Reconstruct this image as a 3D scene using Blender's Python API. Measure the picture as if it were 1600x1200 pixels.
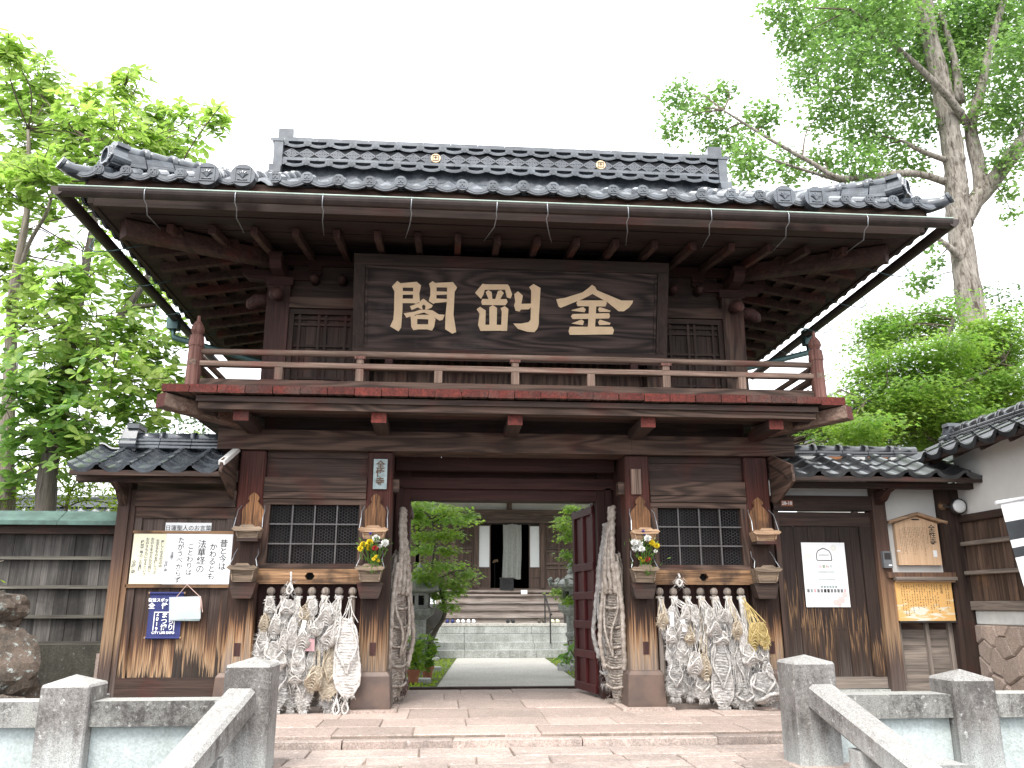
import bpy, bmesh, math, random
import numpy as np
from mathutils import Vector, Matrix, Euler
for o in list(bpy.data.objects): bpy.data.objects.remove(o)
SC = bpy.context.scene
COL = SC.collection
R = math.radians
PI = math.pi
rnd = random.Random(7)

# ---------------------------------------------------------------- camera
PITCH, YAW = R(15.0), R(4.5)
cam_d = bpy.data.cameras.new('camera'); cam = bpy.data.objects.new('camera', cam_d); COL.objects.link(cam)
cam_d.sensor_width = 36.0; cam_d.lens = 36.0 * 1295.0 / 1600.0; cam_d.clip_end = 2000; cam_d.clip_start = 0.05
cam.location = (-0.7652, -10.0, 1.1419)
cam.rotation_euler = (PI / 2 + PITCH, 0, -YAW)
SC.camera = cam

# ---------------------------------------------------------------- light
SUN_EL, SUN_AZ = R(56), R(200)          # azimuth clockwise from +Y: from in front of the gate, a little to the left
w = bpy.data.worlds.new('World'); SC.world = w; w.use_nodes = True
nt = w.node_tree; nt.nodes.clear()
sky = nt.nodes.new('ShaderNodeTexSky'); sky.sky_type = 'NISHITA'; sky.sun_disc = False
sky.sun_elevation = SUN_EL; sky.sun_rotation = SUN_AZ; sky.air_density = 1.0; sky.dust_density = 6.0; sky.ozone_density = 1.0
hs = nt.nodes.new('ShaderNodeHueSaturation'); hs.inputs['Saturation'].default_value = 0.12
mx = nt.nodes.new('ShaderNodeMix'); mx.data_type = 'RGBA'; mx.inputs[0].default_value = 0.75
mx.inputs['B'].default_value = (10.4, 10.7, 11.2, 1)    # the white overcast layer
bg = nt.nodes.new('ShaderNodeBackground'); bg.inputs['Strength'].default_value = 0.10
wo = nt.nodes.new('ShaderNodeOutputWorld')
nt.links.new(sky.outputs[0], hs.inputs['Color']); nt.links.new(hs.outputs[0], mx.inputs['A'])
nt.links.new(mx.outputs['Result'], bg.inputs['Color']); nt.links.new(bg.outputs[0], wo.inputs['Surface'])
sun_d = bpy.data.lights.new('sun', 'SUN'); sun_d.energy = 1.25; sun_d.angle = R(24); sun_d.color = (1.0, 0.96, 0.9)
sun = bpy.data.objects.new('sun', sun_d); COL.objects.link(sun)
sdir = Vector((math.sin(SUN_AZ) * math.cos(SUN_EL), math.cos(SUN_AZ) * math.cos(SUN_EL), math.sin(SUN_EL)))
sun.rotation_euler = sdir.to_track_quat('Z', 'Y').to_euler(); sun.location = (-3, -8, 20)
SC.view_settings.view_transform = 'Standard'; SC.view_settings.look = 'None'
SC.view_settings.exposure = 1.68; SC.view_settings.gamma = 1.0; SC.view_settings.use_curve_mapping = False

# ---------------------------------------------------------------- node helper and materials
class G:
    def __init__(s, name, rough=0.7, spec=0.4):
        s.m = bpy.data.materials.new(name); s.m.use_nodes = True
        s.t = s.m.node_tree; s.b = s.t.nodes['Principled BSDF']
        s.b.inputs['Roughness'].default_value = rough
        s.b.inputs['Specular IOR Level'].default_value = spec
        s.geo = None
    def n(s, typ, ins=None, **pr):
        n = s.t.nodes.new('ShaderNode' + typ)
        for k, v in pr.items(): setattr(n, k, v)
        for k, v in (ins or {}).items():
            if hasattr(v, 'is_linked') or isinstance(v, bpy.types.NodeSocket): s.t.links.new(v, n.inputs[k])
            else: n.inputs[k].default_value = v
        return n
    def pos(s):
        if not s.geo: s.geo = s.n('NewGeometry')
        return s.geo.outputs['Position']
    def rand(s): return s.n('ObjectInfo').outputs['Random']
    def mapv(s, scale, vec=None, rot=(0, 0, 0)):
        return s.n('Mapping', {'Vector': vec or s.pos(), 'Scale': scale, 'Rotation': rot}).outputs[0]
    def noise(s, vec, scale=1, detail=4, rough=0.55, dist=0.0):
        return s.n('TexNoise', {'Vector': vec, 'Scale': scale, 'Detail': detail, 'Roughness': rough, 'Distortion': dist}).outputs['Fac']
    def ramp(s, fac, stops, interp='LINEAR'):
        n = s.n('ValToRGB', {'Fac': fac}); cr = n.color_ramp; cr.interpolation = interp
        while len(cr.elements) < len(stops): cr.elements.new(0.5)
        for e, (p, c) in zip(cr.elements, stops):
            e.position = p; e.color = (*c, 1) if len(c) == 3 else c
        return n.outputs[0]
    def math(s, op, a, b=0.0, clamp=False):
        n = s.n('Math', {0: a, 1: b}, operation=op, use_clamp=clamp); return n.outputs[0]
    def mixc(s, fac, a, b, mode='MIX'):
        def c(v): return (*v, 1) if isinstance(v, tuple) and len(v) == 3 else v
        n = s.n('Mix', {0: fac, 'A': c(a), 'B': c(b)}, data_type='RGBA', blend_type=mode)
        return n.outputs['Result']
    def col(s, c):
        if isinstance(c, tuple): s.b.inputs['Base Color'].default_value = (*c, 1)
        else: s.t.links.new(c, s.b.inputs['Base Color'])
    def bump(s, h, strength=0.4, dist=0.01):
        n = s.n('Bump', {'Height': h, 'Strength': strength, 'Distance': dist}); s.t.links.new(n.outputs[0], s.b.inputs['Normal'])
    def set(s, k, v):
        if isinstance(v, bpy.types.NodeSocket): s.t.links.new(v, s.b.inputs[k])
        else: s.b.inputs[k].default_value = v

def wood(name, c1, c2, axis='X', rough=0.75, gs=1.0, weather=None, amp=0.8, vary=0.35, fine=0.45, blot=None, blotamt=0.5, zr=0.0, rings=0):
    g = G(name, rough, 0.3)
    sc = [9 * gs] * 3; sc['XYZ'.index(axis)] = 0.55 * gs
    a = g.noise(g.mapv(sc), 1.6, 5, 0.6, 1.2)
    if rings:
        s3 = [3.2 * gs] * 3; s3['XYZ'.index(axis)] = 0.45 * gs
        rn = g.noise(g.mapv(s3), 1.0, 2, 0.45, 0.3)
        sn = g.math('ADD', g.math('MULTIPLY', g.math('SINE', g.math('MULTIPLY', rn, rings)), 0.5), 0.5)
        a = g.math('ADD', g.math('MULTIPLY', a, 0.62), g.math('MULTIPLY', sn, 0.34))
    sc2 = [75 * gs] * 3; sc2['XYZ'.index(axis)] = 1.6 * gs
    b = g.noise(g.mapv(sc2), 1.0, 3, 0.6)
    if weather:
        z = g.n('SeparateXYZ', {0: g.pos()}).outputs['Z']
        if zr: z = g.math('ADD', z, g.math('MULTIPLY', g.math('SUBTRACT', g.rand(), 0.5), zr))
        st = g.noise(g.mapv((30, 30, 0.5)), 1.0, 4, 0.65)
        st2 = g.noise(g.mapv((60, 60, 1.2)), 1.0, 2, 0.6)
        f = g.math('ADD', z, g.math('MULTIPLY', g.math('SUBTRACT', g.math('ADD', g.math('MULTIPLY', st, 0.75), g.math('MULTIPLY', st2, 0.25)), 0.5), amp * 2))
        c = g.ramp(g.math('DIVIDE', f, 3.0, True), [(p / 3.0, q) for p, q in weather])
        c = g.mixc(g.math('MULTIPLY', g.math('SUBTRACT', 1, a), 0.55), c, (0.35, 0.3, 0.27), 'MULTIPLY')
    else:
        c = g.ramp(a, [(0.32, c1), (0.68, c2)])
    if blot:
        bl = g.ramp(g.noise(g.mapv((1.3, 1.3, 1.3)), 1.4, 4, 0.6), [(0.52, (0, 0, 0)), (0.66, (1, 1, 1))])
        c = g.mixc(g.math('MULTIPLY', bl, blotamt), c, blot)
    c = g.mixc(fine, c, g.ramp(b, [(0.35, (0.35, 0.33, 0.32)), (0.6, (1.15, 1.12, 1.1))]), 'MULTIPLY')
    k = g.math('ADD', g.math('MULTIPLY', g.rand(), vary), 1 - vary / 2)
    cc = g.n('CombineColor', {0: k, 1: k, 2: k}).outputs[0]
    c = g.mixc(1.0, c, cc, 'MULTIPLY')
    g.col(c); g.bump(g.math('ADD', g.math('MULTIPLY', a, 0.6), b), 0.35, 0.006)
    return g.m

def plain(name, c, rough=0.6, var=0.25, scale=6, spec=0.4, metallic=0.0, bump=0.0, c2=None):
    g = G(name, rough, spec)
    a = g.noise(g.pos(), scale, 5, 0.6)
    d = c2 or tuple(x * (1 - var) for x in c)
    g.col(g.ramp(a, [(0.35, d), (0.65, c)])); g.set('Metallic', metallic)
    if bump: g.bump(a, bump, 0.01)
    return g.m

def stone(name, c, dark, light, scale=3.0, dk=0.5, lt=0.58, bump=0.5, vary=0.3, rough=0.85, zstain=None, top=None, fa=0.75):
    g = G(name, rough, 0.25)
    big = g.noise(g.pos(), scale * 0.6, 5, 0.65); mid = g.noise(g.pos(), scale * 5, 5, 0.7); fine = g.noise(g.pos(), scale * 34, 4, 0.7)
    strk = g.noise(g.mapv((11, 11, 1.1)), 1.0, 4, 0.65); mott = g.noise(g.pos(), scale * 13, 4, 0.7)
    bm = g.math('ADD', g.math('MULTIPLY', big, 0.5), g.math('ADD', g.math('MULTIPLY', mott, 0.28), g.math('MULTIPLY', strk, 0.22)))
    q = g.mixc(g.ramp(bm, [(dk - 0.06, (0, 0, 0)), (dk + 0.07, (1, 1, 1))]), c, dark)
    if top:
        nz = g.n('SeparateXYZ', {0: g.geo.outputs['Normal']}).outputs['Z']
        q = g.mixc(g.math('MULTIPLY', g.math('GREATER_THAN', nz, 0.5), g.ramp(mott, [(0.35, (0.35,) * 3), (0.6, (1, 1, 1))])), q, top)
    q = g.mixc(g.ramp(mid, [(lt - 0.01, (0, 0, 0)), (lt + 0.10, (1, 1, 1))]), q, light)
    if zstain:
        z0, z1, zc = zstain
        z = g.n('SeparateXYZ', {0: g.pos()}).outputs['Z']
        st = g.noise(g.mapv((9, 9, 0.8)), 1, 4, 0.6)
        f = g.math('ADD', z, g.math('MULTIPLY', g.math('SUBTRACT', st, 0.5), (z1 - z0) * 1.6))
        mr = g.n('MapRange', {0: f, 1: z0, 2: z1}, clamp=True).outputs[0]
        q = g.mixc(mr, q, zc)
    q = g.mixc(fa, q, g.ramp(fine, [(0.36, (0.5, 0.5, 0.5)), (0.6, (1.18, 1.18, 1.18))]), 'MULTIPLY')
    k = g.math('ADD', g.math('MULTIPLY', g.rand(), vary), 1 - vary / 2)
    q = g.mixc(1.0, q, g.n('CombineColor', {0: k, 1: k, 2: k}).outputs[0], 'MULTIPLY')
    g.col(q); g.bump(g.math('ADD', mid, g.math('MULTIPLY', fine, 0.5)), bump, 0.012)
    return g.m

def leafmat(name, c1, c2, trans=0.45, rough=0.5):
    g = G(name, rough, 0.35)
    a = g.noise(g.pos(), 1.1, 3, 0.6); b = g.noise(g.pos(), 23.0, 1, 0.5)
    f = g.math('ADD', g.math('MULTIPLY', a, 0.5), g.math('MULTIPLY', b, 0.5))
    c = g.ramp(f, [(0.36, c1), (0.64, c2)])
    g.col(c)
    tr = g.n('BsdfTranslucent', {'Color': g.mixc(1.0, c, (1.12, 1.3, 0.85), 'MULTIPLY')})
    ms = g.n('MixShader', {0: trans}); out = g.t.nodes['Material Output']
    g.t.links.new(g.b.outputs[0], ms.inputs[1]); g.t.links.new(tr.outputs[0], ms.inputs[2]); g.t.links.new(ms.outputs[0], out.inputs[0])
    return g.m

DK1, DK2 = (0.020, 0.012, 0.0095), (0.056, 0.035, 0.027)
M = {}
for ax in 'XYZ':
    M['dark' + ax] = wood('dark aged wood ' + ax, DK1, DK2, ax, blot=(0.085, 0.018, 0.013), blotamt=0.35)
    M['mid' + ax] = wood('brown weathered wood ' + ax, (0.035, 0.0205, 0.015), (0.10, 0.062, 0.046), ax, rings=60, blot=(0.11, 0.03, 0.022), blotamt=0.3)
    M['grey' + ax] = wood('silvered wood ' + ax, (0.10, 0.085, 0.075), (0.27, 0.225, 0.19), ax)
    M['pale' + ax] = wood('pale rail wood ' + ax, (0.09, 0.055, 0.04), (0.26, 0.18, 0.14), ax, blot=(0.17, 0.04, 0.03), blotamt=0.4)
    M['tan' + ax] = wood('tan weathered wood ' + ax, (0.085, 0.042, 0.021), (0.34, 0.2, 0.105), ax, blot=(0.025, 0.016, 0.012), blotamt=0.85, fine=0.7)
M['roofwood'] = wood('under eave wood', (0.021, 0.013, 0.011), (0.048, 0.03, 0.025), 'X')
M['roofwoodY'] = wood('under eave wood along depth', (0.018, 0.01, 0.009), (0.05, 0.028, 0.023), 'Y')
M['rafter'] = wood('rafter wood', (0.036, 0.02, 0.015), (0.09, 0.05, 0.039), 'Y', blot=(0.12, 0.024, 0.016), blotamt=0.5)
M['red'] = wood('faded red painted end grain', (0.055, 0.011, 0.008), (0.135, 0.024, 0.016), 'Y', blot=(0.07, 0.042, 0.034), blotamt=0.85, vary=0.6, fine=0.7)
M['newel'] = wood('faded red newel wood', (0.085, 0.033, 0.026), (0.20, 0.10, 0.08), 'Z', fine=0.6)
M['postred'] = wood('faded reddish post wood', (0.03, 0.014, 0.012), (0.085, 0.04, 0.033), 'Z', blot=(0.13, 0.05, 0.04), blotamt=0.5)
M['col'] = wood('weathered column wood', None, None, 'Z', weather=[(0.0, (0.20, 0.165, 0.14)), (0.45, (0.24, 0.185, 0.145)), (0.66, (0.33, 0.225, 0.14)), (0.84, (0.22, 0.115, 0.055)), (0.98, (0.035, 0.017, 0.011)), (1.45, (0.035, 0.018, 0.012)), (2.05, (0.06, 0.03, 0.022)), (2.4, (0.10, 0.026, 0.018)), (2.75, (0.055, 0.02, 0.016))], amp=0.8, fine=0.7)
M['plank'] = wood('weathered wall plank wood', None, None, 'Z', weather=[(0.0, (0.05, 0.04, 0.035)), (0.42, (0.045, 0.03, 0.022)), (0.47, (0.40, 0.275, 0.17)), (0.62, (0.32, 0.195, 0.105)), (0.78, (0.12, 0.06, 0.034)), (1.0, (0.05, 0.03, 0.023)), (2.0, (0.12, 0.09, 0.078)), (2.4, (0.09, 0.065, 0.055))], amp=0.75, zr=0.35, fine=0.7, rings=60)
M['charz'] = wood('charred door wood', None, None, 'Z', weather=[(0.0, (0.11, 0.09, 0.08)), (0.45, (0.05, 0.033, 0.026)), (0.80, (0.055, 0.033, 0.022)), (0.92, (0.26, 0.155, 0.08)), (0.99, (0.035, 0.021, 0.017)), (2.3, (0.030, 0.02, 0.016))], amp=1.1, zr=0.7, fine=0.75, rings=70)
M['postz'] = wood('weathered wing post wood', None, None, 'Z', weather=[(0.0, (0.13, 0.11, 0.10)), (0.5, (0.09, 0.06, 0.05)), (0.8, (0.28, 0.185, 0.11)), (1.2, (0.20, 0.115, 0.065)), (1.7, (0.09, 0.052, 0.04)), (2.4, (0.06, 0.036, 0.028))], amp=0.6)
M['fence'] = wood('greyed fence plank wood', (0.035, 0.032, 0.03), (0.12, 0.11, 0.10), 'Z', vary=0.7, blot=(0.022, 0.019, 0.017), blotamt=0.7)
M['fenceX'] = wood('mossy ledge wood', (0.05, 0.045, 0.038), (0.15, 0.14, 0.115), 'X')
M['sidew'] = wood('dark streaked side wall plank', (0.035, 0.022, 0.018), (0.13, 0.085, 0.06), 'Z', vary=0.8, blot=(0.3, 0.16, 0.07), blotamt=0.45)
M['cedar'] = wood('fresh cedar box wood', (0.20, 0.11, 0.06), (0.55, 0.38, 0.245), 'X', gs=2.2, fine=0.6)
M['cedargrey'] = wood('greyed cedar box wood', (0.045, 0.035, 0.028), (0.31, 0.23, 0.16), 'X', gs=2.2, fine=0.6)
M['cedarZ'] = wood('orange cedar back board', (0.04, 0.019, 0.011), (0.30, 0.145, 0.062), 'Z', gs=1.8, vary=0.8, fine=0.7, blot=(0.03, 0.018, 0.013), blotamt=0.6)
M['ochre'] = wood('sign board hinoki wood', (0.58, 0.37, 0.22), (0.70, 0.49, 0.32), 'Z', vary=0.0, fine=0.15)
M['reddoor'] = wood('dark red lacquer door', (0.055, 0.008, 0.009), (0.085, 0.014, 0.014), 'Z', rough=0.55, fine=0.2)
M['passage'] = wood('dark red brown passage wood', (0.028, 0.012, 0.011), (0.06, 0.024, 0.02), 'Z')
M['passageX'] = wood('dark red brown passage beam wood', (0.028, 0.012, 0.011), (0.06, 0.024, 0.02), 'X')
M['sign'] = wood('dark zelkova sign board', (0.019, 0.012, 0.0105), (0.082, 0.054, 0.046), 'X', gs=0.8, rings=75, fine=0.5, blot=(0.085, 0.07, 0.066), blotamt=0.4)
M['hall'] = wood('hall grey brown wood X', (0.065, 0.048, 0.04), (0.19, 0.14, 0.115), 'X')
M['hallZ'] = wood('hall grey brown wood Z', (0.065, 0.045, 0.037), (0.17, 0.115, 0.092), 'Z')
M['step'] = wood('silvered step wood', (0.14, 0.115, 0.10), (0.36, 0.31, 0.28), 'X', vary=0.2, blot=(0.13, 0.085, 0.06), blotamt=0.4)

def tilemat(name, c, c2, rough):
    g = G(name, rough, 0.55)
    a = g.noise(g.pos(), 5, 5, 0.65); b = g.noise(g.pos(), 45, 3, 0.6)
    q = g.ramp(a, [(0.35, c), (0.7, c2)])
    k = g.math('ADD', g.math('MULTIPLY', g.rand(), 0.5), 0.75)
    q = g.mixc(1.0, q, g.n('CombineColor', {0: k, 1: k, 2: k}).outputs[0], 'MULTIPLY')
    g.col(q); g.set('Roughness', g.math('ADD', g.math('MULTIPLY', a, 0.3), rough - 0.12)); g.bump(b, 0.12, 0.004); g.set('Coat Weight', 0.6); g.set('Coat Roughness', 0.12)
    return g.m
M['tile'] = tilemat('grey blue roof tile', (0.034, 0.040, 0.048), (0.098, 0.110, 0.125), 0.24)
M['tile2'] = tilemat('dark glazed roof tile', (0.016, 0.018, 0.021), (0.05, 0.05, 0.052), 0.30)
M['tilepale'] = tilemat('pale grey ridge tile', (0.05, 0.057, 0.067), (0.12, 0.13, 0.143), 0.22)
M['fret'] = tilemat('pale raised fret tile', (0.13, 0.14, 0.155), (0.2, 0.21, 0.23), 0.3)
M['bandtile'] = plain('dark ridge band tile', (0.012, 0.014, 0.017), 0.5)
M['terracotta_bit'] = plain('orange clay bedding', (0.42, 0.18, 0.08), 0.9)
M['copper'] = plain('brown patinated copper', (0.13, 0.085, 0.065), 0.5, 0.3, 5, 0.5, 0.25, c2=(0.085, 0.06, 0.05))
M['gutter'] = plain('dark brown copper gutter', (0.05, 0.035, 0.03), 0.42, 0.4, 7, 0.5, 0.35)
M['verdigris'] = plain('green copper', (0.085, 0.15, 0.125), 0.6, 0.35, 6, 0.4, 0.2, c2=(0.05, 0.085, 0.072))
M['bead'] = plain('pale green gutter bead', (0.42, 0.52, 0.44), 0.4)
M['verd2'] = plain('teal copper pipe', (0.07, 0.13, 0.13), 0.5, 0.3, 6, 0.4, 0.3)
M['bronze'] = plain('grey green bronze plaque', (0.30, 0.36, 0.36), 0.5, 0.3, 12, 0.5, 0.3, c2=(0.2, 0.25, 0.25))
M['steel'] = plain('galvanised wire', (0.36, 0.37, 0.39), 0.4, 0.2, 10, 0.5, 0.7)
M['bar'] = plain('grey window bar', (0.10, 0.092, 0.09), 0.6)
M['mesh'] = plain('thin grey wire mesh', (0.10, 0.10, 0.105), 0.5)
M['black'] = plain('painted black shade', (0.008, 0.007, 0.007), 0.9)  # near-black colour standing in for shade in hollows and the hall interior
M['gold'] = plain('gold leaf lettering', (0.70, 0.50, 0.31), 0.5, 0.12, 9)
M['goldemb'] = plain('gilt crest', (0.85, 0.62, 0.38), 0.4, 0.2, 12)
M['ink'] = plain('black ink', (0.02, 0.02, 0.022), 0.7)
M['inkgrey'] = plain('faded ink', (0.16, 0.16, 0.17), 0.7)
M['inkbrown'] = plain('brown ink', (0.12, 0.075, 0.045), 0.7)
M['paper'] = plain('white paper', (0.80, 0.80, 0.80), 0.55, 0.03)
M['cream'] = plain('cream paper', (0.72, 0.69, 0.50), 0.55, 0.04)
M['navy'] = plain('navy banner cloth', (0.028, 0.035, 0.135), 0.8, 0.2, 30)
M['whiteprint'] = plain('white print', (0.8, 0.8, 0.82), 0.7, 0.02)
M['cord'] = plain('pale pink cord', (0.6, 0.42, 0.36), 0.8)
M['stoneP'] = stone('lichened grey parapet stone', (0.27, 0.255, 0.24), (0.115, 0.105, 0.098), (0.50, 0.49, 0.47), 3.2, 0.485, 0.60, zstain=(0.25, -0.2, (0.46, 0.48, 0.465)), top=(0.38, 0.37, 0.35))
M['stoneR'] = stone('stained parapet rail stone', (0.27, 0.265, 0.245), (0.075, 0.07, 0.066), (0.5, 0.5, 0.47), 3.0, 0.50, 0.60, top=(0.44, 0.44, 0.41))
M['bluewall'] = stone('pale blue green limewash', (0.46, 0.51, 0.505), (0.36, 0.40, 0.38), (0.56, 0.6, 0.59), 1.2, 0.53, 0.6, 0.9, fa=0.35)
M['pave'] = stone('pink tuff paving slab', (0.42, 0.33, 0.285), (0.33, 0.265, 0.23), (0.48, 0.41, 0.365), 1.6, 0.5, 0.58, 0.5, 0.34, 0.8)
M['pave2'] = stone('weathered pink paving stone', (0.40, 0.32, 0.28), (0.27, 0.225, 0.20), (0.46, 0.40, 0.36), 2.2, 0.5, 0.58, 0.6, 0.5)
M['joint'] = stone('sandy joint mortar', (0.28, 0.22, 0.18), (0.17, 0.14, 0.115), (0.36, 0.32, 0.27), 5)
M['path'] = stone('pale concrete path', (0.47, 0.45, 0.41), (0.38, 0.36, 0.33), (0.53, 0.52, 0.48), 1.0, 0.5, 0.68, 0.2, 0.05)
M['granite'] = stone('grey granite', (0.40, 0.41, 0.39), (0.23, 0.24, 0.22), (0.5, 0.52, 0.48), 2.0, 0.5, 0.64, 0.3, 0.15)
M['boulder'] = stone('brown boulder rock', (0.12, 0.09, 0.07), (0.05, 0.042, 0.034), (0.30, 0.33, 0.31), 2.6, 0.5, 0.57, 1.0)
M['concwall'] = stone('mossy dark retaining wall', (0.075, 0.07, 0.055), (0.04, 0.038, 0.03), (0.18, 0.19, 0.16), 2.5, 0.5, 0.6)
M['tuff'] = stone('pinkish polygonal tuff block', (0.46, 0.36, 0.30), (0.36, 0.285, 0.24), (0.52, 0.45, 0.39), 2.5, 0.5, 0.62, 0.7, 0.5)
M['plaster'] = plain('off white lime plaster', (0.66, 0.645, 0.61), 0.85, 0.08, 3)
M['lower_plaster'] = plain('chalky plinth plaster', (0.66, 0.67, 0.65), 0.9, 0.15, 9, bump=0.3)
M['bark'] = wood('grey tree bark', (0.13, 0.105, 0.085), (0.33, 0.29, 0.245), 'Z', gs=1.2, fine=0.6)
gb = G('furrowed ginkgo bark', 0.9, 0.15)
fb = gb.noise(gb.mapv((7, 7, 1.5)), 1.6, 6, 0.7, 0.8); fc = gb.noise(gb.mapv((22, 22, 5)), 1.0, 4, 0.7)
qb = gb.ramp(gb.math('ADD', gb.math('MULTIPLY', fb, 0.7), gb.math('MULTIPLY', fc, 0.3)), [(0.40, (0.085, 0.068, 0.055)), (0.48, (0.24, 0.21, 0.18)), (0.62, (0.38, 0.345, 0.305))])
gb.col(qb); gb.bump(gb.math('ADD', fb, gb.math('MULTIPLY', fc, 0.4)), 1.0, 0.06); M['bark2'] = gb.m
M['barkdark'] = wood('dark tree bark', (0.05, 0.042, 0.034), (0.15, 0.13, 0.105), 'Z', gs=1.3)
M['twig'] = plain('twig bark', (0.13, 0.10, 0.075), 0.9)
M['leafmag'] = leafmat('magnolia leaf', (0.19, 0.31, 0.07), (0.42, 0.50, 0.15), 0.6, 0.4)
M['leafmagdark'] = leafmat('shaded magnolia leaf', (0.11, 0.22, 0.06), (0.26, 0.39, 0.10), 0.55, 0.4)  # darker copy of the magnolia leaf, shade put into its colour
M['leafgink'] = leafmat('ginkgo leaf', (0.105, 0.20, 0.065), (0.25, 0.36, 0.12), 0.55)
M['leafmap'] = leafmat('maple leaf', (0.12, 0.235, 0.05), (0.28, 0.39, 0.09), 0.58)
M['leafgarden'] = leafmat('garden maple leaf', (0.14, 0.26, 0.045), (0.34, 0.44, 0.08), 0.55)
M['leafdark'] = leafmat('dark evergreen leaf', (0.05, 0.11, 0.03), (0.12, 0.21, 0.055), 0.38)
M['leafyel'] = leafmat('yellow green bush leaf', (0.17, 0.26, 0.025), (0.36, 0.42, 0.05), 0.5)
M['leafpot'] = leafmat('pot plant leaf', (0.12, 0.24, 0.03), (0.30, 0.40, 0.05), 0.45)
M['moss'] = stone('moss ground', (0.10, 0.135, 0.03), (0.07, 0.085, 0.03), (0.2, 0.2, 0.11), 2.5, 0.5, 0.6, 0.8)
M['soil'] = stone('packed earth', (0.20, 0.17, 0.13), (0.13, 0.115, 0.09), (0.27, 0.24, 0.2), 1.2)
M['street'] = stone('grey street asphalt', (0.10, 0.10, 0.10), (0.07, 0.07, 0.07), (0.16, 0.16, 0.155), 1.2)
M['terracotta'] = plain('terracotta pot', (0.34, 0.13, 0.075), 0.8, 0.3)
M['noren'] = plain('grey curtain cloth', (0.33, 0.34, 0.31), 0.9, 0.15, 20)
M['shoji'] = plain('white shoji paper', (0.78, 0.80, 0.80), 0.8, 0.02)
M['steelblack'] = plain('dark iron', (0.05, 0.045, 0.045), 0.5, 0.3, 8, 0.5, 0.4)
M['plastic'] = plain('grey plastic', (0.13, 0.135, 0.14), 0.5)
M['flagblack'] = plain('faded black banner cloth', (0.05, 0.055, 0.062), 0.8)
M['flagwhite'] = plain('white banner cloth', (0.80, 0.80, 0.82), 0.8, 0.03)

def strawmat(name, c1, c2):
    g = G(name, 0.9, 0.1)
    a = g.noise(g.pos(), 16, 4, 0.65); b = g.noise(g.mapv((160, 160, 60)), 1, 2, 0.6)
    q = g.ramp(a, [(0.35, c1), (0.66, c2)])
    q = g.mixc(0.55, q, g.ramp(b, [(0.32, (0.5, 0.48, 0.46)), (0.6, (1.1, 1.1, 1.1))]), 'MULTIPLY')
    g.col(q); g.bump(b, 0.6, 0.006)
    return g.m
M['straww'] = strawmat('bleached white straw', (0.38, 0.355, 0.33), (0.68, 0.655, 0.625))
M['strawg'] = strawmat('grey aged straw', (0.28, 0.265, 0.25), (0.56, 0.54, 0.52))
M['strawt'] = strawmat('tan straw', (0.34, 0.275, 0.20), (0.58, 0.51, 0.41))
M['strawy'] = strawmat('golden fresh straw', (0.38, 0.28, 0.11), (0.58, 0.46, 0.22))
M['strawd'] = strawmat('dark greyed straw rope', (0.22, 0.185, 0.155), (0.46, 0.41, 0.365))
M['pinkcloth'] = plain('pink cloth', (0.6, 0.36, 0.38), 0.9)
for k, c in dict(fyellow=(0.75, 0.58, 0.02), fwhite=(0.8, 0.8, 0.76), fred=(0.45, 0.015, 0.03), fblue=(0.03, 0.035, 0.30)).items():
    M[k] = plain('petal ' + k[1:], c, 0.7, 0.2, 40)
M['stemgreen'] = leafmat('flower stem leaf', (0.05, 0.13, 0.025), (0.13, 0.23, 0.04), 0.35)
def glassy(name, c, alpha):
    g = G(name, 0.15, 0.5); g.col(c); g.set('Alpha', alpha); return g.m
M['film'] = glassy('translucent plastic film', (0.72, 0.76, 0.78), 0.5)
M['lampglass'] = plain('frosted lamp glass', (0.72, 0.73, 0.72), 0.2, 0.05)

# ---------------------------------------------------------------- mesh builder
def wl(o):
    v = Vector((0, 0, 0))
    while o: v = v + o.location; o = o.parent
    return v

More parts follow.
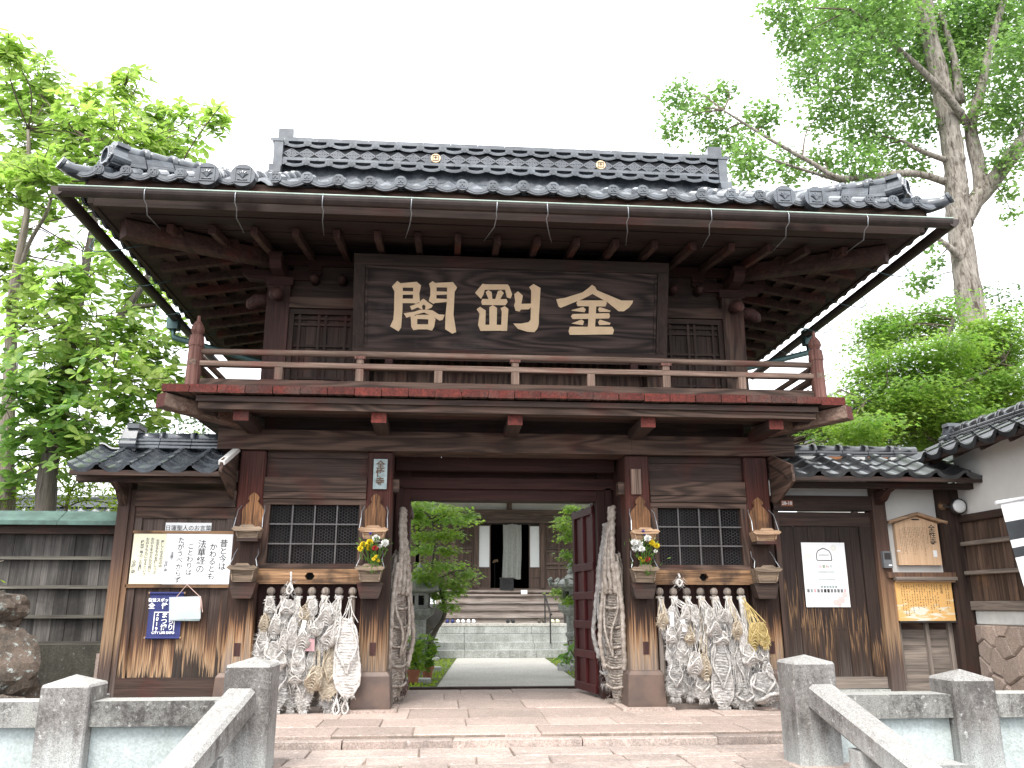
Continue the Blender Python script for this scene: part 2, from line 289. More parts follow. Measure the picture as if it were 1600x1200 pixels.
class MB:
    def __init__(s): s.v = []; s.f = []; s.mi = []; s.cur = 0
    def add(s, vs, fs, mi=None):
        b = len(s.v); s.v.extend([tuple(p) for p in vs])
        for f in fs: s.f.append(tuple(b + i for i in f)); s.mi.append(s.cur if mi is None else mi)
        return s
    def box(s, x0, x1, y0, y1, z0, z1, front=None):
        vs = [(x0, y0, z0), (x1, y0, z0), (x1, y1, z0), (x0, y1, z0), (x0, y0, z1), (x1, y0, z1), (x1, y1, z1), (x0, y1, z1)]
        s.add(vs, [(0, 3, 2, 1), (4, 5, 6, 7), (1, 2, 6, 5), (2, 3, 7, 6), (3, 0, 4, 7)])
        s.add(vs, [(0, 1, 5, 4)], front)
        return s
    def cbox(s, c, size, rot=(0, 0, 0)):
        m = Euler(rot).to_matrix(); c = Vector(c); h = [q / 2 for q in size]
        vs = [c + m @ Vector((a * h[0], b * h[1], d * h[2])) for d in (-1, 1) for a, b in ((-1, -1), (1, -1), (1, 1), (-1, 1))]
        return s.add(vs, [(0, 3, 2, 1), (4, 5, 6, 7), (0, 1, 5, 4), (1, 2, 6, 5), (2, 3, 7, 6), (3, 0, 4, 7)])
    def bar(s, p0, p1, wd, h, up=(0, 0, 1), endmi=None):
        p0, p1 = Vector(p0), Vector(p1); d = (p1 - p0).normalized()
        r = d.cross(Vector(up)).normalized(); u = r.cross(d)
        vs = [p + r * (a * wd / 2) + u * (b * h / 2) for p in (p0, p1) for a, b in ((-1, -1), (1, -1), (1, 1), (-1, 1))]
        s.add(vs, [(0, 1, 5, 4), (1, 2, 6, 5), (2, 3, 7, 6), (3, 0, 4, 7)])
        s.add(vs, [(3, 2, 1, 0)]); s.add(vs, [(4, 5, 6, 7)], endmi)
        return s
    def tube(s, pts, r, n=6, cap=True, flat=1.0):
        pts = [Vector(p) for p in pts]; k = len(pts)
        rs = r if hasattr(r, '__len__') else [r] * k
        prev = None; vs = []
        for i in range(k):
            d = (pts[min(i + 1, k - 1)] - pts[max(i - 1, 0)])
            if d.length < 1e-9: d = Vector((0, 0, 1))
            d.normalize()
            if prev is None:
                a = Vector((0, 0, 1)) if abs(d.z) < 0.9 else Vector((0, 1, 0))
                u = d.cross(a).normalized()
            else:
                u = (prev - d * prev.dot(d))
                u = u.normalized() if u.length > 1e-6 else d.orthogonal().normalized()
            prev = u; q = d.cross(u)
            for j in range(n):
                t = 2 * PI * j / n
                vs.append(pts[i] + u * (rs[i] * math.cos(t)) + q * (rs[i] * math.sin(t) * flat))
        fs = [(i * n + j, i * n + (j + 1) % n, (i + 1) * n + (j + 1) % n, (i + 1) * n + j) for i in range(k - 1) for j in range(n)]
        if cap: fs += [tuple(range(n - 1, -1, -1)), tuple((k - 1) * n + j for j in range(n))]
        return s.add(vs, fs)
    def lathe(s, prof, n=12, c=(0, 0, 0), flute=0.0, sq=False):
        cx, cy, cz = c; vs = []
        for r, z in prof:
            for j in range(n):
                t = 2 * PI * j / n + (PI / n if sq else 0); q = r * (1 - flute * (j % 2))
                vs.append((cx + q * math.cos(t), cy + q * math.sin(t), cz + z))
        k = len(prof)
        fs = [(i * n + j, i * n + (j + 1) % n, (i + 1) * n + (j + 1) % n, (i + 1) * n + j) for i in range(k - 1) for j in range(n)]
        fs += [tuple(range(n - 1, -1, -1)), tuple((k - 1) * n + j for j in range(n))]
        return s.add(vs, fs)
    def prism(s, poly, y0, y1, plane='XZ', mi_front=None):
        n = len(poly)
        def P(a, b, d): return (a, d, b) if plane == 'XZ' else ((d, a, b) if plane == 'YZ' else (a, b, d))
        vs = [P(a, b, y0) for a, b in poly] + [P(a, b, y1) for a, b in poly]
        area = sum(poly[i][0] * poly[(i + 1) % n][1] - poly[(i + 1) % n][0] * poly[i][1] for i in range(n))
        if plane == 'XY': area = -area
        fr, bk = tuple(range(n)), tuple(range(2 * n - 1, n - 1, -1))
        sd = [(i, n + i, n + (i + 1) % n, (i + 1) % n) for i in range(n)]
        if plane == 'YZ': area = -area
        if area < 0: fr, bk = fr[::-1], bk[::-1]; sd = [f[::-1] for f in sd]
        s.add(vs, [fr], mi_front); s.add(vs, [bk] + sd)
        return s
    def grid(s, fn, nu, nv):
        vs = [fn(i / nu, j / nv) for i in range(nu + 1) for j in range(nv + 1)]
        return s.add(vs, [(i * (nv + 1) + j, (i + 1) * (nv + 1) + j, (i + 1) * (nv + 1) + j + 1, i * (nv + 1) + j + 1) for i in range(nu) for j in range(nv)])
    def mesh(s, name, mats, off=(0, 0, 0), smooth=False):
        me = bpy.data.meshes.new(name)
        me.from_pydata([(a - off[0], b - off[1], c - off[2]) for a, b, c in s.v], [], s.f)
        for m in (mats if isinstance(mats, (list, tuple)) else [mats]): me.materials.append(m)
        if any(s.mi): me.polygons.foreach_set('material_index', s.mi)
        if smooth: me.polygons.foreach_set('use_smooth', [True] * len(me.polygons))
        me.update(); return me
    def build(s, name, mats, parent=None, kind=None, label=None, smooth=False, bevel=0.0, tag=None, local=False):
        off = wl(parent) if parent and not local else Vector((0, 0, 0))
        o = bpy.data.objects.new(name, s.mesh(name, mats, off, smooth)); COL.objects.link(o)
        if parent: o.parent = parent
        if kind: o['kind'] = kind
        if label: o['label'] = label
        if tag:
            o['label'], o['category'] = tag[0], tag[1]
            if len(tag) > 2: o['group'] = tag[2]
        if bevel:
            b = o.modifiers.new('bevel', 'BEVEL'); b.width = bevel; b.segments = 1; b.limit_method = 'ANGLE'
        return o

def thing(name, label, cat, loc=(0, 0, 0), group=None, rot=(0, 0, 0)):
    o = bpy.data.objects.new(name, None); COL.objects.link(o); o.empty_display_size = 0.2
    o.location = loc; o.rotation_euler = rot; o['label'] = label; o['category'] = cat
    if group: o['group'] = group
    return o
def inst(me, name, parent, loc, rot=(0, 0, 0), scale=(1, 1, 1), kind=None, label=None, local=False):
    o = bpy.data.objects.new(name, me); COL.objects.link(o)
    if parent: o.parent = parent
    o.location = Vector(loc) - (wl(parent) if parent and not local else Vector((0, 0, 0)))
    o.rotation_euler = rot; o.scale = scale if hasattr(scale, '__len__') else (scale,) * 3
    if kind: o['kind'] = kind
    if label: o['label'] = label
    return o
def B(name, x0, x1, y0, y1, z0, z1, m, parent, bevel=0.006, **k):
    return MB().box(x0, x1, y0, y1, z0, z1).build(name, m, parent, bevel=bevel, **k)
_tc = {}
def text_mesh(body, size, bold=0.0, extrude=0.0, sl=0.86):
    cu = bpy.data.curves.new('lettering', 'FONT'); cu.body = body; cu.size = size; cu.offset = bold; cu.extrude = extrude
    cu.align_x = 'CENTER'; cu.align_y = 'CENTER'; cu.space_line = sl; cu.resolution_u = 3
    o = bpy.data.objects.new('lettering', cu); COL.objects.link(o)
    me = bpy.data.meshes.new_from_object(o.evaluated_get(bpy.context.evaluated_depsgraph_get()))
    bpy.data.objects.remove(o); bpy.data.curves.remove(cu); me.name = 'lettering'
    return me
def text(body, size, loc, m, parent, vertical=False, bold=0.0, rot=(PI / 2, 0, 0), extrude=0.0, scale=(1, 1, 1), local=False):
    if vertical: body = '\n'.join(body)
    me = text_mesh(body, size * (0.92 if vertical else 1), bold, extrude, 0.95 if vertical else 0.86); me.materials.clear(); me.materials.append(m)
    return inst(me, 'lettering', parent, loc, rot, scale, local=local)
def thing_part(name, parent, loc):
    o = bpy.data.objects.new(name, None); COL.objects.link(o); o.parent = parent; o.location = Vector(loc) - wl(parent); o.empty_display_size = 0.1
    return o
# ================================================================= ground and paving
def sheet(name, x0, x1, y0, y1, z, m):
    return MB().add([(x0, y0, z), (x1, y0, z), (x1, y1, z), (x0, y1, z)], [(0, 1, 2, 3)]).build(name, m, kind='structure')
MB().add([(-300, -1.7, -0.02), (300, -1.7, -0.02), (300, 600, -0.02), (-300, 600, -0.02)], [(0, 1, 2, 3)]).build('ground', M['soil'], kind='structure')
sheet('street', -300, 300, -60, -2.7, -0.62, M['street'])
fy0 = MB()
fy0.box(-300, -2.62, -2.80, -1.7, -0.75, -0.03); fy0.box(2.62, 300, -2.80, -1.7, -0.75, -0.03)
fy0.build('forecourt_earth', M['soil'], kind='structure')
lowpave = MB().box(-2.6, 2.6, -4.2, -1.7, -0.6, -0.115).build('lower_pavement', M['joint'], kind='structure')
for i in range(3):
    B('street_step', -2.6, 2.6, -4.2 - 0.32 * (i + 1), -4.2 - 0.32 * i, -0.74, -0.22 - 0.14 * i, M['pave2'], lowpave)
def slab(parent, x0, x1, y0, y1, z0, z1, m, r, name='paving_stone', skew=0.012):
    j = lambda: r.uniform(-skew, skew)
    dz = r.uniform(-0.004, 0.004); b = 0.008
    q = [(x0 + j(), y0 + j()), (x1 + j(), y0 + j()), (x1 + j(), y1 + j()), (x0 + j(), y1 + j())]
    cx, cy = (x0 + x1) / 2, (y0 + y1) / 2
    sh = lambda p: (p[0] + math.copysign(b, cx - p[0]), p[1] + math.copysign(b, cy - p[1]))
    vs = [(a, c, z0) for a, c in q] + [(a, c, z1 + dz - b) for a, c in q] + [(*sh(p), z1 + dz) for p in q]
    fs = [(8, 9, 10, 11)] + [(i, (i + 1) % 4, 4 + (i + 1) % 4, 4 + i) for i in range(4)] + [(4 + i, 4 + (i + 1) % 4, 8 + (i + 1) % 4, 8 + i) for i in range(4)]
    return MB().add(vs, fs).build(name, m, parent)
r = random.Random(3)
y = -1.88
for row, h in enumerate((0.42, 0.36, 0.44, 0.4, 0.5)):
    x = -2.6 + r.uniform(-0.2, 0)
    while x < 2.6:
        wd = r.choice((0.38, 0.5, 0.62, 0.78, 0.9)) * r.uniform(0.9, 1.1)
        x1 = min(x + wd, 2.62)
        if x1 - x > 0.12:
            if wd < 0.6 and r.random() < 0.3:
                sp = y - h * r.uniform(0.4, 0.6)
                slab(lowpave, max(x, -2.6), x1 - 0.012, sp + 0.006, y - 0.006, -0.2, -0.10, M['pave2'], r)
                slab(lowpave, max(x, -2.6), x1 - 0.012, y - h + 0.006, sp - 0.006, -0.2, -0.10, M['pave2'], r)
            else: slab(lowpave, max(x, -2.6), x1 - 0.012, y - h + 0.006, y - 0.006, -0.2, -0.10, M['pave2'], r, skew=0.02)
        x += wd
    y -= h
plat = MB().box(-3.6, 3.6, -1.74, 2.62, -0.12, -0.012).build('gate_platform', M['joint'], kind='structure')
rows = [(-1.74, -1.2), (-1.2, -0.62), (-0.62, 0.25), (0.25, 1.1), (1.1, 1.9), (1.9, 2.6)]
for k, (ya, yb) in enumerate(rows):
    xs = [-3.58]
    lim = 3.58 if k < 3 else 1.36
    if k >= 3: xs = [-1.36]
    while xs[-1] < lim: xs.append(xs[-1] + (r.uniform(0.6, 1.1) if k else r.uniform(0.7, 1.2)))
    xs[-1] = lim
    if xs[-1] - xs[-2] < 0.3: xs.pop(-2)
    for a, b in zip(xs, xs[1:]): slab(plat, a + 0.004, b - 0.004, ya + 0.004, yb - 0.004, -0.1, 0.0, M['pave'], r, 'platform_slab', 0.006)
# kerb nose stones along the platform edge
x = -3.6
while x < 3.6:
    x1 = min(x + r.uniform(0.8, 1.3), 3.6); slab(plat, x + 0.004, x1 - 0.004, -1.875, -1.746, -0.14, -0.03, M['pave2'], r, 'kerb_stone', 0.006); x = x1
# ================================================================= the gate
gate = thing('temple_gate', 'two storey dark wooden temple gate with grey tiled roof and red edged balcony', 'temple gate')
CX = (-3.08, -1.57, 1.57, 3.08)
g_ = gate
for x in CX:
    for (yc, mt) in ((0.155, M['col']), (2.45, M['midZ'])):
        mb = MB(); a, b = 0.168, 0.150
        mb.add([(x - a, yc - a, 0.4), (x + a, yc - a, 0.4), (x + a, yc + a, 0.4), (x - a, yc + a, 0.4), (x - b, yc - b, 2.95), (x + b, yc - b, 2.95), (x + b, yc + b, 2.95), (x - b, yc + b, 2.95)],
               [(0, 3, 2, 1), (4, 5, 6, 7), (0, 1, 5, 4), (1, 2, 6, 5), (2, 3, 7, 6), (3, 0, 4, 7)])
        c = mb.build('column', mt, g_, bevel=0.02)
        mb = MB(); a, b = 0.225, 0.195
        pr = [(a, 0.03), (a, 0.06), (b + .012, 0.38), (b - 0.02, 0.425)]
        vs = []
        for q, z in pr: vs += [(x - q, yc - q, z), (x + q, yc - q, z), (x + q, yc + q, z), (x - q, yc + q, z)]
        fs = [(4 * i + j, 4 * i + (j + 1) % 4, 4 * i + 4 + (j + 1) % 4, 4 * i + 4 + j) for i in range(3) for j in range(4)] + [(12, 13, 14, 15)]
        mb.add(vs, fs).build('column_base', M['copper'], g_, bevel=0.006)
        B('base_stone', x - 0.30, x + 0.30, yc - 0.31, yc + 0.31, -0.05, 0.03, M['pave'], g_, 0.01)
        if yc < 1:
            # square peg hole with a red brown plug low on the column
            B('peg_hole', x - 0.035 + (0.02 if x > 0 else -0.0), x + 0.035 + (0.02 if x > 0 else 0), -0.018, 0.02, 0.60, 0.74, M['passage'], g_, 0)
# mid frame (doors) at the ridge line
for sgn in (-1, 1):
    B('door_post', min(sgn * 1.24, sgn * 1.5), max(sgn * 1.24, sgn * 1.5), 1.0, 1.24, 0.02, 2.95, M['passage'], g_)
    B('door_stop', min(sgn * 1.34, sgn * 1.42), max(sgn * 1.34, sgn * 1.42), 0.93, 0.997, 0.02, 2.66, M['passage'], g_)
B('door_lintel', -1.238, 1.238, 1.02, 1.22, 2.5, 2.64, M['passageX'], g_)
B('upper_lintel', -1.5, 1.5, 0.93, 0.998, 2.64, 2.78, M['passageX'], g_)
B('transom_board', -1.24, 1.24, 1.08, 1.12, 2.64, 2.95, M['passageX'], g_)
B('door_sill', -1.24, 1.24, 2.50, 2.62, 0.001, 0.03, M['darkX'], g_)
# passage ceiling boards and beams
for i in range(9):
    B('ceiling_board', -1.52 + 0.338 * i + 0.003, -1.52 + 0.338 * (i + 1) - 0.003, 0.335, 2.6, 3.0, 3.025, M['roofwoodY'], g_, 0.003)
for yb in (0.72, 1.7): B('ceiling_beam', -1.42, 1.42, yb - 0.07, yb + 0.07, 2.84, 2.998, M['passageX'], g_)
# passage side walls of upright boards, and side room shells
for sgn in (-1, 1):
    for k in range(5):
        y0 = 0.33 + 0.135 * k
        B('passage_board', min(sgn * 1.46, sgn * 1.49), max(sgn * 1.46, sgn * 1.49), y0 + 0.002, y0 + 0.133, 0.42, 3.0, M['passage'], g_, 0.003)
    for k in range(8):
        y0 = 1.245 + 0.131 * k
        B('passage_board', min(sgn * 1.46, sgn * 1.49), max(sgn * 1.46, sgn * 1.49), y0 + 0.002, y0 + 0.129, 0.05, 3.0, M['passage'], g_, 0.003)
    B('passage_rail', min(sgn * 1.42, sgn * 1.455), max(sgn * 1.42, sgn * 1.455), 0.31, 1.0, 1.38, 1.5, M['passage'], g_)
    B('passage_plinth', min(sgn * 1.43, sgn * 1.49), max(sgn * 1.43, sgn * 1.49), 0.39, 1.0, 0.0, 0.42, M['granite'], g_, 0.01)
    B('outer_side_wall', min(sgn * 3.02, sgn * 3.08), max(sgn * 3.02, sgn * 3.08), 0.31, 2.3, 0.05, 2.95, M['darkZ'], g_)
    B('rear_wall', min(sgn * 1.72, sgn * 2.92), max(sgn * 1.72, sgn * 2.92), 2.4, 2.44, 0.05, 2.95, M['darkZ'], g_)
    B('room_floor', min(sgn * 1.5, sgn * 3.02), max(sgn * 1.5, sgn * 3.02), 0.34, 2.4, 0.5, 0.54, M['darkX'], g_)
    B('room_back_panel', min(sgn * 1.5, sgn * 3.02), max(sgn * 1.5, sgn * 3.02), 1.3, 1.33, 0.54, 2.95, M['darkZ'], g_)
    # small wedge ends by the passage
    B('beam_end', min(sgn * 1.34, sgn * 1.42), max(sgn * 1.34, sgn * 1.42), 0.05, 0.2, 2.47, 2.62, M['midX'], g_)
# head beams
mb = MB(); 
B('head_beam', -3.5, 1.5, -0.045, 0.33, 2.95, 3.19, M['midX'], g_, 0.014)
B('head_beam', 1.503, 3.58, -0.045, 0.33, 2.952, 3.185, M['midX'], g_, 0.014)
B('head_beam', -3.5, 3.58, 2.28, 2.62, 2.95, 3.19, M['midX'], g_, 0.014)
for x in (-3.08, 3.08): B('side_beam', x - 0.14, x + 0.14, 0.332, 2.278, 2.95, 3.18, M['midY'], g_)
def hexwire(mb, x0, x1, z0, z1, y, s=0.021, wd=0.0027):
    h = s * math.sqrt(3) / 2; dx = 1.5 * s; nx = int((x1 - x0) / dx) + 1; nz = int((z1 - z0) / (2 * h)) + 1
    def seg(a, b):
        if not (x0 <= min(a[0], b[0]) and max(a[0], b[0]) <= x1 and z0 <= min(a[1], b[1]) and max(a[1], b[1]) <= z1): return
        d = Vector((b[0] - a[0], b[1] - a[1])).normalized() * wd / 2; n = (-d.y, d.x)
        mb.add([(a[0] + n[0], y, a[1] + n[1]), (b[0] + n[0], y, b[1] + n[1]), (b[0] - n[0], y, b[1] - n[1]), (a[0] - n[0], y, a[1] - n[1])], [(0, 1, 2, 3)])
    for i in range(nx + 1):
        for j in range(nz + 1):
            cx, cz = x0 + i * dx, z0 + j * 2 * h + (h if i % 2 else 0)
            p = [(cx + s * math.cos(PI / 3 * k), cz + s * math.sin(PI / 3 * k)) for k in range(4)]
            for k in range(3): seg(p[k], p[k + 1])
def bay(xa, xb):
    B('top_strip', xa, xb, 0.08, 0.13, 2.87, 2.948, M['darkX'], g_, 0.004)
    B('upper_board', xa, xb, 0.10, 0.125, 2.63, 2.868, M['darkX'], g_, 0.004)
    B('tie_board', xa, xb, 0.0, 0.09, 2.455, 2.625, M['midX'], g_, 0.01)
    B('window_rail', xa, xb, -0.005, 0.10, 2.375, 2.447, M['midX'], g_, 0.008)
    wx0, wx1, wz0, wz1 = xa + 0.085, xb - 0.075, 1.62, 2.305
    wf = thing_part('window', g_, (xa, 0, 0))
    B('window_head', xa, xb, 0.02, 0.10, wz1, 2.37, M['midX'], wf)
    B('window_sill', xa, xb, 0.0, 0.10, 1.562, wz0, M['midX'], wf)
    B('window_stile', xa, wx0, 0.02, 0.10, wz0 + 0.002, wz1 - 0.002, M['midZ'], wf)
    B('window_stile', wx1, xb, 0.02, 0.10, wz0 + 0.002, wz1 - 0.002, M['midZ'], wf)
    for k in (1, 2, 3):
        x = wx0 + (wx1 - wx0) * k / 4; B('window_bar', x - 0.008, x + 0.008, 0.045, 0.067, wz0, wz1, M['bar'], wf, 0.003)
    for k in (1, 2):
        z = wz0 + (wz1 - wz0) * k / 3; B('window_crossbar', wx0, wx1, 0.04, 0.066, z - 0.008, z + 0.008, M['bar'], wf, 0.003)
    mb = MB(); hexwire(mb, wx0, wx1, wz0, wz1, 0.085); mb.build('wire_mesh', M['mesh'], wf, kind='stuff')
    # rail with a six sided hole
    xc, zc, z0, z1 = (xa + xb) / 2 + 0.0, 1.475, 1.388, 1.558
    hx = [(xc + 0.058 * math.cos(PI / 3 * k), zc + 0.048 * math.sin(PI / 3 * k)) for k in range(6)]
    mb = MB()
    mb.prism([(xa, z0), (xc, z0), (xc, hx[4][1]), hx[4], hx[3], hx[2], (xc, hx[2][1]), (xc, z1), (xa, z1)], -0.03, 0.06)
    mb.prism([(xc, z0), (xb, z0), (xb, z1), (xc, z1), (xc, hx[1][1]), hx[1], hx[0], hx[5], (xc, hx[5][1])], -0.03, 0.06)
    mb.build('pierced_rail', M['tanX'], g_)
    B('hole_backing', xc - 0.08, xc + 0.08, 0.07, 0.08, 1.39, 1.555, M['black'], g_, 0)  # black sheet put in as the darkness behind the hole
    n = 7 
    for k in range(9):
        xw = (xb - xa) / 9; B('backing_board', xa + xw * k + 0.002, xa + xw * (k + 1) - 0.002, 0.14, 0.165, 0.30, 1.386, M['passage'], g_, 0.003)
    B('base_board', xa, xb, 0.02, 0.09, 0.065, 0.30, M['greyX'], g_)
    B('ground_sill', xa, xb, -0.02, 0.12, 0.0, 0.062, M['greyX'], g_)
bay(-2.925, -1.725); bay(1.725, 2.925)
# rounded pegs that carry the sandals
pm = MB().lathe([(0.036, 0.30), (0.036, 1.215), (0.03, 1.22), (0.033, 1.245), (0.03, 1.27), (0.046, 1.285), (0.049, 1.305), (0.042, 1.335), (0.022, 1.352), (0.006, 1.357)], 16, flute=0.06).mesh('peg', M['greyZ'], smooth=False)
PEGS = {}
for s, (xa, xb) in (('L', (-2.76, -1.83)), ('R', (1.79, 2.78))):
    PEGS[s] = [xa + (xb - xa) * k / 6 for k in range(7)]
    for x in PEGS[s]: inst(pm, 'peg', g_, (x, 0.02, 0))

# ---- balcony
DW = 0.3
def deckboard(x0, x1, y0, y1, front): return MB().box(x0, x1, y0, y1, 3.405, 3.515, front=1 if front else None)
xs = [-3.92 + DW * k for k in range(27)]
for k in range(26):
    r.random(); a = xs[k] + 0.003 + r.uniform(0, .004); b = xs[k + 1] - 0.003
    mb = MB().box(a, b, -0.90 + r.uniform(-0.015, 0.015), -0.002, 3.422 + r.uniform(-0.006, 0.006), 3.512 + r.uniform(-0.004, 0.004), front=1)
    mb.build('deck_board', [M['midY'], M['red']], g_, bevel=0.007)
for sgn in (-1, 1):
    for k in range(11):
        y0 = 0.002 + DW * k; B('side_deck_board', min(sgn * 2.97, sgn * 3.92), max(sgn * 2.97, sgn * 3.92), y0 + 0.003, y0 + DW - 0.003, 3.405, 3.515, M['midX'], g_)
    B('side_edge_beam', min(sgn * 3.42, sgn * 3.55), max(sgn * 3.42, sgn * 3.55), -0.62, 3.25, 3.255, 3.40, M['darkY'], g_)
    # slanting corner beam with a red end
    MB().bar((sgn * 3.12, 0.05, 3.26), (sgn * 3.93, -0.86, 3.335), 0.17, 0.16, endmi=1).build('corner_beam', [M['paleX'], M['red']], g_, bevel=0.012)
    q = sgn * 3.12
    MB().prism([(q, 3.195), (q, 3.02), (q + sgn * 0.16, 3.03), (q + sgn * 0.34, 3.14), (q + sgn * 0.42, 3.25), (q, 3.25)], 0.02, 0.16).build('corner_bracket', M['darkX'], g_, bevel=0.01)
B('edge_beam', -3.54, 3.54, -0.80, -0.63, 3.262, 3.40, M['midX'], g_, 0.01)
B('under_edge_strip', -3.56, 3.56, -0.84, -0.802, 3.34, 3.402, M['darkX'], g_)
for x in (-3.08, -1.55, 0.0, 1.55, 3.08):
    MB().bar((x, 0.05, 3.195), (x, -0.74, 3.205), 0.17, 0.12, endmi=1).build('balcony_joist', [M['darkY'], M['red']], g_, bevel=0.01)
B('balcony_soffit', -3.4, 3.4, -0.62, -0.05, 3.35, 3.38, M['darkX'], g_)
B('balcony_riser', -3.0, 3.0, 0.12, 0.16, 3.19, 3.404, M['darkX'], g_)
# railing
def rail(p0, p1, wd, h, nm, m): return MB().bar(p0, p1, wd, h).build(nm, m, g_, bevel=0.008)
RY = -0.72
rail((-3.56, RY, 3.565), (3.56, RY, 3.565), 0.10, 0.11, 'bottom_rail', M['midX'])
rail((-3.66, RY, 3.80), (3.66, RY, 3.80), 0.085, 0.065, 'middle_rail', M['paleX'])
MB().tube([(-3.62, RY, 3.945), (-1.2, RY, 3.955), (1.2, RY, 3.955), (3.62, RY, 3.945)], 0.036, 10).build('top_rail', M['paleX'], g_, smooth=True)
for k, x in enumerate((-2.98, -1.77, -0.01, 1.77, 2.98)):
    pass
px = [-2.70, -1.79, -0.89, 0.0, 0.89, 1.79, 2.70]
for k, x in enumerate(px):
    B('rail_strut', x - 0.045, x + 0.045, RY - 0.045, RY + 0.045, 3.622, 3.766, M['paleZ'], g_, 0.005)
    if k % 2: 
        B('rail_block', x - 0.04, x + 0.04, RY - 0.04, RY + 0.04, 3.834, 3.885, M['paleZ'], g_, 0.004)
        MB().box(x - 0.062, x + 0.062, RY - 0.055, RY + 0.055, 3.886, 3.918).build('rail_cap', M['newel'], g_, bevel=0.01)
newel = MB().lathe([(0.085, 3.52), (0.083, 4.00), (0.09, 4.01), (0.086, 4.06), (0.08, 4.12), (0.055, 4.135), (0.058, 4.15), (0.075, 4.165), (0.082, 4.20), (0.07, 4.25), (0.04, 4.30), (0.02, 4.325), (0.016, 4.335), (0.012, 4.38)], 24, flute=0.0)
nm_ = MB().lathe([(0.085, 3.52), (0.078, 4.0)], 18); nm_.lathe([(0.088, 4.0), (0.09, 4.02), (0.078, 4.13), (0.05, 4.14)], 24, flute=0.07); nm_.lathe([(0.052, 4.14), (0.06, 4.155), (0.078, 4.19), (0.07, 4.235), (0.042, 4.285), (0.022, 4.31), (0.017, 4.37), (0.008, 4.375)], 24, flute=0.06)
nme = nm_.mesh('newel_post', M['newel'])
for sgn in (-1, 1):
    inst(nme, 'newel_post', g_, (sgn * 3.65, RY, 0)); inst(nme, 'newel_post', g_, (sgn * 3.65, 3.2, 0))
    rail((sgn * 3.65, RY + .1, 3.565), (sgn * 3.65, 3.1, 3.565), 0.10, 0.11, 'bottom_rail', M['paleY'])
    rail((sgn * 3.65, RY - .08, 3.80), (sgn * 3.65, 3.1, 3.80), 0.085, 0.065, 'middle_rail', M['paleY'])
    MB().tube([(sgn * 3.65, RY + .05, 3.945), (sgn * 3.65, 3.15, 3.945)], 0.036, 10).build('top_rail', M['paleY'], g_, smooth=True)
    for yy in (0.3, 1.2, 2.2): B('rail_strut', sgn * 3.65 - 0.045, sgn * 3.65 + 0.045, yy - 0.045, yy + 0.045, 3.622, 3.766, M['paleZ'], g_, 0.005)

# ---- upper storey
for x in (-2.93, -1.86, 1.86, 2.93):
    for yc in (0.15, 2.45):
        if abs(x) < 2 and yc < 1: B('upper_post', x - 0.1, x + 0.1, 0.04, 0.3, 3.52, 5.5, M['midZ'], g_)
        else: B('upper_post', x - 0.14, x + 0.14, yc - 0.15, yc + 0.15, 3.52, 5.06, M['postred'] if x < 0 else M['midZ'], g_, 0.014)
for sgn in (-1, 1):
    xa, xb = (1.962, 2.788) if sgn > 0 else (-2.788, -1.962)
    B('upper_lintel_beam', xa, xb, 0.0, 0.14, 4.77, 4.91, M['midX'], g_)
    B('frieze_board', xa, xb, 0.12, 0.15, 4.912, 5.5, M['darkX'], g_)
    d = thing_part('lattice_door', g_, (xa, 0, 0))
    nb = 4
    for k in range(nb):
        wx = (xb - xa) / nb; B('door_board', xa + wx * k + 0.002, xa + wx * (k + 1) - 0.002, 0.10, 0.12, 3.62, 4.768, M['darkZ'], d, 0.003)
    B('door_head', xa, xb, 0.04, 0.1, 4.70, 4.768, M['darkX'], d); B('door_foot', xa, xb, 0.04, 0.1, 3.60, 3.66, M['darkX'], d)
    for x in (xa + 0.03, xb - 0.03): B('door_stile', x - 0.03, x + 0.03, 0.04, 0.1, 3.66, 4.70, M['darkZ'], d)
    for x in (xa + .13, xa + .37, xa + .455, xa + .70): B('lattice_bar', x - 0.015, x + 0.015, 0.062, 0.084, 3.66, 4.70, M['darkZ'], d, 0.003)
    for z in (3.78, 3.87, 4.20, 4.29, 4.57, 4.65): B('lattice_rail', xa, xb, 0.066, 0.088, z - 0.015, z + 0.015, M['darkX'], d, 0.003)
    B('lower_sill_beam', xa, xb, 0.0, 0.14, 3.52, 3.598, M['midX'], g_)
    B('upper_side_wall', min(sgn * 2.9, sgn * 2.96), max(sgn * 2.9, sgn * 2.96), 0.3, 2.3, 3.52, 5.5, M['darkZ'], g_)
B('centre_wall', -1.76, 1.76, 0.2, 0.24, 3.52, 5.5, M['darkZ'], g_)
B('upper_rear_wall', -2.8, 2.8, 2.42, 2.46, 3.52, 5.5, M['darkZ'], g_)
for k in range(8):
    x = -1.72 + k * 0.43; B('wall_board', x + 0.003, x + 0.427, 0.17, 0.198, 3.52, 4.4, M['midZ'], g_, 0.003)
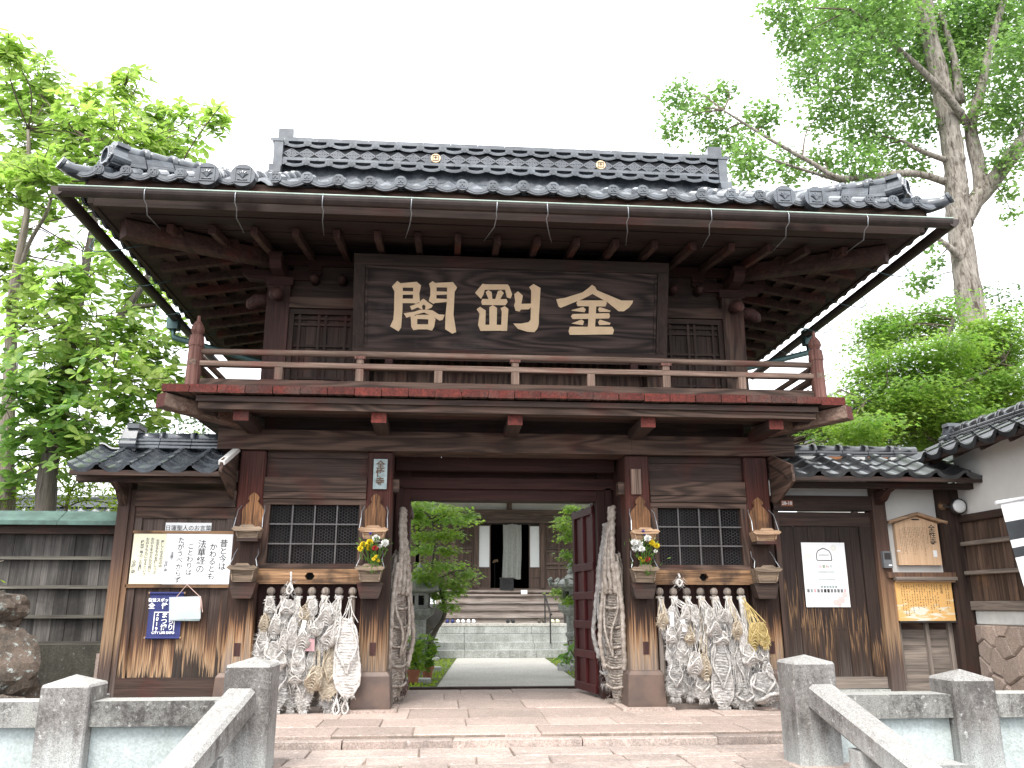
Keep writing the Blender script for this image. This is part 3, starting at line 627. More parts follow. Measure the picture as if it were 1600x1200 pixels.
# bracket stacks over the posts
for sgn in (-1, 1):
    x = sgn * 2.93
    for yc, f in ((0.15, -1), (2.45, 1)):
        bs = thing_part('bracket_set', g_, (x, yc, 5.0))
        B('bearing_block', x - 0.17, x + 0.17, yc - 0.17, yc + 0.17, 5.062, 5.17, M['passageX'], bs, 0.03)
        MB().prism([(x - 0.5, 5.26), (x - 0.42, 5.18), (x - 0.2, 5.172), (x + 0.2, 5.172), (x + 0.42, 5.18), (x + 0.5, 5.26), (x + 0.5, 5.3), (x - 0.5, 5.3)], yc - 0.07, yc + 0.07).build('bracket_arm', M['passageX'], bs)
        MB().prism([(yc - 0.5, 5.26), (yc - 0.42, 5.18), (yc - 0.2, 5.173), (yc + 0.2, 5.173), (yc + 0.42, 5.18), (yc + 0.5, 5.26), (yc + 0.5, 5.302), (yc - 0.5, 5.302)], x - 0.072, x + 0.072, 'YZ').build('bracket_arm', M['passageX'], bs)
        for q in (-0.42, 0, 0.42):
            B('small_block', x + q - 0.08, x + q + 0.08, yc - 0.08, yc + 0.08, 5.304, 5.37, M['passageX'], bs, 0.015)
        B('small_block', x - 0.08, x + 0.08, yc + f * 0.42 - 0.08, yc + f * 0.42 + 0.08, 5.304, 5.37, M['passageX'], bs, 0.015)
        # carved beam noses
        for dv in (Vector((0, f, 0)), Vector((sgn, 0, 0))):
            c = Vector((x, yc, 4.90)); d = dv
            pts = [c + d * 0.13, c + d * 0.22 + Vector((0, 0, 0.01)), c + d * 0.30 + Vector((0, 0, 0.0)), c + d * 0.37 + Vector((0, 0, -0.05)), c + d * 0.40 + Vector((0, 0, -0.1))]
            MB().tube(pts, [0.06, 0.08, 0.085, 0.075, 0.03], 10).build('carved_nose', M['postred'], bs, smooth=True)
for x in (-2.5, -2.15, 2.15, 2.5):
    MB().tube([(x, 0.12, 5.17), (x, -0.02, 5.17), (x, -0.07, 5.16)], [0.06, 0.06, 0.02], 8).build('beam_nose', M['postred'], g_, smooth=True)
B('wall_plate', -3.35, 3.35, 0.08, 0.22, 5.374, 5.52, M['passageX'], g_); B('wall_plate', -3.35, 3.35, 2.38, 2.52, 5.374, 5.52, M['passageX'], g_)
for sgn in (-1, 1): B('wall_plate', sgn * 2.93 - 0.07, sgn * 2.93 + 0.07, 0.222, 2.378, 5.374, 5.52, M['passageX'], g_)
# ================================================================= gate roof
YE, YB, XE = -1.80, 4.42, 4.75         # tile edges front, back, sides
YR = 1.31; ZE = 5.54
def zprof(t): return ZE + 0.50 * t + 0.020 * t * t
def corner(x, y):
    u = max(0, (abs(x) - 3.4) / 1.35); v = max(0, (abs(y - YR) - 1.7) / 1.4)
    return 0.02 * (u * v) ** 1.5
def zfront(x, y): return zprof(min(y - YE, YB - y)) + corner(x, y)
def zside(x, y): return zprof(XE - abs(x)) + corner(x, y)
# soffit: z from 5.25 at the edge up to 5.58 at the walls
so = MB()
xe, yf, yb = 4.61, -1.70, 4.32
xi, y0, y1 = 2.99, 0.0, 2.62
zo, zi = 5.27, 5.56
V_ = [(-xe, yf, zo), (xe, yf, zo), (xe, yb, zo), (-xe, yb, zo), (-xi, y0, zi), (xi, y0, zi), (xi, y1, zi), (-xi, y1, zi)]
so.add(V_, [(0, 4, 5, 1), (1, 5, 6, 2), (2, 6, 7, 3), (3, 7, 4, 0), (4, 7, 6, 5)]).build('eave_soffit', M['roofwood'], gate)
def zs(d): return zo + (zi - zo) * d / 1.7      # d metres in from the edge
# boards of the front soffit lying across the rafters
for k in range(6):
    d0 = 0.02 + k * 0.27; d1 = d0 + 0.262
    x = xe - d0 - 0.04
    MB().add([(-x, yf + d0, zs(d0) - 0.004 - .012 * (k % 2)), (x, yf + d0, zs(d0) - 0.004 - .012 * (k % 2)), (x - 0.25, yf + d1, zs(d1) - 0.004 - .012 * (k % 2)), (-x + 0.25, yf + d1, zs(d1) - 0.004 - .012 * (k % 2)),
              (-x, yf + d0, zs(d0) - 0.02 - .012 * (k % 2)), (x, yf + d0, zs(d0) - 0.02 - .012 * (k % 2)), (x - 0.25, yf + d1, zs(d1) - 0.02 - .012 * (k % 2)), (-x + 0.25, yf + d1, zs(d1) - 0.02 - .012 * (k % 2))],
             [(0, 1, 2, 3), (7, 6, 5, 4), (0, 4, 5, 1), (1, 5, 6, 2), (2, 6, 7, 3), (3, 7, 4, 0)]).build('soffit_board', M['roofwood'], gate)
# rafters, with worn red ends, front and back
for k in range(18):
    x = -3.95 + 0.465 * k
    ye = -1.12
    yin = 0.05 if abs(x) < 3.0 else (ye + 0.12 + (4.42 - abs(x)) * 0.0 + max(0.1, 1.1 - (abs(x) - 2.95) * 1.0))
    z0, z1 = zs(ye - yf) - 0.095, zs(yin - yf) - 0.095
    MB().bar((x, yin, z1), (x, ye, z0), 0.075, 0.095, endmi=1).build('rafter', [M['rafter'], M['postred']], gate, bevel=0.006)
for sgn in (-1, 1):
    for k in range(11):
        yy = -0.92 + 0.44 * k
        xin = 2.95 if 0 <= yy <= 2.62 else 2.95 + (abs(yy) if yy < 0 else yy - 2.62)
        xo = 4.38
        MB().bar((sgn * xin, yy, zs(xe - xin) - 0.08), (sgn * xo, yy, zs(xe - xo) - 0.08), 0.085, 0.11, endmi=1).build('side_rafter', [M['rafter'], M['rafter']], gate, bevel=0.006)
    # boards between the side rafters
    for k in range(5):
        xo = 4.30 - 0.27 * k
        B('side_soffit_board', min(sgn * xo, sgn * (xo - 0.13)), max(sgn * xo, sgn * (xo - 0.13)), -0.8 + 0.1 * k, 3.6, zs(xe - xo) - 0.03, zs(xe - xo) - 0.006, M['rafter'], gate, 0)
    # hip rafters
    for (ya, yo) in ((0.05, -1.22), (2.57, 3.84)):
        MB().bar((sgn * 3.0, ya, zs(1.65) - 0.13), (sgn * 4.42, yo, zs(0.32) - 0.125), 0.17, 0.2, endmi=1).build('hip_rafter', [M['rafter'], M['postred']], gate, bevel=0.015)
    # side fascia
    B('side_fascia_board', min(sgn * 4.56, sgn * 4.62), max(sgn * 4.56, sgn * 4.62), -1.70, 4.32, 5.262, 5.44, M['darkY'], gate)
    B('side_eave_board', min(sgn * 4.622, sgn * 4.66), max(sgn * 4.622, sgn * 4.66), -1.72, 4.34, 5.41, 5.535, M['darkY'], gate)
for yy, s_ in ((-1.70, -1), (4.32, 1)):
    B('fascia_board', -4.558, 4.558, min(yy, yy + 0.05 * -s_), max(yy, yy - 0.05 * s_), 5.235, 5.39, M['darkX'], gate)
    B('eave_board', -4.62, 4.62, min(yy + s_ * 0.035, yy - s_ * 0.02), max(yy + s_ * .035, yy - s_ * .02), 5.392, 5.535, M['midX'], gate)
# ---- tile fields
def wave(u): return 0.045 * max(0.0, math.cos(2 * PI * u)) ** 1.5 - 0.012 * (1 - math.cos(2 * PI * u)) / 2
def field(name, x0, x1, px, fn, ts, m):
    """corrugated tile sheet: columns every px along the eave, rows stepped up the slope"""
    mb = MB(); nx = int(round((x1 - x0) / px)) * 8
    rowsv = []
    nrow = int(ts / 0.23)
    for i in range(nrow + 1):
        t0, t1 = i * ts / (nrow + 1), (i + 1) * ts / (nrow + 1)
        rowsv += [(t0, 0.022 if i else -0.04), (t1, 0.0)] if i else [(0.0, -0.04), (0.03, 0.0), (t1, 0.0)]
    b = len(mb.v); vs = []
    for t, dz in rowsv:
        for j in range(nx + 1):
            x = x0 + (x1 - x0) * j / nx; vs.append(fn(x, t, dz + wave((x - x0) / px)))
    n1 = nx + 1
    mb.add(vs, [(i * n1 + j, i * n1 + j + 1, (i + 1) * n1 + j + 1, (i + 1) * n1 + j) for i in range(len(rowsv) - 1) for j in range(nx)])
    return mb.build(name, m, gate, kind='stuff', smooth=True)
PX = 0.3325
field('tile_field', -3.4913, 3.4913, PX, lambda x, t, d: (x, YE + 0.02 + t, zfront(x, YE + 0.02 + t) + d), YR - YE - 0.02, M['tile'])
field('tile_field', -3.4913, 3.4913, PX, lambda x, t, d: (x, YB - 0.02 - t, zfront(x, YB - 0.02 - t) + d), YR - YE - 0.02, M['tile'])
def clip_front(sgn, back):
    def fn(x, t, d):
        # the skirt left and right of the gable narrows towards the hip line
        X = x; lim = XE - t
        X = min(abs(x), lim) if abs(x) > lim else abs(x)
        yy = (YE + 0.02 + t) if not back else (YB - 0.02 - t)
        return (sgn * X, yy, zfront(X, yy) + d)
    return fn
for sgn in (-1, 1):
    for back in (False, True):
        field('corner_tile_field', 3.49, 4.75, 0.28, clip_front(sgn, back), 1.28, M['tile'])
    def fs_(y, t, d, sgn=sgn):
        yy = min(max(y, YE + t), YB - t)
        return (sgn * (XE - 0.05 - t), yy, zside(XE - 0.05 - t, yy) + d)
    field('side_tile_field', YE, YB, 0.2827, fs_, 1.28, M['tile'])
    # gable end wall
    zg = zprof(XE - 3.45)
    MB().prism([(YE + 1.35, zg), (YB - 1.35, zg), (YR + 0.0, zprof(YR - YE) - 0.02)], sgn * 3.42 - 0.02, sgn * 3.42 + 0.02, 'YZ').build('gable_wall', M['darkZ'], gate)
# ---- eave tiles: hanging lip with a round crested end
def eave_tile_mesh(w, rc, name):
    mb = MB(); n = 10
    top, bot = [], []
    for i in range(n + 1):
        u = i / n; x = -w / 2 + w * u
        s = math.sin(PI * u)
        top.append((x, 0.026 - 0.052 * s)); bot.append((x, -0.03 - 0.055 * s))
    poly = bot + top[::-1]
    mb.prism(poly, -0.028, 0.0)
    # incised border on the lip: a thin raised inner band
    inner = [(x * 0.80, z + 0.014) for x, z in bot] + [(x * 0.80, z - 0.014) for x, z in top[::-1]]
    mb.prism(inner, -0.034, -0.027)
    # pan going back up the slope
    vs = []
    for k in (0, 1):
        for x, z in top: vs.append((x, k * 0.3, z + k * 0.16))
    mb.add(vs, [(i, i + 1, n + 2 + i, n + 1 + i) for i in range(n)])
    # round end
    c = (-w / 2, 0.012)
    def disk(r0, y0, y1, k=20):
        p = [(c[0] + r0 * math.cos(2 * PI * j / k), c[1] + r0 * math.sin(2 * PI * j / k)) for j in range(k)]
        mb.prism(p, y0, y1)
    disk(rc, -0.045, 0.02)
    q = rc * 0.62
    for a, b, e, f in ((-q, -q + .011, -q, q), (q - .011, q, -q, q), (-q + .011, q - .011, -q, -q + .011), (-q + .011, q - .011, q - .011, q)):
        mb.prism([(c[0] + a, c[1] + e), (c[0] + b, c[1] + e), (c[0] + b, c[1] + f), (c[0] + a, c[1] + f)], -0.053, -0.044)
    for dx, dz, rr in ((0, 0.012, .013), (-.017, -.008, .012), (.017, -.008, .012)):
        p = [(c[0] + dx + rr * math.cos(2 * PI * j / 8), c[1] + dz + rr * math.sin(2 * PI * j / 8)) for j in range(8)]; mb.prism(p, -0.055, -0.044)
    # crest behind the round end
    mb.tube([(c[0], 0.0, c[1]), (c[0], 0.3, c[1] + 0.16)], rc * 0.82, 10)
    return mb.mesh(name, M['tile'])
et = eave_tile_mesh(PX, 0.066, 'eave_tile'); et2 = eave_tile_mesh(0.28, 0.06, 'eave_tile')
for k in range(17):
    x = -2.66 + k * PX
    inst(et, 'eave_tile', gate, (x + PX / 2, YE, ZE + 0.02 + 0.01 * math.sin(k * 1.7)))
for sgn in (-1, 1):
    for k in range(5):
        x = sgn * (3.65 + 0.28 * k)
        xx = x + 0.14 if sgn > 0 else x + 0.14
        if sgn > 0 and k == 4: continue
        inst(et2, 'eave_tile', gate, (xx, YE, ZE + 0.02 + corner(x, YE)))
    for k in range(20):
        yy = YE + 0.34 + 0.2827 * k
        if yy > YB - 0.2: break
        inst(et2, 'eave_tile', gate, (sgn * (XE - 0.02), yy, ZE - 0.105), (0, 0, -sgn * -PI / 2))
inst(et, 'eave_tile', gate, (-3.15, YE + 0.005, ZE + 0.02), scale=(0.95, 1, 1)); inst(et, 'eave_tile', gate, (3.13, YE + 0.005, ZE + 0.02), scale=(0.9, 1, 1))
inst(et2, 'eave_tile', gate, (-3.5, YE + 0.003, ZE + 0.02)); inst(et2, 'eave_tile', gate, (3.53, YE + 0.003, ZE + 0.02))
for k in range(27):
    x = -4.4 + 0.338 * k; inst(et, 'eave_tile', gate, (x, YB, ZE + 0.02 + corner(x, YB)), (0, 0, PI))
# large round verge ends and the verge rows behind them
def big_end():
    mb = MB(); n = 28
    circ = lambda r0: [(r0 * math.cos(2 * PI * j / n), r0 * math.sin(2 * PI * j / n)) for j in range(n)]
    mb.prism(circ(0.128), -0.06, 0.04); 
    q = 0.085
    for a, b, e, f in ((-q, -q + .014, -q, q), (q - .014, q, -q, q), (-q + .014, q - .014, -q, -q + .014), (-q + .014, q - .014, q - .014, q)):
        mb.prism([(a, e), (b, e), (b, f), (a, f)], -0.07, -0.059)
    for t in range(5):
        a = PI / 2 + (t - 2) * 0.62
        mb.tube([(0, -0.062, -0.035), (0.03 * math.cos(a), -0.068, 0.0 + 0.025 * math.sin(a)), (0.06 * math.cos(a), -0.064, -0.0 + 0.05 * math.sin(a))], [0.007, 0.012, 0.006], 6)
    mb.tube([(-0.05, -0.064, -0.055), (0, -0.068, -0.062), (0.05, -0.064, -0.055)], 0.009, 6)
    return mb.mesh('verge_end_tile', M['tile'])
be = big_end()
for x in (-3.36, -2.99, 2.92, 3.28):
    inst(be, 'verge_end_tile', gate, (x, YE - 0.03, ZE + 0.015))
    pts = [(x, YE + 0.0 + t, zfront(x, YE + t) + 0.02) for t in np.linspace(0, 2.85, 8)]
    for k in range(7): MB().tube([pts[k], tuple(Vector(pts[k + 1]) - Vector((0, 0, 0.006)))], [0.112, 0.104], 14).build('verge_tile', M['tile'], gate, smooth=True)
# ---- hip ridges of stacked flat tiles
def oni():
    mb = MB()  # faces -Y, base at z=0
    pent = [(-0.15, 0), (0.15, 0), (0.17, 0.16), (0.12, 0.30), (0, 0.34), (-0.12, 0.30), (-0.17, 0.16)]
    mb.prism(pent, -0.02, 0.16)
    inner = [(x * 0.72, 0.04 + z * 0.78) for x, z in pent]; ri = [(x * 0.56, 0.07 + z * 0.62) for x, z in pent]
    for i in range(7):
        j = (i + 1) % 7; mb.prism([inner[i], inner[j], ri[j], ri[i]], -0.055, -0.018)
    for sg in (-1, 1):
        for (cx, cz, rr) in ((0.145, 0.09, 0.055), (0.09, 0.05, 0.04)):
            pts = [(sg * (cx + rr * (1 - a / 12) * math.cos(a)), -0.045, cz + rr * (1 - a / 12) * math.sin(a)) for a in np.linspace(0, 9, 16)]
            mb.tube(pts, 0.014, 6)
        mb.tube([(sg * 0.17, -0.03, 0.08), (sg * 0.17, 0.18, 0.08)], 0.065, 10)
    mb.box(-0.16, 0.16, 0.02, 0.18, 0.30, 0.36)
    return mb.mesh('ridge_end_tile', M['tile'])
on = oni()
for sgn in (-1, 1):
    for back in (0, 1):
        def hp(u, dz=0.0):     # u from 0 at the corner to 1 at the gable foot
            t = 0.26 + u * 1.14; dz = dz * (1 - 0.86 * u)
            yy = YE + t if not back else YB - t
            return Vector((sgn * (XE - t), yy, zprof(t) + dz + 0.05 * (1 - u) ** 2))
        hr = thing_part('hip_ridge', gate, hp(0))
        for L in range(5):
            wdt = 0.27 - 0.035 * L
            nseg = 5
            for s_ in range(nseg):
                a, b = hp(s_ / nseg + 0.004, 0.05 + 0.042 * L), hp((s_ + 1) / nseg - 0.004, 0.05 + 0.042 * L)
                MB().bar(a, b, wdt, 0.04).build('flat_ridge_tile', M['tile'] if (L + s_) % 3 else M['tilepale'], hr, bevel=0.006)
        for s_ in range(5):
            a, b = hp(s_ / 5, 0.27), hp((s_ + 1) / 5, 0.27)
            MB().tube([a, b], [0.078, 0.07], 10).build('ridge_cap_tile', M['tile'], hr, smooth=True)
            d = (b - a).normalized() * 0.05
            MB().tube([a - d * 0.2, a + d], [0.092, 0.092], 10).build('ridge_collar', M['tile'], hr, smooth=True)
        ang = math.atan2(sgn * 1, (1 if not back else -1))  # outward diagonal
        oz = {(-1, 0): -PI / 4, (1, 0): PI / 4, (-1, 1): -3 * PI / 4, (1, 1): 3 * PI / 4}[(sgn, back)]
        p = hp(0, 0.04) + Vector((sgn * 0.03, (-0.03 if not back else 0.03), 0))
        inst(on, 'ridge_end_tile', hr, p, (0, 0, oz), (0.85, 0.9, 0.76))
        # upturned corner tile with a round end
        c0 = Vector((sgn * (XE - 0.16), (YE + 0.16) if not back else (YB - 0.16), ZE + 0.07)); dv = Vector((sgn, -1 if not back else 1, 0)).normalized()
        pts = [c0, c0 + dv * 0.16 + Vector((0, 0, -0.03)), c0 + dv * 0.27 + Vector((0, 0, -0.035)), c0 + dv * 0.35 + Vector((0, 0, -0.005))]
        MB().tube(pts, [0.10, 0.085, 0.07, 0.066], 14).build('corner_tile', M['tile'], gate, smooth=True)
        e = pts[-1]; nd = (pts[-1] - pts[-2]).normalized()
        MB().tube([e, e + nd * 0.03], [0.072, 0.072], 16).build('corner_end_disk', M['tile'], gate)
# ---- main ridge
ridge = thing_part('main_ridge', gate, (0, YR, 7.4)); RD = -0.19
RX = 3.25
ZR = 7.42
def rrow(z, th, dp, m, nm, L, off=0.0, x=RX):
    n = int(2 * x / L); st = 2 * x / n
    for k in range(n):
        B(nm, -x + st * k + 0.003, -x + st * (k + 1) - 0.003, YR - dp, YR + dp, z, z + th, m, ridge, 0.004)
B('ridge_core', -RX, RX, YR - 0.13, YR + 0.13, ZR - 0.25, 8.0, M['tile'], ridge)
sm = eave_tile_mesh(0.33, 0.058, 'ridge_face_tile')
for z, dp in ((7.575, 0.26), (7.90, 0.235)):
    for k in range(20):
        x = -RX + 0.01 + 0.33 * k
        if x + 0.165 > RX: break
        inst(sm, 'ridge_face_tile', ridge, (x + 0.165, YR - dp, z), scale=(1, 0.35, 0.78))
    rrow(z + 0.035, 0.028, dp + 0.015, M['tilepale'], 'ridge_strip_tile', 0.5)
B('ridge_band', -RX, RX, YR - 0.2, YR + 0.2, 7.65, 7.85, M['bandtile'], ridge, 0)
rrow(7.638, 0.03, 0.255, M['tilepale'], 'ridge_strip_tile', 0.33)
rrow(7.965, 0.032, 0.22, M['tilepale'], 'ridge_strip_tile', 0.4)
rrow(8.0, 0.032, 0.19, M['tile'], 'ridge_strip_tile', 0.4)
n = 19
for k in range(n):
    a = -RX + 2 * RX * k / n; b = -RX + 2 * RX * (k + 1) / n
    MB().tube([(a, YR, 8.035), (b, YR, 8.035)], 0.075, 12).build('ridge_cap_tile', M['tilepale'], ridge, smooth=True)
    MB().tube([(a - 0.03, YR, 8.04), (a + 0.03, YR, 8.04)], 0.088, 12).build('ridge_collar', M['tilepale'], ridge, smooth=True)
# diamond key-fret relief on the band
fret = MB(); cw = 0.222; zc, hh = 7.755, 0.075; x = -RX
while x < RX - 0.05:
    for q in (1.0, 0.62, 0.26):
        for s1 in (-1, 1):
            for s2 in (-1, 1):
                a = (x + cw / 2 + s1 * cw / 2 * q, YR - 0.206, zc); b = (x + cw / 2, YR - 0.206, zc + s2 * hh * q)
                fret.bar(a, b, 0.014, 0.022, up=(0, 1, 0))
    x += cw
fret.build('fret_relief', M['fret'], ridge, kind='stuff')
for x in (-1.03, 1.45):
    mb = MB(); k = 20; mb.prism([(x + 0.072 * math.cos(2 * PI * j / k), 7.76 + 0.072 * math.sin(2 * PI * j / k)) for j in range(k)], YR - 0.235, YR - 0.2); mb.build('crest_disk', M['goldemb'], ridge)
    mb = MB()
    for a, b, e, f in ((-.045, .045, -.045, -.035), (-.045, .045, .035, .045), (-.045, -.035, -.034, .034), (.035, .045, -.034, .034), (-.006, .006, -.02, .028), (-.025, .025, .004, .014)):
        mb.prism([(x + a, 7.76 + e), (x + b, 7.76 + e), (x + b, 7.76 + f), (x + a, 7.76 + f)], YR - 0.241, YR - 0.234)
    mb.build('crest_mark', M['inkbrown'], ridge)
for sgn in (-1, 1):
    def bx(a, b, y, z0, z1, m=M['tilepale']): B('ridge_end_block', min(sgn * a, sgn * b), max(sgn * a, sgn * b), YR - y, YR + y, z0, z1, m, ridge, 0.02)
    bx(3.252, 3.42, 0.34, 7.38, 7.50); bx(3.252, 3.38, 0.29, 7.502, 7.90); bx(3.252, 3.42, 0.30, 7.902, 7.94, M['tile']); bx(3.14, 3.36, 0.16, 7.99, 8.19, M['tilepale']); bx(3.252, 3.45, 0.24, 7.942, 7.985, M['tile'])
ridge.location.z += RD
# ---- gutters
def gut(p0, p1, nm='gutter'):
    mb = MB(); p0, p1 = Vector(p0), Vector(p1); d = (p1 - p0).normalized(); rr = d.cross(Vector((0, 0, 1))); n = 10; vs = []
    for p in (p0, p1):
        for rad in (0.068, 0.062):
            for j in range(n + 1):
                t = PI + PI * j / n; vs.append(p + rr * (rad * math.cos(t)) + Vector((0, 0, rad * 1.35 * math.sin(t))))
    m1 = n + 1
    fs = [(j, j + 1, 2 * m1 + j + 1, 2 * m1 + j) for j in range(n)] + [(m1 + j, 3 * m1 + j, 3 * m1 + j + 1, m1 + j + 1) for j in range(n)]
    fs += [(0, 2 * m1, 3 * m1, m1), (n, m1 + n, 3 * m1 + n, 2 * m1 + n)] + [tuple(range(m1)), tuple(range(3 * m1 - 1, 2 * m1 - 1, -1))]
    mb.add(vs, fs); return mb.build(nm, M['gutter'], gate)
GY, GZ = -1.87, 5.335
gut((-4.82, GY, GZ), (4.82, GY, GZ)); MB().tube([(-4.82, GY - 0.068, GZ), (4.82, GY - 0.068, GZ)], 0.008, 6).build('gutter_bead', M['bead'], gate)
for sgn in (-1, 1):
    gut((sgn * 4.835, GY - 0.05, GZ - 0.004), (sgn * 4.835, 4.4, GZ - 0.06), 'side_gutter')
gut((-4.86, 4.5, GZ), (4.86, 4.5, GZ), 'rear_gutter')
# galvanised hooks from the gutter to the rafters
for x in (-3.95, -3.03, -2.13, -1.20, -0.29, 0.25, 1.13, 2.05, 2.92, 3.82):
    xo = -0.02 if x < 0 else 0.03
    pts = [(x, GY + 0.05, GZ + 0.01), (x, GY - 0.06, GZ + 0.012), (x, GY - 0.083, GZ - 0.04), (x + xo * .3, GY - 0.05, GZ - 0.12), (x, GY + 0.02, 5.19), (x + xo, GY + 0.12, 5.12), (x + xo * 3, GY + 0.45, 5.19), (x + xo * 5, GY + 0.75, 5.25)]
    MB().tube(pts, 0.0058, 6).build('gutter_hook', M['steel'], gate, smooth=True)
for sgn in (-1, 1):
    for yy in (-0.7, 0.4, 1.5, 2.6):
        pts = [(sgn * 4.93, yy, GZ), (sgn * 4.96, yy, GZ - 0.09), (sgn * 4.99, yy, GZ - 0.14), (sgn * 4.92, yy, GZ - 0.2), (sgn * 4.7, yy, 5.16), (sgn * 4.4, yy, 5.24)]
        MB().tube(pts, 0.0075, 6).build('gutter_hook', M['verd2'], gate, smooth=True)
# downpipes: rainwater heads at the back of the side gutters
for sgn in (-1, 1):
    MB().box(sgn * 4.86 - 0.08, sgn * 4.86 + 0.08, 1.95, 2.1, 5.1, 5.36).build('rainwater_head', M['verd2'], gate, bevel=0.01)
    MB().tube([(sgn * 4.86, 2.02, 5.12), (sgn * 4.84, 2.02, 4.98), (sgn * 3.5, 2.05, 4.62), (sgn * 3.3, 2.05, 4.5), (sgn * 3.3, 2.05, 0.0)], 0.045, 10).build('downpipe', M['verd2'], gate, smooth=True)
# ================================================================= hanging name board
sg = thing('name_board', 'long dark wooden name board with large gold characters hung above the balcony rail', 'name board', (0.0, -0.15, 4.07), None, (R(15.9), 0, 0))
L_ = dict(local=True)
HW, HH = 1.945, 1.28
for a, b in ((0.0, 0.135), (HH - 0.135, HH)):
    MB().prism([(-HW, a), (HW, a), (HW, b), (-HW, b)] if True else [], -0.075, 0.0).build('frame_rail', M['darkX'], sg, bevel=0.012, local=True)
for s_ in (-1, 1):
    B('frame_stile', min(s_ * HW, s_ * (HW - 0.135)) + (0.001), max(s_ * HW, s_ * (HW - 0.135)) - 0.001, -0.073, 0.0, 0.136, HH - 0.136, M['darkZ'], sg, 0.012, local=True)
    B('inner_bead', min(s_ * (HW - 0.137), s_ * (HW - 0.165)), max(s_ * (HW - 0.137), s_ * (HW - 0.165)), -0.045, 0.0, 0.165, HH - 0.165, M['sign'], sg, 0.006, local=True)
for a in (0.137, HH - 0.165): B('inner_bead', -HW + 0.137, HW - 0.137, -0.045, 0.0, a, a + 0.028, M['sign'], sg, 0.006, local=True)
for a, b in ((0.166, 0.232), (0.234, 0.604), (0.609, HH - 0.166)):
    B('sign_plank', -HW + 0.166, HW - 0.166, -0.03, 0.0, a, b, M['sign'], sg, 0.004, local=True)
for x in (-1.50, 1.53): B('hanger_bracket', x - 0.045, x + 0.045, -0.11, 0.02, -0.09, 0.10, M['passageX'], sg, 0.006, local=True)
GLY = {'character_kaku': [
 [(165,155),(100,235),(132,300),(132,560),(125,690),(88,785),(190,855),(222,800),(234,560),(232,200),(200,185)],
 [(195,190),(400,165),(455,215),(440,260),(365,247),(215,247)], [(215,295),(375,300),(375,342),(215,347)], [(215,400),(380,400),(400,470),(370,462),(215,462)],
 [(360,180),(455,215),(435,330),(445,440),(395,472),(360,440)], [(595,155),(553,190),(570,260),(570,350),(553,430),(612,472),(645,440),(645,190)],
 [(620,180),(845,165),(895,235),(870,260),(775,240),(635,240)], [(630,295),(790,300),(790,337),(630,347)], [(630,395),(785,400),(785,440),(630,457)],
 [(775,190),(845,170),(897,240),(868,300),(860,620),(897,860),(850,882),(760,820),(762,620),(775,440)],
 [(490,400),(520,425),(540,445),(603,490),(590,520),(540,548),(510,548),(515,500),(492,478),(470,500),(480,548),(470,548),(420,520),(345,558),(325,505),(430,460),(465,415)],
 [(450,552),(540,552),(500,590),(400,620),(285,665),(248,605),(380,580)], [(530,552),(600,560),(680,615),(752,620),(730,690),(690,702),(600,640),(495,588)],
 [(330,620),(417,640),(417,830),(372,835),(345,790),(340,690)], [(400,625),(590,620),(640,680),(555,685),(410,680)], [(553,670),(640,680),(625,790),(600,840),(550,830)], [(350,770),(415,755),(555,755),(625,770),(600,838),(550,825),(410,825),(372,838)]],
 'character_go': [
 [(1210,183),(1120,310),(1195,395),(1225,330),(1240,260),(1300,200)], [(1200,190),(1520,190),(1545,225),(1500,262),(1230,267)], [(1500,190),(1540,215),(1580,330),(1560,385),(1515,370),(1488,255)],
 [(1285,270),(1325,300),(1335,400),(1290,400),(1250,300)], [(1440,270),(1475,310),(1430,400),(1370,400),(1400,285)], [(1210,395),(1510,395),(1525,435),(1500,480),(1210,478),(1197,435)],
 [(1185,505),(1255,555),(1255,760),(1250,840),(1195,840),(1165,760),(1180,600),(1143,540)], [(1340,480),(1395,520),(1395,765),(1305,765),(1300,510)], [(1490,495),(1535,530),(1525,840),(1450,840),(1455,570),(1440,520)], [(1180,755),(1525,755),(1525,835),(1200,842)],
 [(1650,285),(1712,345),(1695,460),(1695,535),(1675,568),(1625,555),(1605,480),(1620,430),(1605,325)], [(1675,460),(1825,455),(1825,500),(1790,535),(1675,540)],
 [(1840,180),(1930,235),(1918,600),(1918,740),(1900,810),(1865,855),(1780,850),(1660,810),(1600,735),(1700,735),(1790,715),(1815,680),(1815,270),(1788,225)]],
 'character_kon': [
 [(2575,183),(2620,215),(2585,310),(2470,380),(2190,510),(2160,490),(2130,390),(2240,370),(2460,290),(2530,230)], [(2575,183),(2620,225),(2640,260),(2950,400),(3100,400),(3090,440),(3050,500),(2985,552),(2920,552),(2780,430),(2580,308)],
 [(2400,405),(2750,400),(2768,440),(2750,487),(2400,485),(2385,445)], [(2545,470),(2635,470),(2625,790),(2535,790)], [(2340,597),(2800,580),(2810,630),(2795,655),(2345,668),(2318,632)],
 [(2470,497),(2505,530),(2490,570),(2330,550),(2325,540)], [(2675,495),(2720,510),(2815,545),(2810,562),(2675,565),(2660,530)], [(2455,672),(2485,700),(2470,752),(2450,748),(2325,730)], [(2685,672),(2820,720),(2810,742),(2680,750),(2662,710)],
 [(2310,775),(2840,772),(2865,820),(2850,880),(2310,890),(2293,840)]]}
for nm, strokes in GLY.items():
    mb = MB()
    for i, st in enumerate(strokes):
        poly = []
        for a, b in st:
            px_, py_ = 600 + a / 8, 420 + b / 8
            X = (px_ - 798.5) / 125.2
            zw = 4.99 - (py_ - 0.022 * (px_ - 798) - 443.5) * 0.0068
            poly.append((X, (zw - 4.07) / 0.9617 + 0.005))
        mb.prism(poly[::-1] if False else poly, -0.0395 - 0.0006 * i, -0.028)
    mb.build('character', M['gold'], sg, local=True)
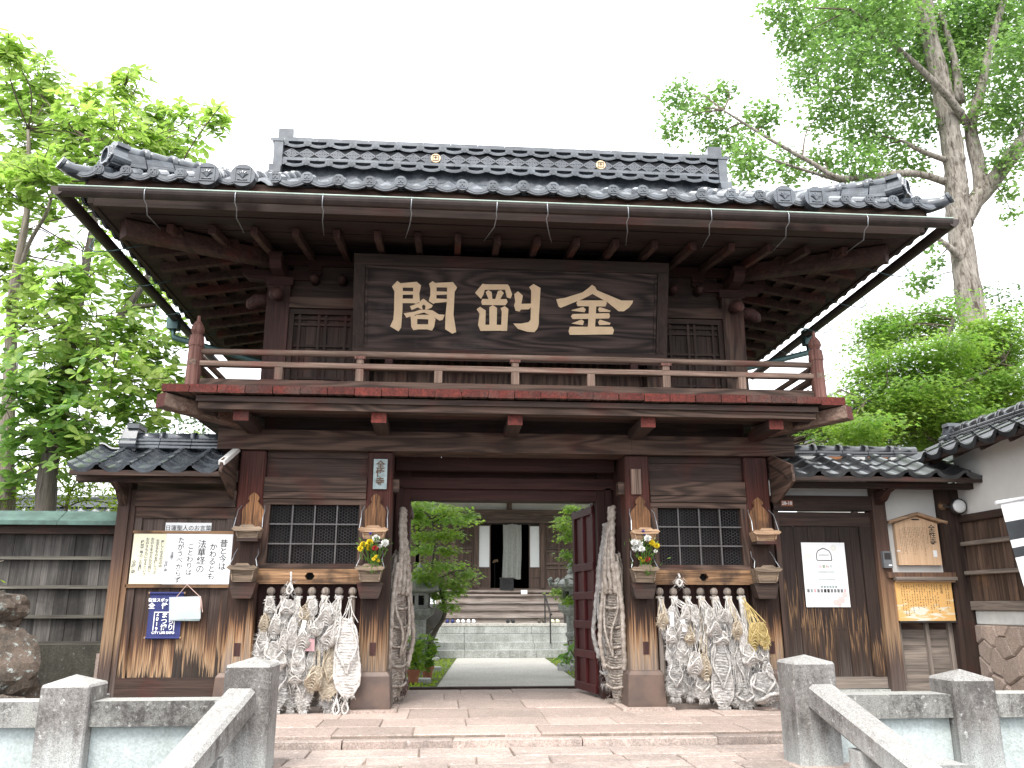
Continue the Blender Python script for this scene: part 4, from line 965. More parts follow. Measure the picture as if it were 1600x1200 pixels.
# bronze plaque and wooden plaque on the passage pillars
t = thing('bronze_plaque', 'small grey green bronze name plaque with raised characters on the left passage pillar', 'plaque', (-1.565, -0.004, 2.49))
MB().box(-0.082, 0.082, -0.03, 0.0, 0, 0.36).build('plate', M['bronze'], t, bevel=0.006, local=True)
for a in ((-.08, .08, 0.0, .016), (-.08, .08, .344, .36), (-.08, -.066, .017, .343), (.066, .08, .017, .343)): B('rim', a[0], a[1], -0.037, -0.03, a[2], a[3], M['bronze'], t, 0.002, local=True)
text('全性寺', 0.115, (0, -0.033, 0.185), M['inkbrown'], t, True, 0.003, extrude=0.004, local=True)
t = thing('wooden_plaque', 'plain split wooden name slat on the right passage pillar', 'plaque', (1.545, -0.004, 2.46))
for a, b in ((-.062, -.003), (.0, .062)): B('slat', a, b, -0.028, 0, 0, 0.31, M['paleZ'], t, 0.003, local=True)
# ================================================================= flower shelves on the four front pillars
PIL = ('outer left pillar', 'left passage pillar', 'right passage pillar', 'outer right pillar')
OG = [(-.115, 0), (-.118, .20), (-.125, .26), (-.10, .31), (-.062, .35), (-.045, .375), (-.062, .395), (-.058, .425), (-.03, .455), (0, .475)]
OGP = OG + [(-x, z) for x, z in OG[-2::-1]]
def tray(mb, zt, w0, w1, h, dp):
    """open box narrowing downwards, with a notched rim board"""
    n = 0.014
    for s in (-1, 1): mb.prism([(s * w0, zt), (s * (w0 - n), zt), (s * (w1 - n), zt - h), (s * w1, zt - h)], -dp, -0.02)
    mb.add([(-w0, -dp, zt), (w0, -dp, zt), (w1, -dp + 0.03, zt - h), (-w1, -dp + 0.03, zt - h), (-w0, -dp + n, zt), (w0, -dp + n, zt), (w1, -dp + 0.03 + n, zt - h), (-w1, -dp + 0.03 + n, zt - h)], [(3, 2, 1, 0), (4, 5, 6, 7), (0, 1, 5, 4)])
    mb.box(-w1, w1, -dp + 0.03, -0.02, zt - h - 0.012, zt - h)
def rim(mb, zt, w, dp):
    p = [(-w, zt + .004), (-w + .04, zt + 0.03), (-0.09, zt + 0.024), (-0.06, zt + 0.05), (0.06, zt + 0.05), (0.09, zt + 0.024), (w - .04, zt + 0.03), (w, zt + .004), (w - 0.03, zt - 0.022), (0, zt - 0.03), (-w + 0.03, zt - 0.022)]
    mb.prism(p, -dp - 0.028, -dp - 0.002)
LBU = ('weathered cedar flower shelf with ogee back board, upper one on the ', 'lower cedar flower shelf with wire stays on the ')
for i, x in enumerate(CX):
    xx = (-3.02, -1.6, 1.58, 3.05)[i]
    up = thing('flower_shelf', ('dark weathered ' if i in (0,) else 'orange cedar ') + 'flower shelf with ogee back board, upper of two on the ' + PIL[i], 'flower shelf', (xx, -0.02, 1.86), 'flower shelves on the gate pillars')
    MB().prism([(a, b + 0.10) for a, b in OGP], -0.03, 0.0).build('back_board', M['cedarZ'], up, bevel=0.004, local=True)
    MB().prism([(-.13, -0.26), (-.09, -0.19), (-.125, -0.12), (-.115, 0.1), (.115, 0.1), (.125, -0.12), (.09, -0.19), (.13, -0.26)], -0.028, 0.0).build('lower_board', M['col'], up, bevel=0.004, local=True)
    mb = MB(); tray(mb, 0.145, 0.138, 0.115, 0.10, 0.23); mb.build('tray', M['cedar' if i else 'cedargrey'], up, local=True, bevel=0.003)
    mb = MB(); rim(mb, 0.13, 0.175, 0.23); mb.build('rim_board', M['cedar' if i else 'cedargrey'], up, local=True, bevel=0.004)
    B('foot_board', -0.12, 0.12, -0.215, -0.03, -0.005, 0.03, M['darkX'], up, 0.004, local=True)
    for s in (-1, 1): MB().tube([(s * 0.128, -0.02, 0.42), (s * 0.152, -0.1, 0.36), (s * 0.15, -0.17, 0.27), (s * 0.16, -0.215, 0.15)], 0.005, 6).build('wire_stay', M['steel'], up, local=True)
    lo = thing('flower_shelf', 'lower, ' + ('dark charred', 'bouquet filled greyed', 'bouquet filled grey', 'grey empty')[i] + ' cedar flower shelf with wire stays on the ' + PIL[i], 'flower shelf', (xx - 0.02, -0.022, 1.38), 'flower shelves on the gate pillars')
    mb = MB(); tray(mb, 0.19, 0.14, 0.112, 0.15, 0.23); mb.build('tray', M['cedargrey'], lo, local=True, bevel=0.003)
    mb = MB(); rim(mb, 0.178, 0.172, 0.23); mb.build('rim_board', M['cedargrey'], lo, local=True, bevel=0.004)
    MB().prism([(-.15, 0.02), (-.12, -0.10), (-.10, -0.155), (.10, -0.155), (.12, -0.10), (.15, 0.02)], -0.16, 0.0).build('bracket_block', M['darkX'], lo, bevel=0.006, local=True)
    for s in (-1, 1): MB().tube([(s * 0.118, -0.03, 0.40), (s * 0.135, -0.1, 0.33), (s * 0.128, -0.17, 0.28), (s * 0.158, -0.22, 0.195)], 0.005, 6).build('wire_stay', M['steel'], lo, local=True)
# ================================================================= bouquets
def blossom(mb, c, r0, n, rg):
    c = Vector(c)
    for k in range(n):
        th = 2 * PI * k * 0.618; ph = math.acos(1 - 1.5 * (k + .5) / n)
        d = Vector((math.sin(ph) * math.cos(th), -math.cos(ph) * 0.9 - 0.1, math.sin(ph) * math.sin(th) + 0.25)).normalized()
        s = d.orthogonal().normalized() * r0 * 0.32; e = c + d * r0 * rg.uniform(0.85, 1.1); m_ = c + d * r0 * 0.6
        mb.add([c, m_ + s, e, m_ - s], [(0, 1, 2, 3)])
def bouquet(x, flowers, label, seed):
    rg = random.Random(seed)
    t = thing('flower_bouquet', label, 'bouquet', (x, -0.17, 1.46), 'offered bouquets on the passage pillars')
    st = MB(); lf = MB()
    for k, (fx, fz, rad, col, pet) in enumerate(flowers):
        X, Z = fx - x, fz - 1.46; yy = rg.uniform(-0.16, -0.04)
        mb = MB(); blossom(mb, (X, yy, Z), rad, pet, rg); mb.build('flower', M[col], t, local=True)
        st.tube([(rg.uniform(-.03, .03), 0, -0.05), (X * 0.4, yy * 0.5, Z * 0.5), (X, yy + 0.01, Z)], 0.004, 5)
    for k in range(150):
        a = rg.uniform(0.02, 0.42); X = rg.gauss(0, 0.045 + a * 0.13); yy = rg.uniform(-0.16, 0.03)
        d = Vector((X * 2 + rg.uniform(-.4, .4), rg.uniform(-.6, .2), rg.uniform(0.1, 1))).normalized(); p = Vector((X, yy, a)); L = rg.uniform(0.04, 0.085); s = d.orthogonal().normalized() * L * 0.16
        lf.add([p, p + d * L * .5 + s, p + d * L, p + d * L * .5 - s], [(0, 1, 2, 3)])
    st.build('stem_bunch', M['stemgreen'], t, local=True); lf.build('foliage', M['stemgreen'], t, kind='stuff', local=True)
lx = lambda p: -1.78 + (p - 556) * 0.0072
zz = lambda q: 2.01 - (q - 825) * 0.00723
rx_ = lambda p: 1.39 + (p - 986) * 0.0075
bouquet(-1.57, [(lx(580), zz(830), .026, 'fblue', 16), (lx(577), zz(834), .02, 'fblue', 14), (lx(586), zz(842), .05, 'fwhite', 46), (lx(601), zz(849), .048, 'fwhite', 42), (lx(592), zz(853), .03, 'fwhite', 26), (lx(566), zz(851), .042, 'fyellow', 44), (lx(577), zz(848), .044, 'fyellow', 44), (lx(563), zz(858), .038, 'fyellow', 36), (lx(575), zz(856), .036, 'fyellow', 36), (lx(586), zz(857), .036, 'fred', 32), (lx(588), zz(870), .026, 'fyellow', 20), (lx(584), zz(874), .026, 'fyellow', 20), (lx(591), zz(876), .022, 'fyellow', 18)], 'bouquet of yellow and white chrysanthemums with one red bloom on the left passage pillar', 5)
bouquet(1.57, [(rx_(1007), zz(827), .026, 'fblue', 16), (rx_(1009), zz(832), .02, 'fblue', 14), (rx_(1013), zz(839), .046, 'fwhite', 46), (rx_(992), zz(846), .046, 'fwhite', 44), (rx_(1001), zz(847), .046, 'fwhite', 44), (rx_(994), zz(855), .044, 'fwhite', 44), (rx_(1003), zz(856), .042, 'fwhite', 40), (rx_(1020), zz(846), .042, 'fyellow', 44), (rx_(1029), zz(850), .04, 'fyellow', 40), (rx_(1026), zz(859), .026, 'fwhite', 20), (rx_(1002), zz(870), .026, 'fyellow', 20), (rx_(1007), zz(874), .028, 'fyellow', 20), (rx_(1014), zz(872), .042, 'fred', 40)], 'bouquet led by a white chrysanthemum cluster with yellow and red on the right passage pillar', 9)
# ================================================================= straw sandals
def sole_mesh(L, W, rows, th, rg, rough=0.0, waist=0.1):
    mb = MB(); nv = rows * 3; nu = 9
    ph = rg.uniform(0, 6)
    def hw(t):
        q = max(0.0, 1 - abs(2 * t - 1) ** 3.2) ** 0.5
        return W / 2 * max(0.25, q) * (1 - waist * math.exp(-((t - 0.55) / 0.2) ** 2)) * (0.9 + 0.1 * math.cos(PI * t))
    def f(side):
        def g(u, v):
            t = v; x = (2 * u - 1) * hw(t) * (1 + rough * 0.04 * math.sin(rows * 6.28 * v + ph)); ee = 1 - (2 * u - 1) ** 4
            b = abs(math.sin(PI * rows * v)); weave = 0.5 + 0.5 * math.sin(PI * (8 * u + round(rows * v - 0.001)))
            y = -th * (0.35 + 0.65 * ee * (0.35 + 0.65 * b * (0.6 + 0.4 * weave))) if side else th * 0.3
            k = rough * th * 0.35
            return (x + rg.uniform(-k, k), y + rg.uniform(-k, k), (t - 0.5) * L + 0.02 * L * math.sin(ph + 2 * u) * ee)
        return g
    mb.grid(lambda u, v: f(True)(u, v), nu, nv)
    mb.grid(lambda u, v: f(False)(1 - u, v), nu, nv)
    return mb, hw
def rope(mb, pts, r0, rg, tw=None, n=6):
    """a lumpy twisted rope"""
    P = [Vector(p) for p in pts]; out = []; rr = []
    for a, b in zip(P, P[1:]):
        k = max(2, int((b - a).length / (r0 * 1.6)))
        for i in range(k): out.append(a + (b - a) * (i / k))
    out.append(P[-1])
    for i, p in enumerate(out):
        rr.append(r0 * (1.12 if i % 2 else 0.82)); out[i] = p + Vector((rg.uniform(-1, 1), rg.uniform(-1, 1), rg.uniform(-1, 1))) * r0 * 0.18
    return mb.tube(out, rr, n)
def smooth_pts(pts, k=4):
    P = [Vector(p) for p in pts]; out = []
    for i in range(len(P) - 1):
        p0, p1, p2, p3 = P[max(i - 1, 0)], P[i], P[i + 1], P[min(i + 2, len(P) - 1)]
        for j in range(k):
            t = j / k; out.append(0.5 * ((2 * p1) + (p2 - p0) * t + (2 * p0 - 5 * p1 + 4 * p2 - p3) * t * t + (3 * p1 - p0 - 3 * p2 + p3) * t ** 3))
    out.append(P[-1]); return out
def fringe(mb, L, W, hw, n, ln, rg, th):
    for k in range(n):
        t = rg.random(); s = rg.choice((-1, 1, 0, 0))
        x = s * hw(t) if s else rg.uniform(-1, 1) * hw(t)
        p = Vector((x, -th * 0.8 if not s else 0, (t - 0.5) * L))
        d = Vector((s * rg.uniform(0.2, 1) + rg.uniform(-.5, .5), rg.uniform(-0.5, 0.0), rg.uniform(-1, 0.3))).normalized() * ln * rg.uniform(0.5, 1.3)
        q = Vector((rg.uniform(-1, 1), 0, rg.uniform(-1, 1))).normalized() * 0.0028
        mb.add([p + q, p - q, p + d], [(0, 1, 2)])
    for k in range(n // 4):       # toe tuft
        p = Vector((rg.uniform(-1, 1) * hw(0.05), rg.uniform(-th, 0), -0.49 * L)); d = Vector((rg.uniform(-.5, .5), rg.uniform(-.4, .1), -1)).normalized() * ln * rg.uniform(0.6, 1.6); q = Vector((0.003, 0, 0))
        mb.add([p + q, p - q, p + d], [(0, 1, 2)])
def sandal(loc, L, W, tilt, typ, mt, label, group, peg=None, seed=0, rz=0.0, th=None, pitch=0.0):
    rg = random.Random(seed * 31 + 5)
    t = thing('straw_sandal', label, 'straw sandal', loc, group, (pitch, tilt, rz))
    th = th or min(0.035, W * 0.28)
    rows = max(9, int(L / (0.014 if L < 0.7 else 0.03)))
    rough = 1.0 if typ == 'fluffy' else 0.45
    mb, hw = sole_mesh(L, W, rows, th, rg, rough)
    mb.build('sole', mt, t, local=True, smooth=True)
    rr = max(0.0055, min(0.028, W * 0.05))
    if typ != 'fluffy' or L > 0.6:
        mb = MB()
        pts = [(s * hw(v), -th * 0.35, (v - 0.5) * L) for s, vs in ((-1, np.linspace(0.97, 0.02, 9)), (1, np.linspace(0.02, 0.97, 9))) for v in vs]
        rope(mb, pts, rr, rg); mb.build('edge_rope', mt, t, local=True, smooth=True)
    if typ in ('slipper', 'curl'):
        mb = MB(); v0 = 0.06
        for k in range(6 if typ == 'slipper' else 3):
            v = v0 + 0.055 * k; wv = hw(v); dp = W * (0.42 + 0.12 * k) * (1.0 if typ == 'curl' else 0.8)
            pts = smooth_pts([(-wv, 0, (v - .5) * L), (-wv * 0.85, -dp * 0.7, (v - .5) * L + 0.01), (0, -dp, (v - .5) * L + 0.02 + 0.02 * k), (wv * 0.85, -dp * 0.7, (v - .5) * L + 0.01), (wv, 0, (v - .5) * L)], 3)
            rope(mb, pts, rr * 1.25, rg)
        mb.build('toe_cap', mt, t, local=True, smooth=True)
    # straps over the sole
    mb = MB()
    for s in (-1, 1):
        pts = smooth_pts([(0.0, -th * 1.0, -0.22 * L), (s * W * 0.16, -th * 1.7 - 0.01, -0.05 * L), (s * hw(0.62) * 0.95, -th * 1.1, 0.12 * L), (s * hw(0.85) * 0.7, -th * 1.0, 0.34 * L), (s * 0.2 * W, -th, 0.5 * L)], 3)
        rope(mb, pts, rr * 0.85, rg)
    mb.build('strap', mt, t, local=True, smooth=True)
    if peg:
        mb = MB(); inv = Euler((pitch, tilt, rz)).to_matrix().inverted()
        pk = inv @ (Vector(peg) - Vector(loc)); top = Vector((0, 0, 0.47 * L))
        for k in range(7):
            off = Vector((rg.uniform(-.035, .035), rg.uniform(-.05, 0.0), 0)); st = Vector((rg.uniform(-.48, .48) * W, -th * 0.5, rg.uniform(0.2, 0.45) * L))
            mid = (st + pk) / 2 + Vector((rg.uniform(-.035, .035), rg.uniform(-.05, 0.0), -0.01))
            mb.tube(smooth_pts([st, mid, pk + off], 3), rg.uniform(0.0035, 0.006), 5)
        pts = [pk + Vector((0.047 * math.cos(a), 0.047 * math.sin(a) - 0.0, rg.uniform(-.012, .012))) for a in np.linspace(0, 2 * PI, 9)]
        rope(mb, pts, 0.007, rg)
        mb.build('hanging_cord', mt, t, local=True, smooth=True)
    if True:
        mb = MB(); fringe(mb, L, W, hw, (300 if typ == 'fluffy' else 110), 0.05 if typ == 'fluffy' else 0.035, rg, th); mb.build('straw_fringe', mt, t, kind='stuff', local=True)
    return t
W_, G_, T_, Y_ = M['straww'], M['strawg'], M['strawt'], M['strawy']
CN = {id(W_): 'white', id(G_): 'grey', id(T_): 'tan', id(Y_): 'golden'}
KN = {'sole': 'flat woven', 'fluffy': 'shaggy frayed', 'slipper': 'slipper shaped', 'curl': 'curled open toed'}
ORD = ('first', 'second', 'third', 'fourth', 'fifth', 'sixth', 'seventh')
def cluster(side, data, ox, oy, sc, fx, fz, word):
    gname = 'straw sandals hung under the %s window' % word
    used = {}
    for i, (cx, cy, w_, h_, tilt, typ, mt, lay) in enumerate(data):
        X, Z = fx(ox + cx / sc), fz(oy + cy / sc)
        k = 0.0071 if side == 'L' else 0.0076
        W, L = 1.12 * w_ / sc * k, 1.1 * h_ / sc * 0.0069
        pi = min(range(7), key=lambda q: abs(PEGS[side][q] - X)); peg = (PEGS[side][pi], 0.02, 1.24)
        lev = 'top' if Z + L / 2 > 1.12 else ('upper' if Z > 0.78 else ('middle' if Z > 0.5 else ('low' if Z > 0.28 else 'lowest')))
        size = 'tiny' if L < 0.2 else ('small' if L < 0.27 else ('medium' if L < 0.45 else 'large'))
        base = '%s %s %s straw sandal, %s row, %s, %s bundle, near %s peg' % (size, CN[id(mt)], KN[typ], lev, ('at the back', 'midway', 'in front')[lay], word, ORD[pi])
        used[base] = used.get(base, 0) + 1
        if used[base] > 1: base = base.replace('sandal,', 'sandal behind its twin,')
        sandal((X, -0.07 - 0.055 * lay, max(Z, L / 2 + 0.03)), L, W, R(tilt), typ, mt, base, gname, peg, i + (50 if side == 'R' else 0))
LF = lambda p: -2.82 + (p - 405) * 0.0071
ZF = lambda q: 0.78 - (q - 1000) * 0.00695
RF = lambda p: 1.79 + (p - 1035) * 0.00773
ZR_ = lambda q: 1.30 - (q - 925) * 0.0069
left = [(60, 440, 75, 110, 5, 'slipper', T_, 1), (85, 320, 70, 120, -8, 'curl', W_, 1), (140, 465, 75, 130, 4, 'slipper', W_, 2), (190, 430, 70, 120, -3, 'sole', W_, 1), (215, 330, 95, 110, 0, 'curl', W_, 1),
 (265, 515, 75, 200, 4, 'sole', W_, 2), (360, 545, 100, 170, 10, 'slipper', W_, 2), (345, 400, 90, 130, -6, 'fluffy', T_, 1), (400, 330, 70, 120, 2, 'sole', W_, 1), (300, 420, 75, 150, 6, 'sole', W_, 1), (505, 390, 110, 170, 3, 'slipper', W_, 1), (450, 470, 90, 130, 30, 'curl', W_, 2), (550, 540, 100, 150, 25, 'slipper', W_, 2), (480, 580, 70, 150, -4, 'sole', W_, 1),
 (675, 690, 185, 520, -4, 'sole', W_, 2), (560, 790, 150, 360, 8, 'sole', T_, 1), (50, 610, 100, 190, 3, 'fluffy', W_, 1), (150, 680, 150, 190, -10, 'curl', W_, 2), (210, 580, 65, 170, 3, 'slipper', W_, 2), (255, 710, 70, 210, 2, 'sole', W_, 1), (325, 705, 95, 210, -2, 'sole', W_, 2), (110, 820, 85, 180, 0, 'slipper', W_, 1), (185, 990, 140, 370, 5, 'fluffy', G_, 1), (285, 1010, 85, 330, 2, 'fluffy', G_, 0), (365, 1015, 100, 290, -3, 'fluffy', W_, 1), (450, 840, 110, 160, 18, 'slipper', T_, 2), (410, 740, 70, 190, 4, 'sole', W_, 1), (545, 985, 115, 180, -5, 'fluffy', G_, 0), (310, 820, 100, 120, 0, 'curl', W_, 1)]
right = [(65, 370, 80, 110, 3, 'slipper', T_, 1), (145, 335, 65, 150, -4, 'sole', W_, 1), (120, 500, 80, 130, 2, 'curl', W_, 2), (240, 320, 65, 150, 2, 'slipper', W_, 2), (205, 450, 100, 160, -3, 'slipper', W_, 1), (315, 315, 65, 140, 0, 'sole', W_, 2), (265, 510, 75, 90, 5, 'curl', T_, 2), (335, 450, 65, 150, 0, 'sole', W_, 1), (430, 345, 75, 140, 2, 'sole', W_, 2), (455, 450, 105, 110, -4, 'slipper', W_, 2), (540, 340, 80, 110, 5, 'slipper', W_, 2), (510, 520, 120, 110, 0, 'curl', W_, 2), (570, 500, 105, 260, -14, 'sole', G_, 1), (645, 450, 70, 130, 5, 'slipper', T_, 2),
 (600, 380, 55, 130, -6, 'sole', W_, 1), (775, 500, 75, 200, 4, 'slipper', Y_, 2), (850, 490, 90, 190, -10, 'sole', Y_, 2), (120, 625, 80, 200, 2, 'sole', G_, 1), (215, 625, 110, 200, -2, 'sole', W_, 1), (410, 570, 75, 160, 2, 'sole', W_, 1), (295, 730, 105, 180, 10, 'slipper', W_, 2), (370, 750, 85, 190, -4, 'slipper', T_, 2), (145, 860, 130, 280, 2, 'fluffy', G_, 1), (255, 900, 85, 210, -4, 'fluffy', G_, 0), (355, 930, 130, 170, -3, 'fluffy', W_, 1), (500, 900, 165, 500, -1, 'fluffy', G_, 2), (690, 790, 125, 500, -4, 'sole', G_, 1), (600, 890, 75, 300, 2, 'fluffy', G_, 0), (670, 1085, 165, 140, 0, 'fluffy', G_, 2), (725, 660, 115, 160, -14, 'curl', W_, 2), (860, 670, 70, 130, 0, 'curl', W_, 1), (875, 790, 75, 170, -5, 'slipper', W_, 1), (830, 930, 220, 230, -12, 'curl', G_, 2), (890, 1050, 160, 190, -24, 'fluffy', G_, 1), (540, 670, 65, 130, -6, 'sole', T_, 1), (690, 560, 60, 170, 0, 'sole', W_, 2), (800, 640, 60, 150, 5, 'sole', W_, 1)]
left += [(45, 520, 70, 160, 2, 'sole', W_, 0), (110, 560, 80, 170, -4, 'fluffy', W_, 0), (240, 400, 60, 190, 3, 'sole', W_, 0), (330, 560, 80, 200, 0, 'fluffy', W_, 0), (440, 620, 90, 200, 4, 'fluffy', W_, 0), (555, 440, 70, 160, 8, 'sole', W_, 1), (600, 480, 80, 150, -6, 'slipper', W_, 1), (390, 900, 90, 220, 3, 'sole', W_, 0), (120, 960, 90, 260, -3, 'fluffy', G_, 0), (480, 720, 80, 200, -5, 'sole', G_, 0), (230, 860, 90, 220, 0, 'fluffy', W_, 0), (60, 760, 70, 220, 4, 'sole', G_, 0)]
right += [(95, 420, 60, 170, 3, 'sole', G_, 0), (175, 540, 75, 180, -3, 'fluffy', W_, 0), (290, 600, 80, 200, 2, 'sole', W_, 0), (380, 480, 70, 190, 0, 'fluffy', W_, 0), (460, 620, 80, 200, 3, 'sole', G_, 0), (690, 470, 75, 190, -5, 'sole', W_, 1), (740, 800, 90, 230, 4, 'fluffy', G_, 0), (800, 760, 80, 220, -4, 'sole', W_, 0), (200, 780, 80, 220, -2, 'sole', G_, 0), (420, 820, 80, 230, 2, 'fluffy', G_, 0), (610, 640, 70, 220, -2, 'sole', W_, 1), (880, 620, 60, 160, -3, 'sole', W_, 0)]
cluster('L', left, 400, 880, 4.706, LF, ZF, 'left')
cluster('R', right, 1020, 900, 5.216, RF, ZR_, 'right')
# pink cloth tag, top tassel and knotted rope tails in the left bundle
t = thing('cloth_tag', 'small pink cloth tag caught between the sandals of the left bundle', 'cloth tag', (LF(485), -0.2, ZF(1008)))
MB().grid(lambda u, v: ((u - .5) * 0.11 * (1 - v * .4) + 0.02 * v, -0.01 * math.sin(u * 5) - 0.01 * v, (v - .5) * 0.13), 5, 5).build('cloth', M['pinkcloth'], t, local=True, smooth=True)
MB().tube([(0.0, 0, 0.06), (0.01, 0.02, 0.2)], 0.004, 5).build('string', W_, t, local=True)
def tassel(loc, h, label, group, seed, mt):
    rg = random.Random(seed); t = thing('straw_tassel', label, 'straw tassel', loc, group); mb = MB()
    rope(mb, smooth_pts([(0, 0, h), (0.01, -0.01, h * 0.6), (0, 0, h * 0.35), (-0.03, -0.02, 0.0), (0, -0.03, -0.05), (0.035, -0.02, 0.0), (0.0, 0, h * 0.35)], 3), 0.012, rg); mb.build('knot_loop', mt, t, local=True, smooth=True)
    mb = MB()
    for k in range(60):
        p = Vector((rg.uniform(-.05, .05), rg.uniform(-.03, .01), rg.uniform(-.05, h * .5))); d = Vector((rg.uniform(-1, 1), rg.uniform(-.5, .2), rg.uniform(-1, .3))).normalized() * rg.uniform(.03, .09); mb.add([p + Vector((.003, 0, 0)), p - Vector((.003, 0, 0)), p + d], [(0, 1, 2)])
    mb.build('loose_straw', mt, t, kind='stuff', local=True)
tassel((LF(446), -0.09, ZF(922)), 0.2, 'white straw tassel knotted over the left pierced rail', 'straw tassels', 3, W_)
tassel((RF(1063), -0.06, ZR_(908)), 0.1, 'tiny white knotted tassel pinned on the right pierced rail', 'straw tassels', 4, W_)
tassel((LF(544), -0.16, 0.05), 0.30, 'knotted straw rope tail reaching the slab beside the copper base, left bundle', 'straw tassels', 6, W_)
tassel((LF(530), -0.15, 0.04), 0.34, 'second thick straw rope tail on the slab, just left of its knotted neighbour', 'straw tassels', 7, W_)
# paper strips tied among the sandals
for (side, cx, cy, ww, hh, tl, lab) in (('L', 350, 470, 30, 90, 8, 'white paper strip tied to the tan slipper in the left sandal bundle'), ('L', 510, 560, 35, 50, 60, 'short slanting paper strip by the tan slipper at the right of the left bundle'), ('R', 122, 360, 28, 110, 0, 'long white paper strip under the first pegs of the right sandal bundle'), ('R', 212, 415, 34, 90, -8, 'tilted white paper strip over the tan slipper of the right sandal bundle')):
    if side == 'L': X, Z, k = LF(400 + cx / 4.706), ZF(880 + cy / 4.706), 0.0071 / 4.706
    else: X, Z, k = RF(1020 + cx / 5.216), ZR_(900 + cy / 5.216), 0.0076 / 5.216
    t = MB().grid(lambda u, v: ((u - .5) * ww * k, -0.004 * math.sin(v * 5), (v - .5) * hh * k), 2, 6).build('paper_strip', M['paper'], smooth=True, tag=(lab, 'paper strip', 'paper strips among the sandals'))
    t.location = (X, -0.235, Z); t.rotation_euler = (0, R(tl), 0)
# very large sandals on the passage walls
def giant(loc, L, W, mt, label, seed, top, tilt=0.0):
    rz = PI / 2 - 0.45 if loc[0] < 0 else -PI / 2 + 0.5
    t = sandal(loc, L, W, tilt, 'sole', mt, label, 'giant sandals on the passage walls', None, seed, rz, 0.08)
    rg = random.Random(seed); mb = MB()
    for s in (-1, 0, 1):
        rope(mb, smooth_pts([(s * W * 0.25, -0.08, L * 0.2), (s * W * 0.2, -0.1, L * 0.42), (s * W * 0.1, -0.06, L / 2 + top * 0.5), (s * W * 0.08 + 0.02, -0.05, L / 2 + top)], 4), 0.035, rg, n=8)
    for s in (-1, 1): rope(mb, smooth_pts([(s * W * 0.5, -0.06, -L * 0.3), (s * W * 0.62, -0.1, -L * 0.1), (s * W * 0.5, -0.08, L * 0.15), (s * W * 0.3, -0.08, L * 0.42)], 4), 0.03, rg, n=8)
    for k in range(6):
        z = -L * 0.4 + k * L * 0.13; rope(mb, smooth_pts([(-W * 0.5, -0.05, z), (0, -0.1, z - 0.03), (W * 0.5, -0.05, z)], 3), 0.016, rg)
    mb.build('heavy_rope', mt, t, local=True, smooth=True)
    mb = MB(); _, hw = sole_mesh(0.1, W, 3, .01, rg); fringe(mb, L, W, lambda q: W / 2, 420, 0.07, rg, 0.08); mb.build('straw_fringe', mt, t, kind='stuff', local=True)
    return t
giant((-1.36, 0.62, 0.93), 1.72, 0.46, M['strawd'], 'giant dark straw sandal hung on the left wall of the passage', 101, 0.55)
giant((1.36, 0.84, 0.98), 1.6, 0.40, M['strawg'], 'giant dark straw sandal on the right passage wall, behind a paler one', 102, 0.40)
giant((1.345, 0.40, 0.93), 1.76, 0.36, M['strawd'], 'giant pale straw sandal on the right passage wall, nearest the pillar', 103, 0.55)
# ================================================================= wave roof tiles for the low walls
def wave_tile(w, ln, lip=0.05, amp=0.052, name='roof_tile', mt='tile'):
    """one S shaped pan tile: eave lip at y=0, rising back along +y; crest on its right side"""
    mb = MB(); n = 12
    def pz(u): return amp * (0.5 + 0.5 * math.cos(2 * PI * (u - 0.93))) ** 1.6 - 0.018 * math.sin(PI * min(1, u / 0.8))
    P = [(-w / 2 + (w + 0.02) * i / n, pz(i / n)) for i in range(n + 1)]
    mb.prism([(x, z - lip * (1.0 if u < .8 else 0.6)) for (x, z), u in zip(P, np.linspace(0, 1, n + 1))] + P[::-1], -0.012, 0.012)
    vs = [(x, 0.0, z) for x, z in P] + [(x, ln, z) for x, z in P] + [(x, ln, z - 0.02) for x, z in P] + [(x, 0.0, z - 0.02) for x, z in P]
    m1 = n + 1
    for k in range(3): mb.add([vs[k * m1 + i] for i in range(m1)] + [vs[(k + 1) * m1 + i] for i in range(m1)], [(i, i + 1, m1 + i + 1, m1 + i) for i in range(n)])
    return mb.mesh(name, M[mt], smooth=False)
def tile_roof(parent, x0, x1, ye, ze, slope, nrow, w, me, yback, gauge=0.23):
    """front and back slopes of wave tiles on a low wall running along X"""
    a = math.atan(slope)
    n = int(round((x1 - x0) / w)); st = (x1 - x0) / n
    for i in range(n):
        for j in range(nrow):
            d = gauge * j
            inst(me, 'roof_tile', parent, (x0 + st * (i + .5), ye + d * math.cos(a), ze + d * math.sin(a) + 0.018), (a - 0.06, 0, 0), (st / w, 1, 1))
            inst(me, 'roof_tile', parent, (x0 + st * (i + .5), yback - d * math.cos(a), ze + d * math.sin(a) + 0.018), (a - 0.06, 0, PI), (st / w, 1, 1))
def ridge_stack(parent, p0, p1, layers, mt, mtc, capr=0.06, seg=0.35, collar=True):
    p0, p1 = Vector(p0), Vector(p1); n = max(2, int((p1 - p0).length / seg))
    for L in range(layers):
        for k in range(n):
            a = p0 + (p1 - p0) * (k / n) + Vector((0, 0, 0.045 * L + 0.02)); b = p0 + (p1 - p0) * ((k + 1) / n) + Vector((0, 0, 0.045 * L + 0.02)); d = (b - a).normalized() * 0.004
            MB().bar(a + d, b - d, 0.26 - 0.03 * L, 0.038).build('flat_ridge_tile', mt, parent, bevel=0.008)
    up = Vector((0, 0, 0.045 * layers + 0.015))
    for k in range(n):
        a = p0 + (p1 - p0) * (k / n) + up; b = p0 + (p1 - p0) * ((k + 1) / n) + up
        MB().tube([a, b], capr, 12).build('ridge_cap_tile', mtc, parent, smooth=True)
        if collar and k:
            d = (b - a).normalized() * 0.028; MB().tube([a - d, a + d], capr + 0.014, 12).build('ridge_collar', mtc, parent, smooth=True)
